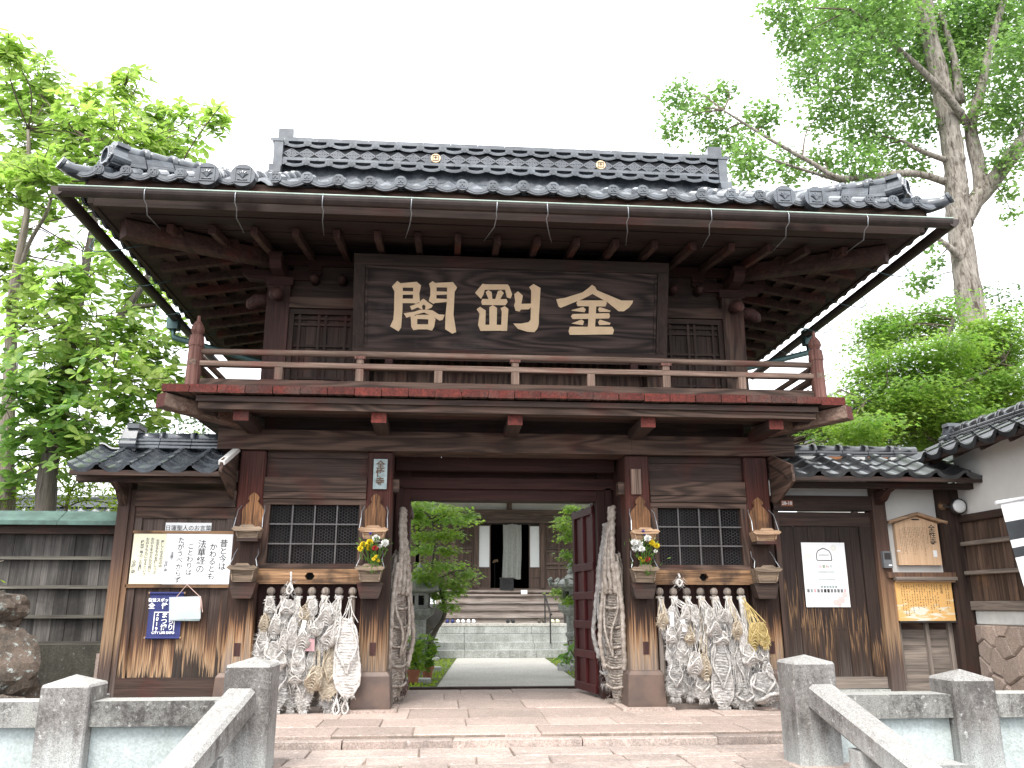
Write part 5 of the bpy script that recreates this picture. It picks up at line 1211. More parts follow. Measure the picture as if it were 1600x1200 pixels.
wt = wave_tile(0.335, 0.30); wt2 = wave_tile(0.36, 0.30, 0.06, 0.05, mt='tile2')
# ================================================================= left wing wall
lw = thing('wing_wall', 'left wing wall of weathered planks with a short tiled roof, carrying paper notices', 'wing wall', (-3.9, 0.1, 0))
B('post', -4.575, -4.445, 0.0, 0.2, 0.0, 2.56, M['postz'], lw, 0.008); B('inner_post', -4.442, -4.385, 0.03, 0.17, 0.0, 2.46, M['postz'], lw)
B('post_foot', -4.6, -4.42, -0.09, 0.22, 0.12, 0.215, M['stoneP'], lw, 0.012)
B('lintel', -4.384, -3.24, 0.0, 0.18, 2.265, 2.46, M['midX'], lw, 0.01)
B('panel_head', -4.382, -3.24, 0.05, 0.15, 2.135, 2.262, M['midX'], lw)
B('panel_stile', -4.382, -4.30, 0.055, 0.15, 0.0, 2.132, M['plank'], lw); B('panel_stile', -3.33, -3.24, 0.055, 0.15, 0.0, 2.132, M['plank'], lw)
xs = [-4.298]
rr_ = random.Random(12)
while xs[-1] < -3.34: xs.append(xs[-1] + rr_.uniform(0.1, 0.15))
xs[-1] = -3.332
for a, b in zip(xs, xs[1:]): B('plank', a + 0.002, b - 0.002, 0.09 + rr_.uniform(-.003, .004), 0.12, 0.37, 2.133, M['plank'], lw, 0.004)
B('sill', -4.384, -3.24, 0.03, 0.17, 0.12, 0.368, M['darkX'], lw, 0.01); B('footing', -4.55, -3.24, 0.0, 0.2, -0.05, 0.118, M['granite'], lw, 0.01)
B('eave_beam', -4.93, -3.30, -0.36, -0.24, 2.50, 2.575, M['midX'], lw); B('wall_beam', -4.85, -3.24, 0.02, 0.18, 2.565, 2.70, M['darkX'], lw)
MB().prism([(-0.02, 2.27), (-0.1, 2.33), (-0.2, 2.42), (-0.36, 2.49), (-0.36, 2.50), (0.0, 2.50)], -4.55, -4.47, 'YZ').build('eave_bracket', M['midY'], lw)
MB().add([(-4.9, -0.52, 2.565), (-3.3, -0.52, 2.565), (-3.3, 0.3, 2.9), (-4.9, 0.3, 2.9), (-4.9, -0.52, 2.585), (-3.3, -0.52, 2.585), (-3.3, 0.3, 2.925), (-4.9, 0.3, 2.925)], [(3, 2, 1, 0), (4, 5, 6, 7), (0, 1, 5, 4), (1, 2, 6, 5), (3, 0, 4, 7)]).build('roof_board', M['midX'], lw)
MB().add([(-4.9, 0.3, 2.9), (-3.3, 0.3, 2.9), (-3.3, 1.1, 2.565), (-4.9, 1.1, 2.565), (-4.9, 0.3, 2.925), (-3.3, 0.3, 2.925), (-3.3, 1.1, 2.585), (-4.9, 1.1, 2.585)], [(3, 2, 1, 0), (4, 5, 6, 7), (1, 2, 6, 5), (2, 3, 7, 6), (3, 0, 4, 7)]).build('roof_board', M['midX'], lw)
B('batten', -4.93, -3.30, -0.55, -0.50, 2.545, 2.60, M['midX'], lw)
tile_roof(lw, -4.95, -3.27, -0.56, 2.625, 0.42, 4, 0.335, wt, 1.15)
ridge_stack(lw, (-4.62, 0.3, 2.98), (-3.5, 0.3, 2.98), 3, M['tile'], M['tile'], 0.065)
inst(on, 'ridge_end_tile', lw, (-4.66, 0.3, 2.95), (0, 0, -PI / 2), (0.85, 0.9, 0.92))
MB().prism([(-0.62, 2.58), (-0.60, 2.72), (0.3, 3.08), (0.3, 2.55), (0.0, 2.35)], -3.30, -3.262, 'YZ').build('barge_board', M['midY'], lw, bevel=0.008)
MB().bar((-3.28, -0.60, 2.69), (-3.28, 0.3, 3.07), 0.07, 0.05).build('mortar_strip', M['plaster'], lw)
# notices on the left wing wall
t = thing('paper_sign', 'small white paper strip with brush lettering pinned above the framed notice', 'paper sign', (-3.775, 0.085, 2.02))
B('sheet', -0.262, 0.262, -0.004, 0.0, -0.066, 0.066, M['paper'], t, 0, local=True); text('日蓮聖人のお言葉', 0.066, (0, -0.0055, 0), M['ink'], t, bold=0.0006, local=True)
t = thing('framed_notice', 'wide framed notice of white and cream paper with vertical brush calligraphy', 'notice board', (-3.80, 0.065, 1.67))
B('backing', -0.56, 0.57, -0.022, 0.02, -0.285, 0.285, M['midX'], t, 0, local=True)
B('cream_sheet', -0.565, -0.20, -0.028, -0.023, -0.283, 0.283, M['cream'], t, 0, local=True); B('white_sheet', -0.198, 0.575, -0.0285, -0.023, -0.285, 0.285, M['paper'], t, 0, local=True)
B('top_bar', -0.58, 0.585, -0.035, 0.02, 0.285, 0.318, M['tanX'], t, 0.004, local=True); B('bottom_bar', -0.60, 0.57, -0.035, 0.02, -0.325, -0.287, M['tanX'], t, 0.004, local=True)
for s_, x, z, sz, mt in (('昔と今は', 0.46, 0.04, 0.10, 'ink'), ('かわるとも', 0.345, -0.035, 0.095, 'ink'), ('法華経の', 0.215, 0.02, 0.108, 'ink'), ('ことわりは', 0.09, -0.01, 0.085, 'ink'), ('たがうべからず', -0.025, -0.02, 0.085, 'ink'), ('法華経', -0.115, 0.02, 0.045, 'inkgrey'), ('全性寺', -0.17, -0.09, 0.05, 'inkgrey')):
    text(s_, sz, (x, -0.030, z), M[mt], t, True, 0.0012, local=True)
for s_, x, z, sz in (('激しくなる世の中', -0.235, 0.05, 0.045), ('生きるものを押しつぶ', -0.29, 0.02, 0.045), ('おのれをかえ仏の前に', -0.35, 0.04, 0.045), ('おのれも仏になるという', -0.405, 0.02, 0.045), ('絶対平等のこの真理', -0.46, 0.03, 0.045), ('全性寺', -0.53, -0.10, 0.06)):
    text(s_, sz, (x, -0.0295, z), M['inkgrey'], t, True, 0.0012, local=True)
t = thing('hanging_banner', 'small navy cloth banner with white lettering on wooden rods', 'banner', (-3.93, 0.06, 1.04))
MB().grid(lambda u, v: ((u - .5) * 0.37, -0.006 * math.sin(u * 7) * v, 0.245 - v * 0.49), 6, 8).build('cloth', M['navy'], t, local=True, smooth=True)
for z in (0.245, -0.245):
    MB().tube([(-0.19, -0.005, z), (0.19, -0.005, z)], 0.013, 8).build('rod', M['navy'], t, local=True)
    for s_ in (-1, 1): MB().tube([(s_ * 0.188, -0.005, z), (s_ * 0.203, -0.005, z)], 0.013, 8).build('rod_end', M['cedar'], t, local=True)
text('街並スポット', 0.045, (-0.062, -0.012, 0.165), M['whiteprint'], t, bold=0.0012, local=True)
text('全　性　寺', 0.072, (-0.01, -0.012, 0.10), M['whiteprint'], t, bold=0.0018, local=True)
for a, b, c, d in ((-.118, .118, .03, .039), (-.118, -.109, -.165, .029), (.109, .118, -.165, .029)): B('print_border', a, b, -0.0125, -0.011, c, d, M['whiteprint'], t, 0, local=True)
text('2019', 0.062, (-0.078, -0.012, -0.068), M['whiteprint'], t, True, 0.0012, local=True); text('まつ博', 0.078, (0.0, -0.012, -0.068), M['whiteprint'], t, True, 0.0014, local=True); text('ゆらり', 0.075, (0.076, -0.012, -0.068), M['whiteprint'], t, True, 0.0014, local=True)
text('CITY LIFE EXPO', 0.036, (0, -0.012, -0.19), M['whiteprint'], t, bold=0.0012, local=True)
t = thing('plastic_pouch', 'clear plastic pouch of leaflets hung on a pink cord over the navy banner', 'plastic pouch', (-3.70, 0.03, 1.115))
MB().grid(lambda u, v: ((u - .5) * 0.35 + 0.02 * (v - .5), -0.03 - 0.012 * math.sin(PI * u) * math.sin(PI * v), 0.125 - v * 0.25 + 0.012 * u), 8, 8).build('film', M['film'], t, local=True, smooth=True)
MB().box(-0.15, 0.17, -0.012, -0.006, -0.135, 0.095).build('leaflet', M['bronze'], t, local=True)
MB().tube([(-0.11, -0.03, 0.12), (-0.005, -0.02, 0.265), (0.165, -0.03, 0.12), (0.18, -0.03, 0.07), (0.19, -0.03, -0.0), (0.2, -0.03, -.04)], 0.0045, 6).build('cord', M['cord'], t, local=True)
MB().tube([(0.165, -0.03, 0.12), (0.172, -0.03, 0.03), (0.162, -0.03, -0.03)], 0.006, 6).build('tassel', M['cord'], t, local=True)
# ================================================================= left fence
lf = thing('board_fence', 'grey weathered board fence with ledges and a green copper cap', 'fence', (-6.3, 0.7, 0))
B('retaining_base', -9.5, -4.62, 0.55, 0.85, -0.05, 0.70, M['concwall'], lf, 0.02)
x = -9.5; rr_ = random.Random(4)
while x < -4.64:
    wd = rr_.choice((0.12, 0.16, 0.2, 0.24)); x1 = min(x + wd, -4.62)
    B('plank', x + 0.002, x1 - 0.002, 0.64 + rr_.uniform(-.006, .006), 0.67, 0.70, 2.02, M['fence'], lf, 0.004); x = x1
for z in (0.72, 1.02, 1.36, 1.70): B('ledge', -9.5, -4.64, 0.56, 0.635, z - 0.018, z + 0.02, M['fenceX'], lf, 0.006)
B('top_beam', -9.5, -4.6, 0.52, 0.70, 1.985, 2.085, M['darkX'], lf)
for k in range(6):
    a = -9.5 + 0.82 * k; MB().prism([(0.40, 2.09), (0.40, 2.125), (0.62, 2.27), (0.85, 2.125), (0.85, 2.09)], a + 0.003, a + 0.817, 'YZ').build('copper_cap', M['verdigris'], lf, bevel=0.006)
    B('cap_edge', a + 0.002, a + 0.818, 0.385, 0.40, 2.08, 2.13, M['verdigris'], lf, 0.004)
for x in (-9.2, -7.4, -5.6): B('fence_post', x, x + 0.12, 0.7, 0.82, 0.6, 2.0, M['fence'], lf)
B('end_block', -4.70, -4.6, 0.2, 0.4, 0.0, 0.62, M['terracotta_bit'], lf, 0.01) if False else None
t = MB().box(-4.70, -4.62, 0.24, 0.42, -0.03, 0.62).build('marker_stone', M['pave'], bevel=0.012, tag=('narrow pink marker stone standing at the foot of the left wing post', 'stone'))
# ================================================================= boulders
def boulder(loc, sx, sy, sz, seed, label):
    bm = bmesh.new(); bmesh.ops.create_icosphere(bm, subdivisions=4, radius=1.0); rg = random.Random(seed)
    from mathutils import noise as mn
    off = Vector((rg.uniform(0, 50), rg.uniform(0, 50), rg.uniform(0, 50)))
    for v in bm.verts:
        p = v.co.copy(); d = 1 + 0.45 * (mn.noise(p * 0.9 + off)) + 0.2 * mn.noise(p * 2.3 + off) + 0.08 * mn.noise(p * 6 + off)
        q = p * d; v.co = Vector((q.x * sx, q.y * sy, max(q.z, -0.75) * sz))
    me = bpy.data.meshes.new('boulder'); bm.to_mesh(me); bm.free(); me.materials.append(M['boulder'])
    o = bpy.data.objects.new('boulder', me); COL.objects.link(o); o.location = loc; o['label'] = label; o['category'] = 'boulder'; o['group'] = 'garden boulders by the left fence'
boulder((-5.55, -0.55, 0.42), 0.62, 0.45, 0.52, 3, 'broad brown boulder resting on the ground before the left fence')
boulder((-5.62, -0.45, 1.08), 0.36, 0.34, 0.26, 8, 'smaller lichened boulder balanced on top of the broad one')
boulder((-5.98, -0.5, 0.75), 0.4, 0.4, 0.6, 15, 'upright boulder cut by the left picture edge behind the others')
boulder((-5.2, -0.95, 0.08), 0.4, 0.3, 0.2, 21, 'low flat boulder lying in front of the broad one')
# ================================================================= right wing
rw = thing('side_gate_wall', 'right wing wall with a charred plank side door, plaster panel and dark tiled roof', 'wing wall', (4.3, 0.1, 0))
B('jamb_post', 3.27, 3.33, 0.03, 0.17, 0.0, 2.46, M['darkZ'], rw)
B('middle_post', 4.52, 4.69, -0.02, 0.2, 0.0, 2.56, M['postz'], rw, 0.01); B('corner_post', 5.40, 5.72, -0.04, 0.22, 0.0, 2.60, M['darkZ'], rw, 0.012)
B('lintel', 3.27, 4.518, -0.01, 0.17, 2.29, 2.47, M['darkX'], rw, 0.01)
B('upper_plaster', 3.25, 4.52, 0.06, 0.14, 2.472, 2.70, M['plaster'], rw, 0)
dr = thing_part('plank_door', rw, (3.9, 0.1, 0))
B('door_rail', 3.335, 4.515, 0.06, 0.12, 2.10, 2.272, M['darkX'], dr); B('door_rail', 3.335, 4.515, 0.06, 0.12, 0.2, 0.33, M['greyX'], dr)
B('door_stile', 4.36, 4.515, 0.055, 0.12, 0.332, 2.098, M['charz'], dr)
xs = [3.337, 3.52, 3.70, 3.93, 4.10, 4.24, 4.358]
for a, b in zip(xs, xs[1:]): B('door_plank', a + 0.003, b - 0.003, 0.08 + rr_.uniform(-.004, .004), 0.11, 0.332, 2.098, M['charz'], dr, 0.005)
for x in np.arange(3.45, 4.3, 0.075): MB().tube([(x, 0.066, 0.88), (x, 0.082, 0.88)], 0.006, 6).build('nail', M['steelblack'], dr)
B('threshold', 3.27, 4.52, 0.02, 0.18, 0.0, 0.19, M['granite'], rw, 0.01)
B('plaster_panel', 4.69, 5.40, 0.09, 0.15, 1.545, 2.66, M['plaster'], rw, 0)
B('panel_ledge', 4.60, 5.46, -0.07, 0.15, 1.475, 1.54, M['postz'], rw, 0.006)
for a, b in ((4.692, 4.75), (5.06, 5.10), (5.345, 5.398)): B('lower_stile', a, b, 0.05, 0.12, 0.25, 1.473, M['greyZ'], rw)
B('lower_rail', 4.692, 5.398, 0.06, 0.12, 0.16, 0.248, M['greyX'], rw)
for k in range(6): B('lower_board', 4.70, 5.39, 0.10, 0.125, 0.25 + 0.205 * k + 0.002, 0.25 + 0.205 * (k + 1) - 0.002, M['midX'] if k > 2 else M['greyX'], rw, 0.005)
B('wall_footing', 4.6, 5.6, -0.02, 0.2, -0.05, 0.158, M['granite'], rw, 0.01)
B('eave_beam', 3.35, 5.72, -0.38, -0.27, 2.52, 2.59, M['darkX'], rw); B('wall_beam', 3.25, 5.62, 0.02, 0.18, 2.662, 2.76, M['darkX'], rw)
MB().prism([(-0.02, 2.36), (-0.16, 2.40), (-0.26, 2.48), (-0.40, 2.515), (0.0, 2.515)], 4.56, 4.65, 'YZ').build('eave_bracket', M['darkY'], rw)
for ya, za, yb_, zb in ((-0.54, 2.60, 0.3, 2.96), (1.14, 2.60, 0.3, 2.96)):
    MB().add([(3.25, ya, za), (5.85, ya, za), (5.85, yb_, zb), (3.25, yb_, zb), (3.25, ya, za + .02), (5.85, ya, za + .02), (5.85, yb_, zb + .02), (3.25, yb_, zb + .02)], [(0, 1, 2, 3), (4, 5, 6, 7), (0, 1, 5, 4), (3, 0, 4, 7), (1, 2, 6, 5)]).build('roof_board', M['darkX'], rw)
B('batten', 3.27, 5.86, -0.57, -0.52, 2.575, 2.63, M['darkX'], rw)
tile_roof(rw, 3.28, 5.80, -0.58, 2.655, 0.44, 4, 0.36, wt2, 1.18)
for k in range(7): B('clay_bedding', 3.4 + 0.3 * k, 3.66 + 0.3 * k, 0.1, 0.2, 2.93, 2.985, M['terracotta_bit'] if k % 2 == 0 else M['plaster'], rw, 0.02)
ridge_stack(rw, (3.62, 0.3, 2.985), (5.35, 0.3, 2.985), 2, M['tile2'], M['tile2'], 0.075, 0.34)
MB().prism([(-0.64, 2.55), (-0.62, 2.75), (0.0, 2.98), (0.3, 3.0), (0.3, 2.45), (-0.1, 2.35)], 3.262, 3.30, 'YZ').build('barge_board', M['midY'], rw, bevel=0.008)
# things on the right wing
t = thing('number_tag', 'small brown address tag with white numbers on the side door lintel', 'number tag', (3.43, -0.012, 2.37))
B('plate', -0.075, 0.075, -0.006, 0, -0.036, 0.036, M['terracotta'], t, 0.002, local=True); text('28-10', 0.056, (0, -0.0075, 0), M['whiteprint'], t, bold=0.002, local=True)
t = thing('poster', 'white event poster with an arch emblem and pale flowers on the charred door', 'poster', (3.875, 0.068, 1.515))
B('sheet', -0.275, 0.275, -0.003, 0, -0.385, 0.385, M['paper'], t, 0, local=True)
mb = MB(); ar = [(-.092, .17), (-.092, .245), (-.07, .285), (-.03, .305), (0, .315), (.03, .305), (.07, .285), (.092, .245), (.098, .17)]
for a, b in zip(ar, ar[1:] + ar[:1]): mb.bar((a[0], -0.005, a[1]), (b[0], -0.005, b[1]), 0.003, 0.012, up=(0, -1, 0)) if False else mb.tube([(a[0], -0.004, a[1]), (b[0], -0.004, b[1])], 0.005, 4)
mb.build('arch_emblem', M['ink'], t, local=True)
text('otetsuri', 0.042, (0, -0.0045, 0.235), M['inkgrey'], t, local=True)
for s_, x, mt in (('春', -.06, 'pinkcloth'), ('夏', -.012, 'stemgreen'), ('秋', .035, 'terracotta'), ('冬', .08, 'bronze')): text(s_, 0.046, (x, -0.0045, 0.09), M[mt], t, local=True)
for z in (0.03, -0.055): B('print_line', -0.10, 0.12, -0.0042, -0.003, z - 0.006, z + 0.006, M['bronze'], t, 0, local=True)
for k in range(6): B('print_square', -0.075 + k * 0.036, -0.047 + k * 0.036, -0.0042, -0.003, -0.16, -0.132, M['bronze'], t, 0, local=True)
pr = random.Random(8)
for k in range(12): B('print_photo', -0.25 + k * 0.042, -0.218 + k * 0.042, -0.0042, -0.003, -0.215, -0.172, M[pr.choice(('ink', 'inkgrey', 'bronze', 'pinkcloth', 'plastic'))], t, 0, local=True)
mb = MB()
for (cx, cz, rr0) in ((.10, -.33, .045), (.17, -.30, .05), (.22, -.24, .04), (.14, -.355, .03)):
    for k in range(6):
        a = k * PI / 3; mb.prism([(cx + rr0 * .5 * math.cos(a) + rr0 * .5 * math.cos(j * PI / 4), cz + rr0 * .5 * math.sin(a) + rr0 * .45 * math.sin(j * PI / 4)) for j in range(8)], -0.0042 - 0.0002 * k, -0.003)
mb.build('printed_flower_spray', plain('faded pink print', (0.66, 0.47, 0.45), 0.6, 0.1), t, kind='stuff', local=True)
mb = MB()
for (cx, cz, rr0) in ((-.21, .20, .055), (-.19, .07, .06), (.13, .32, .04)):
    for k in range(7):
        a = k * 2 * PI / 7; mb.prism([(cx + rr0 * .6 * math.cos(a) + rr0 * .4 * math.cos(j * PI / 4), cz + rr0 * .6 * math.sin(a) + rr0 * .4 * math.sin(j * PI / 4)) for j in range(8)], -0.0042 - 0.0002 * k, -0.003)
mb.build('printed_flower', plain('faint beige print', (0.72, 0.71, 0.64), 0.6, 0.03), t, kind='stuff', local=True)
t = thing('meter_box', 'small grey plastic box on the post beside the plaster panel', 'meter box', (4.61, -0.022, 1.69))
B('case', -0.055, 0.055, -0.06, 0, -0.10, 0.10, M['plastic'], t, 0.006, local=True); B('window', -0.04, 0.04, -0.062, -0.06, 0.0, 0.08, M['steelblack'], t, 0, local=True); B('label', 0.005, 0.045, -0.062, -0.06, -0.075, -0.06, M['whiteprint'], t, 0, local=True)
def fleck_columns(mb, x0, x1, z0, z1, n, rg, y, s=0.008):
    for k in range(n):
        x = x1 - (x1 - x0) * k / (n - 1); z = z1; end = z0 + rg.random() * (z1 - z0) * 0.35
        while z > end:
            if rg.random() < 0.86:
                w_ = s * rg.uniform(0.3, 0.62); h_ = s * rg.uniform(0.3, 0.6); dx = rg.uniform(-.15, .15) * s
                mb.add([(x + dx - w_, y, z - h_), (x + dx + w_, y, z - h_ * .6), (x + dx + w_ * .8, y, z + h_), (x + dx - w_ * .7, y, z + h_ * .7)], [(0, 1, 2, 3)])
            z -= s * 1.5
t = thing('wooden_plaque', 'new pale roofed wooden plaque with temple name in ink on the plaster panel', 'plaque', (5.08, 0.05, 1.63))
MB().prism([(-.275, 0), (.28, 0), (.28, .51), (0, .60), (-.275, .51)], -0.025, 0.035).build('board', M['ochre'], t, local=True, bevel=0.004)
for s_ in (-1, 1): MB().bar((s_ * 0.0, -0.035, 0.625), (s_ * 0.375, -0.035, 0.515), 0.13, 0.035).build('roof_strip', M['cedar'], t, local=True, bevel=0.004)
text('全性寺', 0.098, (0.20, -0.027, 0.36), M['ink'], t, True, 0.001, local=True)
rg = random.Random(2); mb = MB(); fleck_columns(mb, -0.22, 0.13, 0.1, 0.46, 17, rg, -0.0262, 0.0085); mb.build('ink_columns', M['inkbrown'], t, kind='stuff', local=True)
B('clip', -0.05, 0.05, -0.03, -0.025, 0.548, 0.565, M['steelblack'], t, 0.002, local=True); B('sticker', 0.18, 0.23, -0.0285, -0.025, 0.1, 0.18, M['paper'], t, 0.004, local=True); B('sticker', -0.285, -0.24, -0.0285, -0.025, 0.165, 0.178, M['paper'], t, 0, local=True)
obm = G('peeling ochre painted board', 0.7, 0.3)
q1 = obm.noise(obm.mapv((2.5, 2.5, 9)), 1.4, 5, 0.65, 0.6); q2 = obm.n('SeparateXYZ', {0: obm.pos()}).outputs['Z']
pe = obm.math('SUBTRACT', obm.math('ADD', q1, obm.math('MULTIPLY', obm.math('SUBTRACT', 1.47, q2), 0.55)), 0.28)
obm.col(obm.ramp(pe, [(0.40, (0.62, 0.36, 0.13)), (0.47, (0.62, 0.42, 0.19)), (0.52, (0.62, 0.58, 0.47)), (0.66, (0.6, 0.57, 0.52)), (0.78, (0.07, 0.065, 0.06))]))
t = thing('information_board', 'old ochre information board with peeling paint and ink columns under the ledge', 'information board', (5.06, -0.02, 0.97))
B('board', -0.37, 0.36, -0.02, 0.03, 0.0, 0.47, obm.m, t, 0.004, local=True); B('roof_strip', -0.385, 0.39, -0.09, 0.03, 0.475, 0.515, M['greyX'], t, 0.008, local=True); B('under_strip', -0.37, 0.375, -0.06, 0.03, 0.452, 0.473, M['cedar'], t, 0.003, local=True); B('bottom_edge', -0.365, 0.36, -0.03, 0.03, -0.022, -0.001, M['steelblack'], t, 0.003, local=True)
rg = random.Random(3); mb = MB(); fleck_columns(mb, -0.30, 0.15, 0.05, 0.42, 15, rg, -0.0215, 0.0125); fleck_columns(mb, 0.26, 0.29, 0.1, 0.42, 2, rg, -0.0215, 0.012); mb.build('ink_columns', M['ink'], t, kind='stuff', local=True)
text('全性寺', 0.045, (0.205, -0.0215, 0.37), M['inkbrown'], t, True, local=True)
t = thing('wall_lamp', 'round glass floodlamp on a dark bracket at the corner post', 'lamp', (5.50, -0.045, 2.33))
MB().tube([(-0.09, 0, 0.02), (-0.09, -0.03, 0.02)], 0.05, 14).build('mount_plate', M['tanX'], t, local=True)
MB().tube([(-0.09, -0.03, 0.02), (-0.04, -0.08, 0.0), (0.03, -0.09, 0)], 0.018, 8).build('arm', M['steelblack'], t, local=True)
MB().tube([(0.03, -0.04, 0), (0.03, -0.10, 0), (0.03, -0.16, 0), (0.03, -0.17, 0)], [0.05, 0.09, 0.098, 0.098], 22).build('shade', M['steelblack'], t, local=True, smooth=True)
MB().tube([(0.03, -0.168, 0), (0.03, -0.185, 0), (0.03, -0.198, 0)], [0.084, 0.078, 0.04], 22).build('glass', M['lampglass'], t, local=True, smooth=True)
# ================================================================= side wall coming forward on the right
sw = thing('side_wall', 'side wall at right with white plaster, dark planks and polygonal stone base', 'wall', (5.75, -1.3, 0))
X0 = 5.62
B('plinth', X0 + 0.03, 6.0, -3.4, -0.05, 0.93, 1.09, M['lower_plaster'], sw, 0.01)
B('sill_beam', X0 - 0.02, 5.9, -3.4, -0.05, 1.092, 1.20, M['greyY'], sw, 0.008)
yy = -0.05; rr_ = random.Random(5)
while yy > -3.35:
    wd = rr_.uniform(0.16, 0.26); y1 = max(yy - wd, -3.4); B('plank', X0 + 0.02 + rr_.uniform(-.004, .004), X0 + 0.05, y1 + 0.002, yy - 0.002, 1.20, 2.14, M['sidew'], sw, 0.005); yy = y1
for z in (1.53, 1.88): B('ledge', X0 - 0.05, X0 + 0.03, -3.4, -0.06, z - 0.025, z + 0.025, M['greyY'], sw, 0.008)
B('top_rail', X0 - 0.03, X0 + 0.06, -3.4, -0.05, 2.14, 2.23, M['darkY'], sw, 0.008)
B('plaster_wall', X0 + 0.02, 5.9, -3.4, -0.05, 2.232, 3.15, M['plaster'], sw, 0)
B('wall_core', X0 + 0.06, 5.92, -3.4, -0.05, -0.05, 0.93, M['joint'], sw, 0)
B('wall_core', X0 + 0.052, 5.88, -3.4, -0.05, 1.2, 2.14, M['darkY'], sw, 0)
# polygonal stones
def voro(y0, y1, z0, z1, n, seed):
    rg = random.Random(seed); pts = []
    for i in range(4000):
        p = (rg.uniform(y0, y1), rg.uniform(z0, z1))
        if all(math.hypot(p[0] - q[0], p[1] - q[1]) > 0.19 for q in pts): pts.append(p)
        if len(pts) >= n: break
    out = []
    for p in pts:
        poly = [(y0, z0), (y1, z0), (y1, z1), (y0, z1)]
        for q in pts:
            if q is p: continue
            mx_, mz = (p[0] + q[0]) / 2, (p[1] + q[1]) / 2; nx, nz = q[0] - p[0], q[1] - p[1]
            new = []
            for i in range(len(poly)):
                a, b = poly[i], poly[(i + 1) % len(poly)]
                da = (a[0] - mx_) * nx + (a[1] - mz) * nz; db = (b[0] - mx_) * nx + (b[1] - mz) * nz
                if da <= 0: new.append(a)
                if da * db < 0: t_ = da / (da - db); new.append((a[0] + (b[0] - a[0]) * t_, a[1] + (b[1] - a[1]) * t_))
            poly = new
            if len(poly) < 3: break
        if len(poly) >= 3: out.append((p, poly))
    return out
for p, poly in voro(-3.4, -0.05, 0.0, 0.925, 60, 3):
    sh = [(p[0] + (a - p[0]) * 0.975, p[1] + (b - p[1]) * 0.975) for a, b in poly]; s2 = [(p[0] + (a - p[0]) * 0.84, p[1] + (b - p[1]) * 0.84) for a, b in poly]
    n = len(sh); mb = MB()
    vs = [(X0 + 0.06, a, b) for a, b in sh] + [(X0 + 0.025, a, b) for a, b in sh] + [(X0 + 0.0, a, b) for a, b in s2]
    mb.add(vs, [tuple(range(2 * n, 3 * n))] + [(i, (i + 1) % n, n + (i + 1) % n, n + i) for i in range(n)] + [(n + i, n + (i + 1) % n, 2 * n + (i + 1) % n, 2 * n + i) for i in range(n)])
    mb.build('polygonal_stone', M['tuff'], sw)
# its tiled roof, eave along Y
for (xa, za, xb, zb) in ((5.20, 2.90, 5.76, 3.17), (6.32, 2.90, 5.76, 3.17)):
    MB().add([(xa, -3.5, za), (xa, 0.05, za), (xb, 0.05, zb), (xb, -3.5, zb), (xa, -3.5, za + .02), (xa, 0.05, za + .02), (xb, 0.05, zb + .02), (xb, -3.5, zb + .02)], [(0, 1, 2, 3), (4, 5, 6, 7), (0, 1, 5, 4), (1, 2, 6, 5), (3, 0, 4, 7)]).build('roof_board', M['darkY'], sw)
B('eave_batten', 5.17, 5.23, -3.5, 0.07, 2.875, 2.93, M['darkY'], sw)
for yy in np.arange(-3.2, 0.0, 0.5): MB().bar((5.25, yy, 2.88), (5.7, yy, 3.09), 0.06, 0.07).build('rafter', M['darkX'], sw)
a = math.atan(0.27 / 0.56)
for i in range(11):
    for j in range(3):
        d = 0.23 * j; yc = 0.04 - 0.345 * (i + .5)
        inst(wt2, 'roof_tile', sw, (5.15 + d * math.cos(a), yc, 2.945 + d * math.sin(a)), (a - 0.06, 0, -PI / 2), (0.345 / 0.36, 1, 1))
        inst(wt2, 'roof_tile', sw, (6.37 - d * math.cos(a), yc, 2.945 + d * math.sin(a)), (a - 0.06, 0, PI / 2), (0.345 / 0.36, 1, 1))
ridge_stack(sw, (5.76, 0.1, 3.20), (5.76, -3.4, 3.20), 2, M['tile2'], M['tile2'], 0.08, 0.34)
inst(on, 'ridge_end_tile', sw, (5.76, 0.12, 3.17), (0, 0, PI), (0.7, 0.8, 0.7))
# banner at the right edge
t = thing('cloth_banner', 'white cloth banner with black bands hanging from a white pole at the right edge', 'banner', (5.4, -1.6, 1.6))
MB().tube([(-0.35, 0, 0.60), (0.6, 0.02, 0.76)], 0.02, 10).build('pole', M['whiteprint'], t, local=True)
def fl(z0, z1, y=0.0):
    def f(u, v):
        z = z0 + (z1 - z0) * v; xl = -0.30 + (0.6 - z) * 0.13; x = xl + (0.62 - xl) * u
        return (x, 0.025 * math.sin(u * 9 + z * 2) * (0.6 - z) + y, z + 0.15 * u * min(1, (z + 1.2)) )
    return f
for z0, z1, mt in ((0.40, 0.585, 'flagwhite'), (0.21, 0.40, 'flagblack'), (0.13, 0.21, 'flagwhite'), (0.03, 0.13, 'flagblack'), (-0.9, 0.03, 'flagwhite')):
    MB().grid(fl(z0, z1), 14, max(2, int((z1 - z0) / 0.08))).build('cloth_band', M[mt], t, local=True, smooth=True)
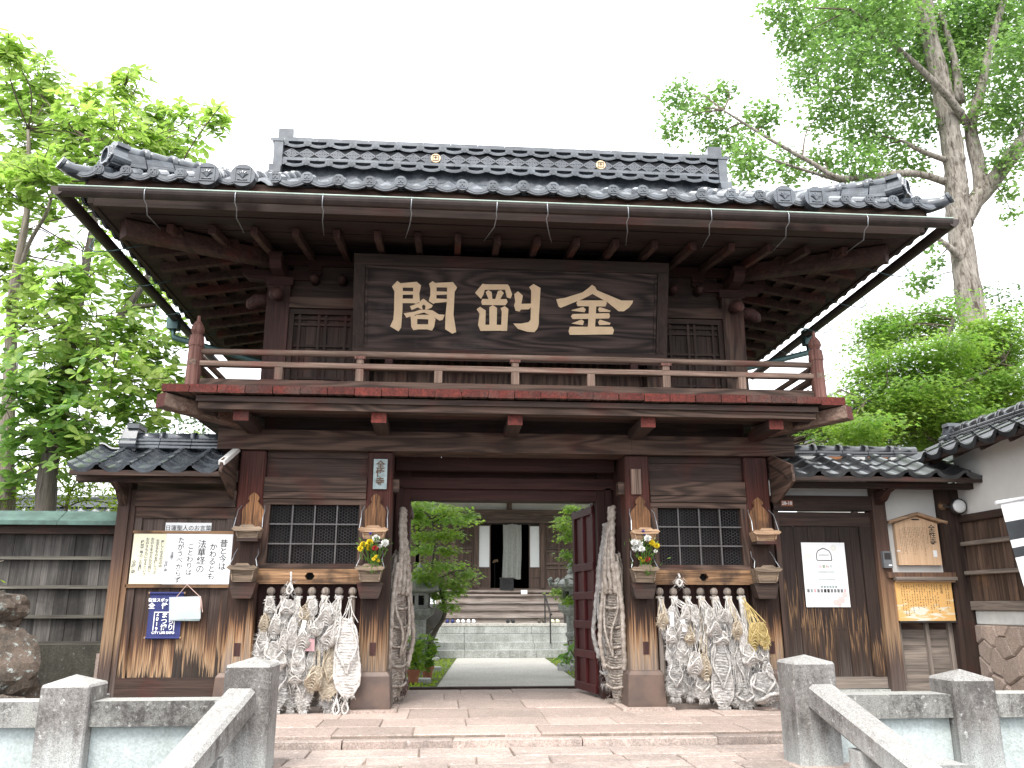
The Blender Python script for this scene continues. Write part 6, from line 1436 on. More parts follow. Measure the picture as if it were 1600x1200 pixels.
# ================================================================= stone parapets
def parapet(s, label):
    p = thing('stone_parapet', label, 'parapet', (s * 3.2, -2.85, -0.6), 'stone parapets either side of the entrance')
    def post(xc, w_, ztop, zpy, yf=-3.0):
        a = w_ / 2; y0, y1 = yf, yf + w_
        c = [(xc - a, y0), (xc + a, y0), (xc + a, y1), (xc - a, y1)]; b = 0.012
        vs = [(x, y, -0.62) for x, y in c] + [(x, y, ztop) for x, y in c] + [(xc, (y0 + y1) / 2, zpy)]
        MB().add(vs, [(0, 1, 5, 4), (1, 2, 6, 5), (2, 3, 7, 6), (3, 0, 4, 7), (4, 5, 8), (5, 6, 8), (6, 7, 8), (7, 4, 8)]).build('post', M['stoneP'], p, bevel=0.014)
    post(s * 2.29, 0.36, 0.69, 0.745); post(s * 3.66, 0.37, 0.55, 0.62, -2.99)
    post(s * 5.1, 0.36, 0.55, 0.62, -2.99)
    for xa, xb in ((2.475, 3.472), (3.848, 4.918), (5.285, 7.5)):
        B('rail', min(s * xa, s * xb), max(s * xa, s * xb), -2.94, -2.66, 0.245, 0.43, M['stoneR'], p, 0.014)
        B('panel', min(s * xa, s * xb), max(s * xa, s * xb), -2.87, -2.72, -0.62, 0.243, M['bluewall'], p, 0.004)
    # sloping handrail down to the street and its end stone
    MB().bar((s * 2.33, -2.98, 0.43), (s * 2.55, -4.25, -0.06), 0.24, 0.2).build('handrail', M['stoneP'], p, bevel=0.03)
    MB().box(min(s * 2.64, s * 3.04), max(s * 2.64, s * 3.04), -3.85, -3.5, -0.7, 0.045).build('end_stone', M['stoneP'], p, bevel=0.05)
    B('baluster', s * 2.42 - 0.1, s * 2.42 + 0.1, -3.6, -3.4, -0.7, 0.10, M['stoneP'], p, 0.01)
parapet(-1, 'lichened stone parapet with sloping handrail left of the entrance paving')
parapet(1, 'lichened stone parapet with sloping handrail right of the entrance paving')
# ================================================================= garden and main hall
MB().add([(-4.5, 2.62, -0.012), (5.5, 2.62, -0.012), (5.5, 9.8, -0.012), (-4.5, 9.8, -0.012)], [(0, 1, 2, 3)]).build('moss_bed', M['moss'], kind='structure')
pth = MB().add([(-0.87, 2.64, -0.001), (1.32, 2.64, -0.001), (1.54, 9.79, 0.0), (-0.46, 9.79, 0.0), (-0.87, 2.64, -0.04), (1.32, 2.64, -0.04)], [(0, 1, 2, 3), (4, 5, 1, 0)]).build('garden_path', M['path'], kind='structure')
for s, (xa, xb) in ((-1, (-1.0, -0.62)), (1, (1.44, 1.64))): pass
for (x0, x1, y0, y1) in ((-1.9, -0.95, 3.6, 3.95), (-2.2, -0.8, 6.2, 6.5), (1.5, 2.4, 3.2, 3.5)):
    B('stepping_stone', x0, x1, y0, y1, -0.03, 0.05, M['granite'], pth, 0.02)
rg = random.Random(6)
mb = MB()
for k in range(5200):
    s = rg.choice((-1, 1)); y = 2.7 + rg.random() ** 1.5 * 6.9
    lo_, hi_ = (-3.2, -0.9 + 0.056 * (y - 2.6)) if s < 0 else (1.36 + 0.03 * (y - 2.6), 3.6)
    x = rg.uniform(lo_, hi_)
    h = rg.uniform(0.015, 0.05); a = rg.uniform(0, 6.28); d = Vector((math.cos(a), math.sin(a), 0)) * rg.uniform(0.008, 0.02)
    mb.add([Vector((x, y, -0.012)) - d, Vector((x, y, -0.012)) + d, (x + rg.uniform(-.03, .03), y + rg.uniform(-.03, .03), h)], [(0, 1, 2)])
mb.build('moss_tuft', M['leafyel'], kind='stuff')
hall = thing('main_hall', 'wooden temple hall behind the gate with stone steps, panelled doors and white paper screens', 'temple hall', (1.03, 13.9, 0))
for k, (ya, z) in enumerate(((9.8, 0.165), (10.15, 0.325), (10.5, 0.495), (10.85, 0.675))):
    y1 = 10.15 + 0.35 * k if k < 3 else 11.85
    xs = [-1.15 + 0.06 * k, -0.28, 1.35, 3.3]
    for a, b in zip(xs, xs[1:]): B('stone_step', a + 0.004, b - 0.004, ya, y1 + 0.3, (0 if k == 0 else z - 0.17), z, M['granite'], hall, 0.012)
    B('step_core', -1.1, 3.3, ya + 0.03, 13.9, -0.05, z - 0.175, M['granite'], hall, 0)
B('stone_nosing', -0.95, 3.3, 10.84, 11.3, 0.676, 0.735, M['path'], hall, 0.01)
for k in range(4):
    y0 = 11.8 + 0.3 * k; z = 0.91 + 0.18 * k
    B('wooden_step', -0.85, 2.75, y0, y0 + 0.33, z - 0.055, z, M['step'], hall, 0.008); B('step_riser', -0.85, 2.75, y0 + 0.045, y0 + 0.07, z - 0.18, z - 0.057, M['step'], hall, 0.004)
for x in (-0.93, 2.83): MB().prism([(11.7, 0.68), (11.7, 0.95), (12.8, 1.6), (12.95, 1.6), (12.95, 0.68)], x - 0.06, x + 0.06, 'YZ').build('step_string', M['step'], hall)
xs = np.arange(-5.0, 7.2, 0.6)
for a in xs: B('veranda_board', a + 0.003, a + 0.597, 12.88, 13.85, 1.50, 1.56, M['step'], hall, 0.008)
B('veranda_beam', -5, 7.2, 12.95, 13.1, 1.36, 1.498, M['hall'], hall)
for x in np.arange(-4.8, 7.2, 1.5): B('floor_post', x - 0.08, x + 0.08, 13.0, 13.16, 0.0, 1.36, M['hallZ'], hall)
B('floor_sill', -5, 7.2, 13.78, 13.95, 1.561, 1.625, M['hall'], hall)
# posts and beams of the front
for x in (-3.2, -0.52, 0.09, 1.97, 2.95, 5.4): B('post', x - 0.055 if 0 < x < 2 else x - 0.1, x + 0.055 if 0 < x < 2 else x + 0.1, 13.72, 13.92, 1.625, 3.42, M['hallZ'], hall)
B('head_beam', -5, 7.2, 13.66, 13.94, 3.421, 3.50, M['hall'], hall); B('carved_beam', -5, 7.2, 13.70, 13.9, 3.502, 3.80, M['hall'], hall)
B('plaster_frieze', -5, 7.2, 13.84, 13.9, 3.802, 4.0, M['plaster'], hall, 0); B('eave_beam', -5, 7.2, 13.6, 13.9, 4.002, 4.3, M['hall'], hall)
B('strut_block', 0.96, 1.10, 13.75, 13.838, 3.802, 4.0, M['hallZ'], hall)
# paper screens left and right of the opening
for xa, xb in ((0.146, 0.50), (1.585, 1.914)):
    d = thing_part('screen_door', hall, (xa, 13.8, 1.63))
    B('paper', xa + 0.03, xb - 0.03, 13.79, 13.80, 2.20, 3.34, M['shoji'], d, 0); B('lower_panel', xa + 0.03, xb - 0.03, 13.785, 13.80, 1.66, 2.18, M['hallZ'], d)
    for x in (xa, xb - 0.03): B('stile', x, x + 0.03, 13.77, 13.81, 1.63, 3.41, M['hallZ'], d)
    for z in (1.63, 1.90, 2.17, 3.34): B('door_rail', xa + 0.03, xb - 0.03, 13.77, 13.81, z, z + 0.03, M['hall'], d)
# panelled side doors with carved lozenges
def pdoor(xa, xb):
    d = thing_part('panelled_door', hall, (xa, 13.8, 1.63))
    B('board', xa, xb, 13.82, 13.84, 1.63, 3.41, M['hallZ'], d, 0)
    for x in (xa, (xa + xb) / 2 - 0.02, xb - 0.05): B('door_stile', x, x + 0.05, 13.77, 13.818, 1.63, 3.41, M['hallZ'], d)
    for z in (1.63, 1.83, 2.15, 2.27, 2.60, 2.70, 3.3): B('door_rail', xa, xb, 13.775, 13.817, z, z + 0.06, M['hall'], d)
    for cx in ((xa * 3 + xb) / 4, (xa + 3 * xb) / 4):
        mb = MB()
        for q in (0.14, 0.08):
            for s1 in (-1, 1):
                for s2 in (-1, 1): mb.bar((cx + s1 * q, 13.80, 3.0), (cx, 13.80, 3.0 + s2 * q * 1.3), 0.03, 0.03, up=(0, 1, 0))
        mb.build('carved_lozenge', M['hall'], d)
pdoor(-0.42, 0.034); pdoor(2.03, 2.85); pdoor(-1.5, -0.62); pdoor(3.05, 3.9); pdoor(-3.1, -1.6); pdoor(3.95, 5.3)
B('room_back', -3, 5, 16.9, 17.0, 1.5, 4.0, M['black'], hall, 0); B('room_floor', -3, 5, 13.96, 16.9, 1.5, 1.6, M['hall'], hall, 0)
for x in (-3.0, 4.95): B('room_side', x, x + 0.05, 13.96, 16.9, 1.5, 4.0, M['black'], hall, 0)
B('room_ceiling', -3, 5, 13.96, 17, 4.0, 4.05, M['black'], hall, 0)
B('side_wall', -5.0, -4.9, 13.9, 20, 0, 4.3, M['plaster'], hall, 0); B('side_wall', 7.1, 7.2, 13.9, 20, 0, 4.3, M['plaster'], hall, 0)
MB().add([(-6.5, 11.6, 4.1), (8.7, 11.6, 4.1), (8.7, 17.0, 7.2), (-6.5, 17.0, 7.2), (-6.5, 11.6, 4.22), (8.7, 11.6, 4.22), (8.7, 17.0, 7.35), (-6.5, 17.0, 7.35), (8.7, 22.4, 4.1), (-6.5, 22.4, 4.1), (8.7, 22.4, 4.22), (-6.5, 22.4, 4.22)],
         [(0, 3, 2, 1), (4, 5, 6, 7), (0, 1, 5, 4), (3, 0, 4, 7), (1, 2, 6, 5), (3, 9, 8, 2), (7, 6, 10, 11), (8, 9, 11, 10), (2, 8, 10, 6), (9, 3, 7, 11)]).build('roof', M['tile'], hall)
# loose things at the hall
t = thing('door_curtain', 'long grey cloth curtain hanging in the dark hall doorway', 'curtain', (1.10, 13.65, 3.38))
MB().grid(lambda u, v: ((u - .5) * 0.52 + 0.02 * math.sin(v * 5) * v, 0.035 * math.sin(u * 22) * (0.5 + v * .5), -1.5 * v - 0.02 * math.sin(u * 9)), 40, 8).build('cloth', M['noren'], t, local=True, smooth=True)
MB().tube([(-0.8, 0, 0.01), (0.75, 0, 0.01)], 0.012, 6).build('rod', M['steelblack'], t, local=True)
t = thing('offering_box', 'black speckled square box on the veranda before the hall doorway', 'box', (0.90, 13.0, 1.56))
B('body', -0.18, 0.18, -0.14, 0.14, 0, 0.30, stone('black speckled cloth', (0.02, 0.02, 0.022), (0.01, 0.01, 0.011), (0.12, 0.12, 0.13), 12, 0.5, 0.62), t, 0.01, local=True); B('rim', -0.19, 0.19, -0.15, 0.15, 0.30, 0.325, M['steelblack'], t, 0.004, local=True)
t = thing('white_notice', 'small white notice hanging over the top wooden step', 'notice', (1.36, 12.86, 1.45))
B('sheet', -0.085, 0.085, -0.006, 0, -0.13, 0.11, M['paper'], t, 0.004, local=True); MB().tube([(-0.07, 0.0, 0.11), (0, 0.03, 0.14), (0.07, 0, 0.11)], 0.004, 5).build('string', M['ink'], t, local=True)
t = thing('gilt_ornament', 'tiny gilded ornament glinting in the dark hall beside the curtain', 'ornament', (0.62, 14.6, 2.38))
MB().tube([(-0.02, 0, -0.02), (0.05, 0, 0.03), (0.12, -0.02, 0.05), (0.13, 0, 0.0)], [0.02, 0.045, 0.03, 0.02], 8).build('bird', M['goldemb'], t, local=True, smooth=True); MB().tube([(0.05, 0, 0.0), (0.05, 0, -0.78)], 0.012, 6).build('stand', M['steelblack'], t, local=True)
t = thing('iron_handrail', 'dark iron handrail standing on the stone steps of the hall', 'handrail', (1.72, 10.8, 0))
MB().tube([(0.0, 0.9, 1.45), (0.0, 0.3, 1.40), (0.0, -0.7, 0.98), (0, -0.95, 0.95)], 0.022, 8).build('rail', M['steelblack'], t, local=True)
for y, z0, z1 in ((-0.7, 0.3, 0.98), (0.35, 0.68, 1.41)): MB().tube([(0, y, z0), (0, y, z1)], 0.018, 8).build('post', M['steelblack'], t, local=True)
t = thing('notice_easel', 'small black panel leaning beside the right end of the stone steps', 'panel', (2.30, 11.1, 0.675))
MB().prism([(-.12, 0), (.12, 0), (.12, .42), (-.12, .5)], -0.02, 0.02).build('panel', M['steelblack'], t, local=True); MB().tube([(0, 0.02, 0.35), (0, 0.18, 0.0)], 0.012, 6).build('leg', M['steelblack'], t, local=True)
def shoe(x, y, mt, lab):
    t = thing('shoe_pair', lab, 'shoes', (x, y, 0.738), 'shoes left before the hall steps')
    for s in (-1, 1):
        mb = MB(); mb.tube([(s * 0.06, -0.12, 0.03), (s * 0.065, -0.06, 0.035), (s * 0.06, 0.03, 0.035), (s * 0.055, 0.12, 0.04)], [0.03, 0.05, 0.04, 0.035], 8, flat=1.0); mb.tube([(s * 0.06, 0.0, 0.05), (s * 0.06, 0.1, 0.06)], [0.035, 0.033], 8)
        mb.build('shoe', mt, t, local=True, smooth=True)
for x, m_, lab in ((-0.62, M['navy'], 'dark blue shoes at the left end of the stone landing'), (-0.36, M['paper'], 'first pair of white shoes from the left on the stone landing'), (-0.10, M['flagwhite'], 'white shoes second from left, nearest the middle of the landing'), (0.88, M['ink'], 'black shoes in the middle of the stone landing'), (1.66, M['barkdark'], 'brown shoes beside the iron handrail foot'), (2.0, M['cream'], 'cream shoes right of the iron handrail')): shoe(x, 11.42, m_, lab)
# stone lanterns
def lantern(loc, label, sc, rz):
    t = thing('stone_lantern', label, 'stone lantern', loc, 'stone lanterns flanking the garden path', (0, 0, rz))
    Z = lambda pr: [(r_ * sc, z * sc) for r_, z in pr]
    MB().lathe(Z([(0.34, 0), (0.34, 0.12), (0.27, 0.16), (0.22, 0.26), (0.19, 0.28)]), 6).build('base', M['granite'], t, local=True)
    MB().lathe(Z([(0.15, 0.28), (0.145, 0.6), (0.17, 0.63), (0.17, 0.68), (0.145, 0.71), (0.15, 1.0)]), 16).build('shaft', M['granite'], t, local=True, smooth=False)
    MB().lathe(Z([(0.16, 1.0), (0.30, 1.10), (0.32, 1.20), (0.28, 1.22)]), 6).build('platform', M['granite'], t, local=True)
    mb = MB()
    for k in range(6):
        a = k * PI / 3; mb.cbox((0.19 * sc * math.cos(a), 0.19 * sc * math.sin(a), 1.36 * sc), (0.06 * sc, 0.06 * sc, 0.28 * sc), (0, 0, a))
    for a, b in ((1.22, 1.27), (1.45, 1.5)): mb.lathe(Z([(0.22, a), (0.22, b)]), 6)
    mb.build('light_box', M['granite'], t, local=True)
    MB().lathe(Z([(0.12, 1.27), (0.12, 1.45)]), 6).build('fire_chamber', M['black'], t, local=True)  # solid black core painted as the shade inside the light box
    cp = MB().lathe(Z([(0.30, 1.5), (0.42, 1.53), (0.43, 1.58), (0.25, 1.66), (0.12, 1.76), (0.10, 1.78)]), 6)
    for k in range(6):
        a = k * PI / 3; c, s_ = math.cos(a), math.sin(a)
        cp.tube([(0.36 * sc * c, 0.36 * sc * s_, 1.56 * sc), (0.45 * sc * c, 0.45 * sc * s_, 1.58 * sc), (0.47 * sc * c, 0.47 * sc * s_, 1.66 * sc), (0.42 * sc * c, 0.42 * sc * s_, 1.68 * sc)], 0.045 * sc, 8)
    cp.build('cap', M['granite'], t, local=True)
    MB().lathe(Z([(0.10, 1.78), (0.13, 1.82), (0.09, 1.85), (0.12, 1.93), (0.05, 2.02), (0.0, 2.08)]), 12).build('finial', M['granite'], t, local=True, smooth=True)
lantern((-1.22, 5.4, -0.01), 'stone lantern half hidden by the left garden maple', 0.92, 0.3)
lantern((1.66, 6.0, -0.01), 'stone lantern with curled cap corners seen beside the red door leaf', 0.98, 0.1)
t = thing('stone_urn', 'dark bronze water urn behind the left maple near the hall steps', 'urn', (-1.15, 9.3, -0.01))
MB().lathe([(0.2, 0), (0.22, 0.25), (0.16, 0.4), (0.34, 0.8), (0.42, 1.1), (0.38, 1.2), (0.36, 1.2), (0.3, 1.1)], 20).build('bowl', M['steelblack'], t, local=True, smooth=True); MB().lathe([(0.3, 0.0), (0.3, 0.06)], 16).build('foot', M['granite'], t, local=True)
# red door leaf, standing open against the right side of the passage
dl = thing_part('door_leaf', gate, (1.27, 1.26, 0.04))
def leaf(pa, pb, z0, z1):
    pa, pb = Vector(pa), Vector(pb); L = (pb - pa).length; d = (pb - pa).normalized(); n = Vector((d.y, -d.x, 0)) if d.y > 0 else Vector((-d.y, d.x, 0)); n = Vector((-abs(d.y), d.x if d.y > 0 else -d.x, 0)).normalized()
    def bx(nm, u0, u1, za, zb, t0, t1):
        q = [pa + d * u0 + n * t0, pa + d * u1 + n * t0, pa + d * u1 + n * t1, pa + d * u0 + n * t1]
        vs = [(v.x, v.y, za) for v in q] + [(v.x, v.y, zb) for v in q]
        MB().add(vs, [(0, 3, 2, 1), (4, 5, 6, 7), (0, 1, 5, 4), (1, 2, 6, 5), (2, 3, 7, 6), (3, 0, 4, 7)]).build(nm, M['reddoor'], dl, bevel=0.004)
    bx('door_panel', 0, L, z0, z1, -0.02, 0.0)
    for u in (0.0, L / 2 - 0.04, L - 0.09): bx('door_stile', u, u + 0.09, z0, z1, 0.0, 0.035)
    for z in (z0, z0 + 0.42, z0 + 0.80, z0 + 1.18, z0 + 1.56, z1 - 0.12): bx('door_rail', 0, L, z, z + 0.10, 0.0, 0.045)
leaf((1.24, 1.20, 0), (1.10, 2.10, 0), 0.05, 2.47)
dl2 = dl
dl = thing_part('door_leaf', gate, (-1.27, 1.26, 0.04))
def leaf_l():
    for u in range(5): B('door_board', -1.30, -1.27, 1.26 + 0.18 * u + 0.002, 1.26 + 0.18 * (u + 1) - 0.002, 0.05, 2.47, M['reddoor'], dl, 0.004)
    for z in (0.05, 0.47, 0.85, 1.23, 1.61, 2.35): B('door_rail', -1.268, -1.235, 1.26, 2.16, z, z + 0.1, M['reddoor'], dl, 0.004)
leaf_l()
# houses beyond the right wing
def house(loc, wx, wy, h, label, cat, seed, rz=0.0, pitch=0.55):
    t = thing('house', label, cat, loc, 'houses behind the right wing', (0, 0, rz))
    B('wall', -wx, wx, -wy, wy, 0, h, M['plaster'], t, 0, local=True)
    for x in (-wx + .06, -wx / 3, wx / 3, wx - .06): B('wall_post', x - 0.06, x + 0.06, -wy - 0.02, -wy + 0.1, 0, h, M['darkZ'], t, 0.004, local=True)
    B('lower_board_wall', -wx, wx, -wy - 0.03, -wy - 0.005, 0.0, h * 0.5, M['darkZ'], t, 0, local=True)
    wnd = thing_part('window', t, wl(t)); wnd.location = (0, 0, 0)
    B('frame', -0.7, 0.7, -wy - 0.07, -wy - 0.03, h - 1.4, h - 0.5, M['darkX'], wnd, 0.004, local=True)
    for k in (-1, 1): B('pane', k * 0.34 - 0.3, k * 0.34 + 0.3, -wy - 0.078, -wy - 0.071, h - 1.33, h - 0.57, M['shoji'], wnd, 0, local=True)
    e = 0.55; rh = (wy + e) * pitch
    for s in (-1, 1):
        rf = thing_part('roof_slope', t, wl(t)); rf.location = (0, 0, 0)
        mb = MB(); nx = int((wx * 2 + e * 2) / 0.3) * 6
        mb.grid(lambda u, v: ((u - .5) * (2 * wx + 2 * e), s * (wy + e) * (1 - v), h - 0.12 + rh * v + 0.045 * max(0, math.cos(2 * PI * u * nx / 6)) ** 1.5), nx, 6); mb.build('tile_sheet', M['tile'], rf, kind='stuff', local=True, smooth=True)
        mb = MB(); mb.add([(-wx - e, s * (wy + e), h - 0.2), (wx + e, s * (wy + e), h - 0.2), (wx + e, 0, h - 0.2 + rh), (-wx - e, 0, h - 0.2 + rh)], [(0, 1, 2, 3)]); mb.build('eave_board', M['darkX'], rf, local=True)
    for s in (-1, 1): MB().prism([(-wy, h), (wy, h), (0, h + wy * pitch)], s * wx - 0.05, s * wx + 0.05, 'YZ').build('gable', M['plaster'], t, local=True)
    for L in range(3): B('ridge_layer', -wx - e, wx + e, -0.15 + 0.02 * L, 0.15 - 0.02 * L, h - 0.14 + rh + 0.06 * L, h - 0.085 + rh + 0.06 * L, M['tile'], t, 0.006, local=True)
    MB().tube([(-wx - e, 0, h + 0.08 + rh), (wx + e, 0, h + 0.08 + rh)], 0.08, 10).build('ridge_cap', M['tile'], t, local=True, smooth=True)
    for s in (-1, 1): inst(on, 'ridge_end_tile', t, (s * (wx + e), 0, h - 0.12 + rh), (0, 0, s * PI / 2), 0.9, local=True)
house((11.6, 11.0, 0), 2.6, 1.6, 4.9, 'white plastered house with grey tiled gable roof glimpsed between the maple sprays', 'house', 1, 0.0)
house((-9.6, 10.0, 0), 2.4, 1.6, 2.3, 'low tiled house glimpsed above the left fence behind the bush', 'house', 3)
# overhead cable
MB().tube([(-6, 1.5, 11.9), (2, 0.8, 10.6), (7.0, 0.0, 10.03), (14.0, -0.5, 9.6)], 0.012, 6).build('overhead_cable', M['navy'], tag=('thin dark blue overhead cable crossing the top right corner of the sky', 'cable'))
for x, y, z in (): pass
# ================================================================= trees and plants
MAG_HI = [(-8.07,2.34,9.94,0.3,0.36),(-9.03,4.12,10.25,0.51,0.61),(-8.37,3.91,10.28,0.51,0.6),(-6.97,2.64,9.18,0.39,0.46),(-6.56,3.24,9.92,0.3,0.36),(-6.25,3.12,10.14,0.15,0.18),(-7.43,3.63,9.17,0.55,0.64),(-8.55,3.97,9.39,0.61,0.72),(-7.24,2.23,7.64,0.43,0.5),(-6.1,2.07,8.39,0.44,0.52),(-6.27,4.09,9.77,0.44,0.51),(-5.35,3.08,9.24,0.34,0.4),(-5.18,3.91,9.78,0.28,0.32),(-4.5,2.01,8.89,0.1,0.12),(-6.15,3.11,8.67,0.48,0.55),(-5.71,3.8,9.1,0.31,0.36),(-7.86,2.57,7.52,0.39,0.45),(-7.78,4.36,8.67,0.34,0.39),(-8.48,4.25,6.89,0.49,0.55),(-5.99,2.08,6.27,0.33,0.37),(-6.51,2.06,5.68,0.37,0.41),(-7.76,3.35,5.64,0.45,0.5),(-6.34,4.35,6.57,0.35,0.39)]
MAG_LO = [(-6.94,2.64,4.95,0.57,0.62),(-6.08,2.28,5.26,0.47,0.51),(-5.75,2.73,5.42,0.34,0.37),(-5.59,1.86,4.4,0.49,0.53),(-7.1,2.29,4.29,0.54,0.59),(-6.75,2.76,4.17,0.52,0.56),(-5.48,2.89,4.9,0.37,0.4),(-5.03,2.31,4.19,0.3,0.32),(-6.13,2.31,3.74,0.45,0.48),(-5.45,2.28,3.84,0.38,0.41),(-7.19,2.81,3.53,0.46,0.49),(-6.41,2.44,3.38,0.32,0.33),(-4.71,1.85,4.32,0.2,0.21),(-5.51,3.64,4.09,0.28,0.3),(-6.06,3.02,3.49,0.29,0.3),(-7.48,3.21,2.91,0.28,0.3)]
GINK = [(7.43,7.06,15.72,0.57,0.65),(9.76,9.48,17.18,1.05,1.2),(8.89,9.08,15.33,0.7,0.78),(8.96,6.86,13.87,0.85,0.96),(8.44,7.5,13.07,0.63,0.7),(11.3,8.66,16.22,1.3,1.47),(12.85,8.63,16.91,1.13,1.28),(14.83,9.31,17.14,1.28,1.44),(13.72,7.77,13.93,0.71,0.77),(11.64,8.99,14.65,0.92,1.02),(12.86,8.51,14.98,0.83,0.91),(12.96,7.41,11.84,0.47,0.5),(9.75,8.26,13.2,0.63,0.69),(5.27,9.15,14.42,0.46,0.52),(4.98,9.04,13.4,0.38,0.42),(5.52,8.02,13.26,0.5,0.56),(6.09,8.27,12.53,0.64,0.7),(6.03,6.6,11.02,0.58,0.63),(6.67,7.23,12.66,0.45,0.5),(8.04,8.89,12.25,0.52,0.57),(8.44,7.74,11.91,0.4,0.43),(8.84,7.02,11.34,0.57,0.62),(10.29,8.15,12.47,0.58,0.63),(11.22,8.61,12.36,0.49,0.53),(13.7,8.52,10.94,0.21,0.22),(12.98,7.62,11.08,0.27,0.28),(13.71,7.82,12.93,0.42,0.45),(9.75,8.03,16.63,0.9,1.03),(11.18,8.84,9.12,0.38,0.39),(11.12,8.06,9.32,0.2,0.21),(7.9,7.68,15.26,0.45,0.51),(6.04,7.97,13.85,0.3,0.34),(13.13,6.59,14.37,0.67,0.75),(9.76,6.63,15.49,1.0,1.15),(14.02,8.61,17.39,1.15,1.3),(13.26,9.45,16.3,0.97,1.08),(11.4,8.28,13.2,0.39,0.42),(12.94,7.68,13.27,0.63,0.68),(10.38,7.01,9.24,0.16,0.16),(12.31,8.01,11.07,0.17,0.18)]
MAPR = [(8.36,4.96,6.78,0.6,0.2),(8.84,4.45,6.72,0.5,0.21),(9.32,3.9,6.3,0.63,0.25),(10.33,4.66,6.07,0.53,0.35),(7.9,3.16,5.65,0.68,0.21),(7.56,3.83,5.49,0.61,0.18),(9.83,4.89,5.73,0.77,0.26),(6.87,3.99,5.04,0.63,0.18),(6.19,3.7,4.69,0.4,0.16),(7.25,3.25,4.73,0.67,0.21),(8.49,3.92,4.79,0.71,0.24),(10.19,4.9,5.09,0.64,0.29),(5.78,2.61,4.09,0.5,0.17),(7.55,4.48,4.44,0.72,0.22),(8.59,4.57,4.38,0.73,0.22),(9.74,4.73,4.6,0.65,0.23),(6.33,4.38,4.46,0.29,0.13),(7.55,4.54,6.29,0.31,0.16),(9.73,3.84,5.18,0.5,0.29),(7.97,3.95,5.29,0.61,0.17),(8.55,3.62,4.45,0.6,0.21),(8.63,2.73,4.03,0.45,0.17),(7.32,4.69,4.73,0.63,0.18)]
DARK = [(13.06,9.14,8.92,0.84,0.39),(10.04,8.4,7.33,0.59,0.33),(10.05,9.01,7.11,0.43,0.3),(13.58,8.97,8.55,0.52,0.28),(12.05,8.71,8.58,0.51,0.28)]
BUSH = [(-7.16,4.19,3.0,0.56,0.32),(-6.7,4.58,3.0,0.47,0.33),(-7.78,4.75,3.45,0.42,0.31),(-7.02,4.72,3.4,0.43,0.25),(-6.19,4.42,2.77,0.27,0.17),(-7.42,3.56,2.71,0.38,0.22),(-6.03,3.96,3.67,0.31,0.43)]
DK2 = [(-5.72,5.77,4.56,0.28,0.22),(-6.13,6.38,4.37,0.32,0.2),(-5.81,6.79,4.98,0.23,0.19),(-6.62,6.7,4.55,0.3,0.31),(-5.63,6.7,4.64,0.18,0.26)]
GMAP = [(-1.16,5.82,2.95,0.31,0.11),(-0.74,5.26,2.83,0.33,0.1),(-1.15,5.84,2.72,0.36,0.12),(-0.55,5.67,2.7,0.36,0.1),(-0.33,5.08,2.72,0.14,0.07),(-1.07,5.02,2.34,0.36,0.11),(-0.67,5.01,2.38,0.27,0.1),(-1.14,5.76,2.16,0.31,0.11),(-0.72,5.25,2.09,0.21,0.09),(-1.29,5.11,2.78,0.16,0.23),(-0.83,5.62,1.86,0.42,0.1),(-0.39,5.34,1.7,0.23,0.09),(-1.16,5.07,1.65,0.29,0.13),(-0.65,5.16,1.55,0.34,0.09),(-0.82,5.53,1.33,0.32,0.11),(-0.54,5.17,1.42,0.14,0.09),(-0.7,5.27,1.13,0.2,0.08),(-1.29,5.71,1.33,0.16,0.16),(-1.27,5.45,0.94,0.11,0.18)]
GMAPR = [(1.58,5.52,2.91,0.19,0.08),(1.5,5.67,2.72,0.24,0.07),(1.35,5.22,2.56,0.19,0.08),(1.52,5.59,2.38,0.24,0.08),(1.62,5.62,2.5,0.17,0.1),(1.51,5.39,2.04,0.21,0.08),(1.59,5.31,1.9,0.12,0.07),(1.43,6.1,1.36,0.2,0.06),(1.56,5.71,1.24,0.17,0.07),(1.24,5.41,1.42,0.09,0.03)]
MAG_MID = [(-7.93,3.72,7.76,0.32,0.37),(-7.3,3.94,8.02,0.31,0.35),(-8.45,4.03,7.4,0.32,0.37),(-7.76,4.3,7.43,0.29,0.32),(-6.97,3.93,7.6,0.28,0.32),(-6.6,4.26,8.09,0.27,0.31),(-7.3,2.65,6.04,0.33,0.37),(-5.93,3.44,8.06,0.24,0.27),(-7.29,4.3,6.83,0.33,0.37),(-6.42,3.77,6.7,0.32,0.36),(-5.93,4.22,6.72,0.29,0.32),(-5.19,2.8,5.73,0.24,0.26),(-5.23,3.44,5.41,0.23,0.25),(-6.45,3.04,7.83,0.25,0.28),(-8.45,3.58,8.52,0.32,0.37),(-5.8,3.63,8.8,0.29,0.33),(-5.78,2.62,6.85,0.22,0.24),(-7.27,2.99,8.36,0.35,0.41),(-6.81,3.1,8.45,0.31,0.36),(-5.63,4.25,9.3,0.21,0.24)]
MAG_MORE = [(x + 0.4 * math.sin(k * 2.1), y + 0.7, z + 0.35 * math.cos(k * 1.7), rx, rz) for k, (x, y, z, rx, rz) in enumerate(MAG_LO)]
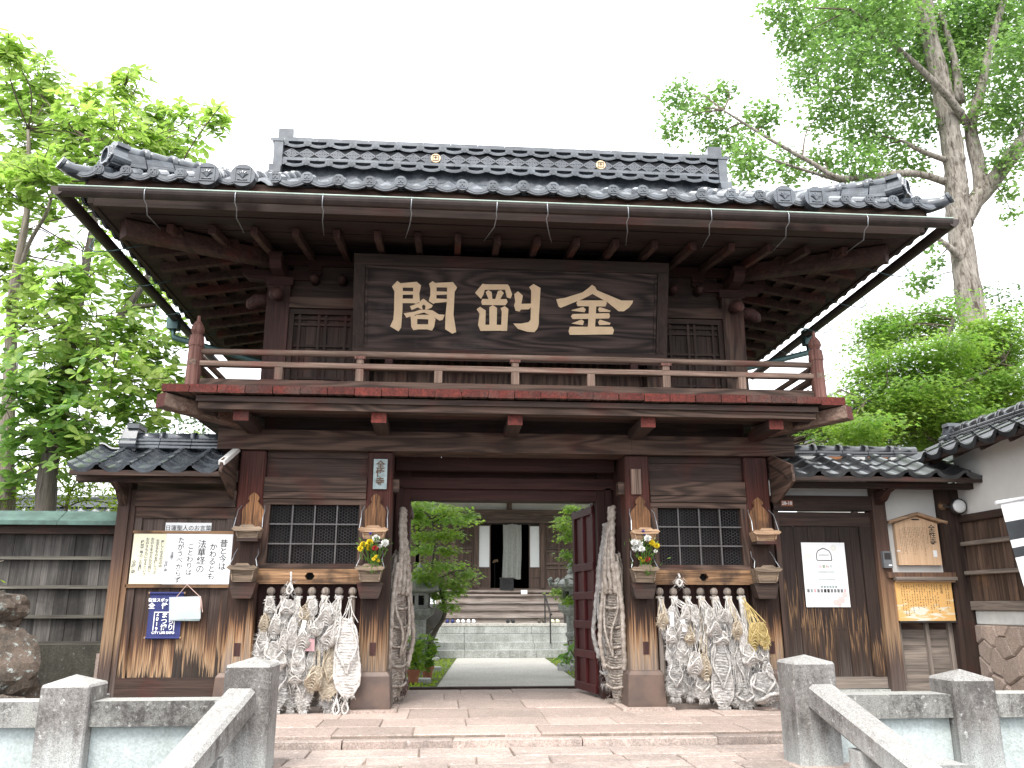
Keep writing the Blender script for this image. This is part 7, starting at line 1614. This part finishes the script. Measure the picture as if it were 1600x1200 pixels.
LEAF = {
 'mag': ([(0, 0, 0), (.55, 0, -.04), (1, 0, .0), (.25, .13, .04), (.55, .25, .05), (.82, .2, .03), (.25, -.13, .04), (.55, -.25, .05), (.82, -.2, .03)], [(0, 1, 4, 3), (1, 2, 5, 4), (0, 6, 7, 1), (1, 7, 8, 2)]),
 'fan': ([(0, 0, 0), (.75, .5, .05), (1, .22, 0), (.82, 0, -.03), (1, -.22, 0), (.75, -.5, .05)], [(0, 3, 2, 1), (0, 5, 4, 3)]),
 'map': ([(.3, 0, 0), (0, 0, 0), (.05, .5, .0), (.28, .16, 0), (.62, .52, 0), (.45, .13, 0), (1, 0, 0), (.45, -.13, 0), (.62, -.52, 0), (.28, -.16, 0), (.05, -.5, 0)], [(0, 1, 2, 3), (0, 3, 4, 5), (0, 5, 6, 7), (0, 7, 8, 9), (0, 9, 10, 1)]),
 'oval': ([(0, 0, 0), (.5, .22, .04), (1, 0, 0), (.5, -.22, .04)], [(0, 3, 2, 1)])}
def leaf_cloud(name, shape, P, D, Nn, S, mat, parent, kind='stuff'):
    V, F = LEAF[shape]; V = np.array(V); P = np.array(P); D = np.array(D); Nn = np.array(Nn); S = np.array(S)
    D = D / np.linalg.norm(D, axis=1)[:, None]; Bv = np.cross(Nn, D); Bv /= (np.linalg.norm(Bv, axis=1)[:, None] + 1e-9); Nv = np.cross(D, Bv)
    co = P[:, None, :] + S[:, None, None] * (V[None, :, 0:1] * D[:, None, :] + V[None, :, 1:2] * Bv[:, None, :] + V[None, :, 2:3] * Nv[:, None, :])
    n = len(P); k = len(V)
    loops = np.concatenate([np.array(f) for f in F]); cnt = np.array([len(f) for f in F])
    lv = (loops[None, :] + (np.arange(n) * k)[:, None]).ravel(); tot = np.tile(cnt, n); st = np.concatenate([[0], np.cumsum(tot)[:-1]])
    off = np.array(wl(parent)) if parent else np.zeros(3)
    me = bpy.data.meshes.new(name); me.vertices.add(n * k); me.vertices.foreach_set('co', (co.reshape(-1, 3) - off).astype(np.float32).ravel())
    me.loops.add(len(lv)); me.loops.foreach_set('vertex_index', lv.astype(np.int32)); me.polygons.add(len(tot)); me.polygons.foreach_set('loop_start', st.astype(np.int32)); me.polygons.foreach_set('loop_total', tot.astype(np.int32))
    me.materials.append(mat); me.update(calc_edges=True); me.validate()
    o = bpy.data.objects.new(name, me); COL.objects.link(o)
    if parent: o.parent = parent
    if kind: o['kind'] = kind
    return o
def nearest(pts, p):
    return min(pts, key=lambda q: (q - p).length)
def make_tree(name, label, cat, base, limbs, blobs, shape, mat, size, dens, seed, group=None, bark='bark', flat=0.0, big=0, whorl=1, thick=1.0, leafname='foliage', twigs=True, droop=0.25, mats2=None):
    t = thing(name, label, cat, base, group); rg = random.Random(seed); nr = np.random.RandomState(seed)
    nodes = []
    for i, (pts, r0, r1) in enumerate(limbs):
        sp = smooth_pts(pts, 12 if r0 > 0.25 else 4); n = len(sp); rr = [r0 + (r1 - r0) * k / (n - 1) for k in range(n)]
        rr = [q * rg.uniform(0.94, 1.06) for q in rr]
        mbt = MB().tube(sp, rr, 44 if r0 > 0.25 else (12 if r0 > 0.1 else 7))
        if r0 > 0.25:
            from mathutils import noise as mn
            nn = 44
            for ii in range(len(sp)):
                for jj in range(nn):
                    v = Vector(mbt.v[ii * nn + jj]); a_ = 2 * PI * jj / nn; f_ = 1 + 0.09 * mn.noise(Vector((math.cos(a_) * 4, math.sin(a_) * 4, sp[ii].z * 0.9))) + 0.05 * mn.noise(Vector((math.cos(a_) * 9, math.sin(a_) * 9, sp[ii].z * 2.2)))
                    mbt.v[ii * nn + jj] = tuple(sp[ii] + (v - sp[ii]) * f_)
        mbt.build('trunk' if i == 0 else 'branch', M[bark], t, smooth=True)
        nodes += sp[n // 4 if i == 0 else 0:]
    tw = MB(); P, D, Nn, S = [], [], [], []
    for (bx, by, bz, rx, rz) in blobs:
        c = Vector((bx, by, bz))
        if twigs:
            a = nearest(nodes, c); m_ = (a + c) / 2 + Vector((rg.uniform(-.2, .2), rg.uniform(-.2, .2), rg.uniform(0, .2)))
            if (a - c).length > 0.15: tw.tube(smooth_pts([a, m_, c], 4), np.linspace(max(0.012, 0.016 * thick), 0.006, 9), 5)
        ry = (rx + rz) / 2 if not flat else rx
        k = max(3, int(dens * rx * max(rz, 0.04) / (size * size)))
        for j in range(max(1, k // whorl)):
            while True:
                q = nr.uniform(-1, 1, 3)
                if np.dot(q, q) < 1: break
            q *= (0.7 + (1.0 if flat else 0.75) * nr.rand() ** 1.5)
            p = np.array((bx + q[0] * rx, by + q[1] * ry, bz + q[2] * rz))
            if whorl > 1:
                up = np.array((q[0] * .6 + nr.uniform(-.4, .4), q[1] * .6 - 0.25 + nr.uniform(-.4, .4), 0.8)); up /= np.linalg.norm(up)
                if twigs and rg.random() < 0.5: tw.tube([c + (Vector(p) - c) * 0.3, Vector(p)], [0.009, 0.005], 4)
                a0 = nr.uniform(0, 6.28); e1 = np.cross(up, (0.3, 1, 0.1)); e1 /= np.linalg.norm(e1); e2 = np.cross(up, e1)
                for w_ in range(whorl + nr.randint(-2, 2)):
                    a = a0 + w_ * 2 * PI / whorl + nr.uniform(-.3, .3); el = nr.uniform(-0.35, 0.55)
                    d = (e1 * math.cos(a) + e2 * math.sin(a)) * math.cos(el) + up * math.sin(el) + np.array((0, 0, -droop * nr.rand()))
                    P.append(p); D.append(d); Nn.append(up + nr.uniform(-.35, .35, 3)); S.append(size * nr.uniform(0.65, 1.2))
            else:
                d = np.array((q[0] + nr.uniform(-1, 1), q[1] + nr.uniform(-1, 1), nr.uniform(-.6, .35) - droop)); P.append(p); D.append(d); Nn.append(np.array((nr.uniform(-.6, .6), -0.25 + nr.uniform(-.6, .6), 1.0 if flat else nr.uniform(.2, 1)))); S.append(size * nr.uniform(0.6, 1.25))
    if tw.v: tw.build('twig_mass', M['twig'], t, kind='stuff', smooth=True)
    P, D, Nn, S = map(np.array, (P, D, Nn, S))
    order = np.argsort(np.linalg.norm(P - np.array(cam.location), axis=1)); 
    if big:
        V, F = LEAF[shape]; me = bpy.data.meshes.new('leaf'); me.from_pydata(V, [], F); me.materials.append(M[mat]); me.update()
        for i in order[:big]:
            d = Vector(D[i]).normalized(); b = Vector(Nn[i]).cross(d).normalized(); n_ = d.cross(b)
            o = inst(me, 'leaf', t, P[i]); m3 = Matrix((d, b, n_)).transposed(); o.rotation_euler = m3.to_euler(); o.scale = (S[i],) * 3
        order = order[big:]
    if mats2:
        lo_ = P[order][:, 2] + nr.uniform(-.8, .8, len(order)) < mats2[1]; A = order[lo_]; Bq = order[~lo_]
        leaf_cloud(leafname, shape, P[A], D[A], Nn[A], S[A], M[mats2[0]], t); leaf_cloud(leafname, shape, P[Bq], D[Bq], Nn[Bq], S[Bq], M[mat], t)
    else: leaf_cloud(leafname, shape, P[order], D[order], Nn[order], S[order], M[mat], t)
    return t
make_tree('magnolia_tree', 'broad leaved magnolia tree with bright yellow green crown left of the gate', 'tree', (-6.75, 3.0, 0),
    [([(-6.75, 3, -.05), (-6.78, 3, 1.5), (-6.76, 3, 2.5), (-6.8, 3, 3.1), (-6.75, 3, 4.1), (-6.74, 3, 5.1), (-6.69, 3, 6.2), (-6.64, 3, 7.45), (-6.57, 3, 8.5)], 0.2, 0.03),
     ([(-6.75, 3, 4.1), (-6.51, 3.2, 5.0), (-6.06, 3.3, 5.9), (-5.81, 3.4, 6.6), (-5.71, 3.4, 7.7)], 0.09, 0.03), ([(-6.06, 3.3, 5.9), (-5.51, 3.3, 6.0), (-5.3, 3.3, 6.5)], 0.045, 0.02), ([(-6.74, 3, 5.1), (-7.21, 2.8, 5.7), (-7.52, 2.6, 6.1)], 0.05, 0.02)],
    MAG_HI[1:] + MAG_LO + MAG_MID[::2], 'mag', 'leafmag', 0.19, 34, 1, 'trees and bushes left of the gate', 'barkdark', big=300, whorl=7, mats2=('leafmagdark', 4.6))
make_tree('magnolia_tree', 'taller magnolia tree at the left picture edge with thin grey upper stems', 'tree', (-7.6, 3.5, 0),
    [([(-7.6, 3.5, -.05), (-7.6, 3.5, 2.5), (-7.7, 3.5, 3.35), (-7.83, 3.5, 4.6), (-8.0, 3.5, 6.25), (-8.0, 3.5, 7.65), (-8.2, 3.5, 9.2)], 0.17, 0.03), ([(-8.0, 3.5, 6.25), (-7.83, 3.4, 7.0), (-7.56, 3.3, 7.6), (-7.5, 3.2, 8.2)], 0.045, 0.02)],
    MAG_HI[::2] + MAG_HI[:1] + MAG_MORE + MAG_MID[1::2], 'mag', 'leafmag', 0.185, 34, 2, 'trees and bushes left of the gate', 'bark', whorl=7)
make_tree('bush', 'yellow green fine leaved bush above the left fence', 'bush', (-7.2, 4.5, 0), [([(-7.2, 4.5, -.05), (-7.2, 4.5, 1.5), (-7.1, 4.5, 3.0)], 0.06, 0.03)], BUSH, 'oval', 'leafyel', 0.085, 22, 3, 'trees and bushes left of the gate', flat=0)
make_tree('evergreen_shrub', 'dark small leaved shrub between the left wing roof and the balcony', 'shrub', (-5.0, 6.2, 0), [([(-5.0, 6.2, -.05), (-5.0, 6.2, 2.5), (-4.9, 6.2, 4.6)], 0.07, 0.02)], DK2, 'oval', 'leafdark', 0.09, 16, 4, 'trees and bushes left of the gate')
make_tree('ginkgo_tree', 'tall ginkgo tree with thick grey furrowed trunk rising behind the right eave', 'tree', (11.87, 8.0, 0),
    [([(11.9, 8, -.05), (11.87, 8, 3), (11.87, 8, 5.6), (11.81, 8, 7.8), (11.83, 8, 10.17), (11.91, 8, 11.2), (11.97, 8, 12.5), (11.92, 8, 14.4), (11.79, 8, 16), (11.85, 8, 17.8)], 0.35, 0.2),
     ([(11.95, 8, 10.4), (12.3, 7.95, 10.95), (12.75, 7.8, 11.45), (13.2, 7.5, 12.08), (13.8, 7.2, 12.9), (14.4, 7, 14.2)], 0.24, 0.15), ([(12.5, 7.9, 11.2), (12.6, 8, 12.0), (12.55, 8, 13.1), (12.93, 8, 14.05), (13.41, 8, 15.44), (14.1, 8, 17.1)], 0.2, 0.08),
     ([(12.31, 7.8, 13.1), (11.69, 7.5, 13.64), (10.83, 7.3, 14.39), (10.02, 7.2, 15.1), (9.14, 7, 15.66)], 0.11, 0.03), ([(11.61, 7.8, 12.0), (10.87, 7.6, 12.1), (10.34, 7.5, 12.3)], 0.08, 0.04), ([(11.5, 7.8, 11.4), (10.39, 7.5, 11.42), (8.46, 7, 10.9), (7.72, 7, 11.28), (6.68, 7, 11.9), (5.64, 7, 12.6)], 0.1, 0.025),
     ([(12.0, 8, 9.0), (11.46, 7.8, 9.5), (11.01, 7.7, 9.8)], 0.12, 0.05), ([(8.56, 7.2, 10.92), (7.24, 7, 11.17), (6.34, 7, 11.47)], 0.05, 0.02), ([(12.37, 8, 13.83), (12.39, 8, 15.2), (12.23, 8, 16.57)], 0.13, 0.06)],
    GINK, 'fan', 'leafgink', 0.115, 22, 5, 'trees right of the gate', 'bark2', thick=1.6)
make_tree('maple_tree', 'layered light green maple tree over the right wing roof', 'tree', (8.25, 4.5, 0),
    [([(8.25, 4.5, -.05), (8.25, 4.5, 2), (8.25, 4.4, 4.08), (8.12, 4.3, 4.9), (8.41, 4.2, 5.62), (8.77, 4.2, 6.4)], 0.12, 0.03), ([(8.25, 4.4, 4.0), (7.3, 4.0, 4.6), (6.7, 3.9, 4.7)], 0.05, 0.015), ([(8.12, 4.3, 4.9), (8.9, 4.2, 5.2), (9.6, 4.1, 5.6)], 0.05, 0.015)],
    [(x + 0.35 * ((k * 7) % 5 - 2) / 2, y + q * 0.5, z - 0.14 * q + 0.05 * ((k * 3) % 4 - 1.5), rx * (1.15 - 0.15 * q), rz * 0.62) for q in (0, 1, 2) for k, (x, y, z, rx, rz) in enumerate(MAPR)], 'map', 'leafmap', 0.09, 36, 6, 'trees right of the gate', 'barkdark', flat=1)
make_tree('evergreen_tree', 'dark rounded evergreen tree behind the ginkgo trunk', 'tree', (12.6, 9.3, 0), [([(12.6, 9.3, -.05), (12.5, 9.3, 4), (12.4, 9.2, 8)], 0.15, 0.05)], DARK + [(11.6, 8.6, 5.0, 1.2, .4), (12.6, 8.6, 5.4, 1.2, .5), (11.0, 8.4, 4.3, 1.3, .4)], 'oval', 'leafdark', 0.14, 20, 7, 'trees right of the gate', 'barkdark')
make_tree('garden_maple', 'layered garden maple beside the path, seen at left through the passage', 'tree', (-1.0, 5.6, 0),
    [([(-1.02, 5.6, -.03), (-1.0, 5.6, 0.55), (-0.92, 5.6, 0.72), (-0.76, 5.5, 1.0), (-0.82, 5.5, 1.33), (-1.0, 5.5, 1.78), (-0.96, 5.5, 2.24), (-1.03, 5.5, 2.7)], 0.06, 0.015), ([(-0.9, 5.5, 1.6), (-0.6, 5.4, 1.75), (-0.3, 5.4, 1.75)], 0.02, 0.008)],
    GMAP, 'map', 'leafgarden', 0.075, 60, 8, 'garden maples seen through the passage', 'barkdark', flat=1)
make_tree('garden_maple', 'slender garden maple partly hidden by the red door leaf', 'tree', (2.1, 5.9, 0), [([(2.1, 5.9, -.03), (2.05, 5.9, 1.0), (1.9, 5.8, 2.0), (1.75, 5.7, 2.8)], 0.05, 0.015)], GMAPR + [(x + 0.25 * ((k * 7) % 5 - 2) / 2, y + 0.5, z - 0.12, rx * 1.1, rz * 1.4) for k, (x, y, z, rx, rz) in enumerate(MAPR)], 'map', 'leafgarden', 0.075, 60, 9, 'garden maples seen through the passage', 'barkdark', flat=1)
# background greenery behind the garden, both sides of the hall
for k, (x, y, s_, lab) in enumerate(((-3.4, 8.5, 1.5, 'rounded hedge shrub at the far left of the garden'), (4.4, 8.0, 1.3, 'rounded hedge shrub at the far right of the garden'))):
    make_tree('hedge_shrub', lab, 'shrub', (x, y, 0), [([(x, y, 0), (x, y, 1.2)], 0.05, 0.02)], [(x + dx, y + dy, z, 0.7, 0.6) for dx, dy, z in ((-.6, 0, .7), (.5, .2, .8), (0, -.2, 1.5), (0, 0, 2.3))], 'oval', 'leafmap', 0.09, 10, 20 + k, 'garden hedge shrubs', flat=0)
# potted plants by the passage
def pot_plant(loc, sc, label, seed):
    t = thing('potted_plant', label, 'potted plant', loc, 'potted plants beside the path'); rg = random.Random(seed); nr = np.random.RandomState(seed)
    MB().lathe([(0.07 * sc, 0), (0.10 * sc, 0.17 * sc), (0.118 * sc, 0.172 * sc), (0.118 * sc, 0.2 * sc), (0.10 * sc, 0.2 * sc), (0.09 * sc, 0.17 * sc)], 20).build('pot', M['terracotta'], t, local=True, smooth=False)
    MB().lathe([(0.095 * sc, 0.165 * sc), (0.02, 0.175 * sc)], 14).build('soil', M['soil'], t, local=True)
    mb = MB(); P, D, Nn, S = [], [], [], []
    for k in range(9):
        a = rg.uniform(0, 6.28); h = rg.uniform(0.25, 0.6) * sc; e = Vector((math.cos(a) * 0.2 * sc * rg.random(), math.sin(a) * 0.2 * sc * rg.random(), 0.18 * sc + h)); mb.tube([(0, 0, 0.16 * sc), tuple(e * 0.6), tuple(e)], 0.005, 5)
        for q in range(11):
            u = rg.uniform(0.35, 1); p = e * u; d = (rg.uniform(-1, 1), rg.uniform(-1, 1), rg.uniform(-.5, .4)); P.append(tuple(p + Vector(loc))); D.append(d); Nn.append((rg.uniform(-.4, .4), -0.4, 1)); S.append(sc * rg.uniform(0.1, 0.19))
    mb.build('stem', M['stemgreen'], t, local=True); leaf_cloud('foliage', 'mag', P, D, Nn, S, M['leafpot'], t)
pot_plant((-1.22, 3.55, 0.0), 1.0, 'leafy potted plant in a terracotta pot, nearest the gate', 1)
pot_plant((-1.02, 4.35, 0.0), 0.95, 'second leafy potted plant in a terracotta pot, behind the nearest one', 2)
pot_plant((-1.45, 4.0, 0.0), 0.8, 'small potted plant half hidden by the giant sandal on the left', 3)
t = make_tree('broadleaf_shrub', 'low broad leaved shrub beside the red door leaf', 'shrub', (1.45, 4.6, 0), [([(1.45, 4.6, -.02), (1.45, 4.6, 0.3)], 0.02, 0.01)], [(1.4, 4.6, 0.35, .24, .22), (1.55, 4.7, 0.55, .2, .2), (1.3, 4.5, 0.22, .18, .14)], 'mag', 'leafmagdark', 0.14, 10, 31)
t = make_tree('branch_spray', 'leafy spray hanging in at the left picture edge before the fence', 'branch', (-6.3, -0.3, 1.2), [([(-6.6, -0.3, 1.25), (-6.0, -0.35, 1.5), (-5.55, -0.4, 1.62)], 0.012, 0.004)], [(-5.62, -0.4, 1.66, .16, .07), (-5.6, -0.4, 1.42, .14, .06), (-5.85, -0.4, 1.55, .16, .08)], 'mag', 'leafpot', 0.1, 5, 33)
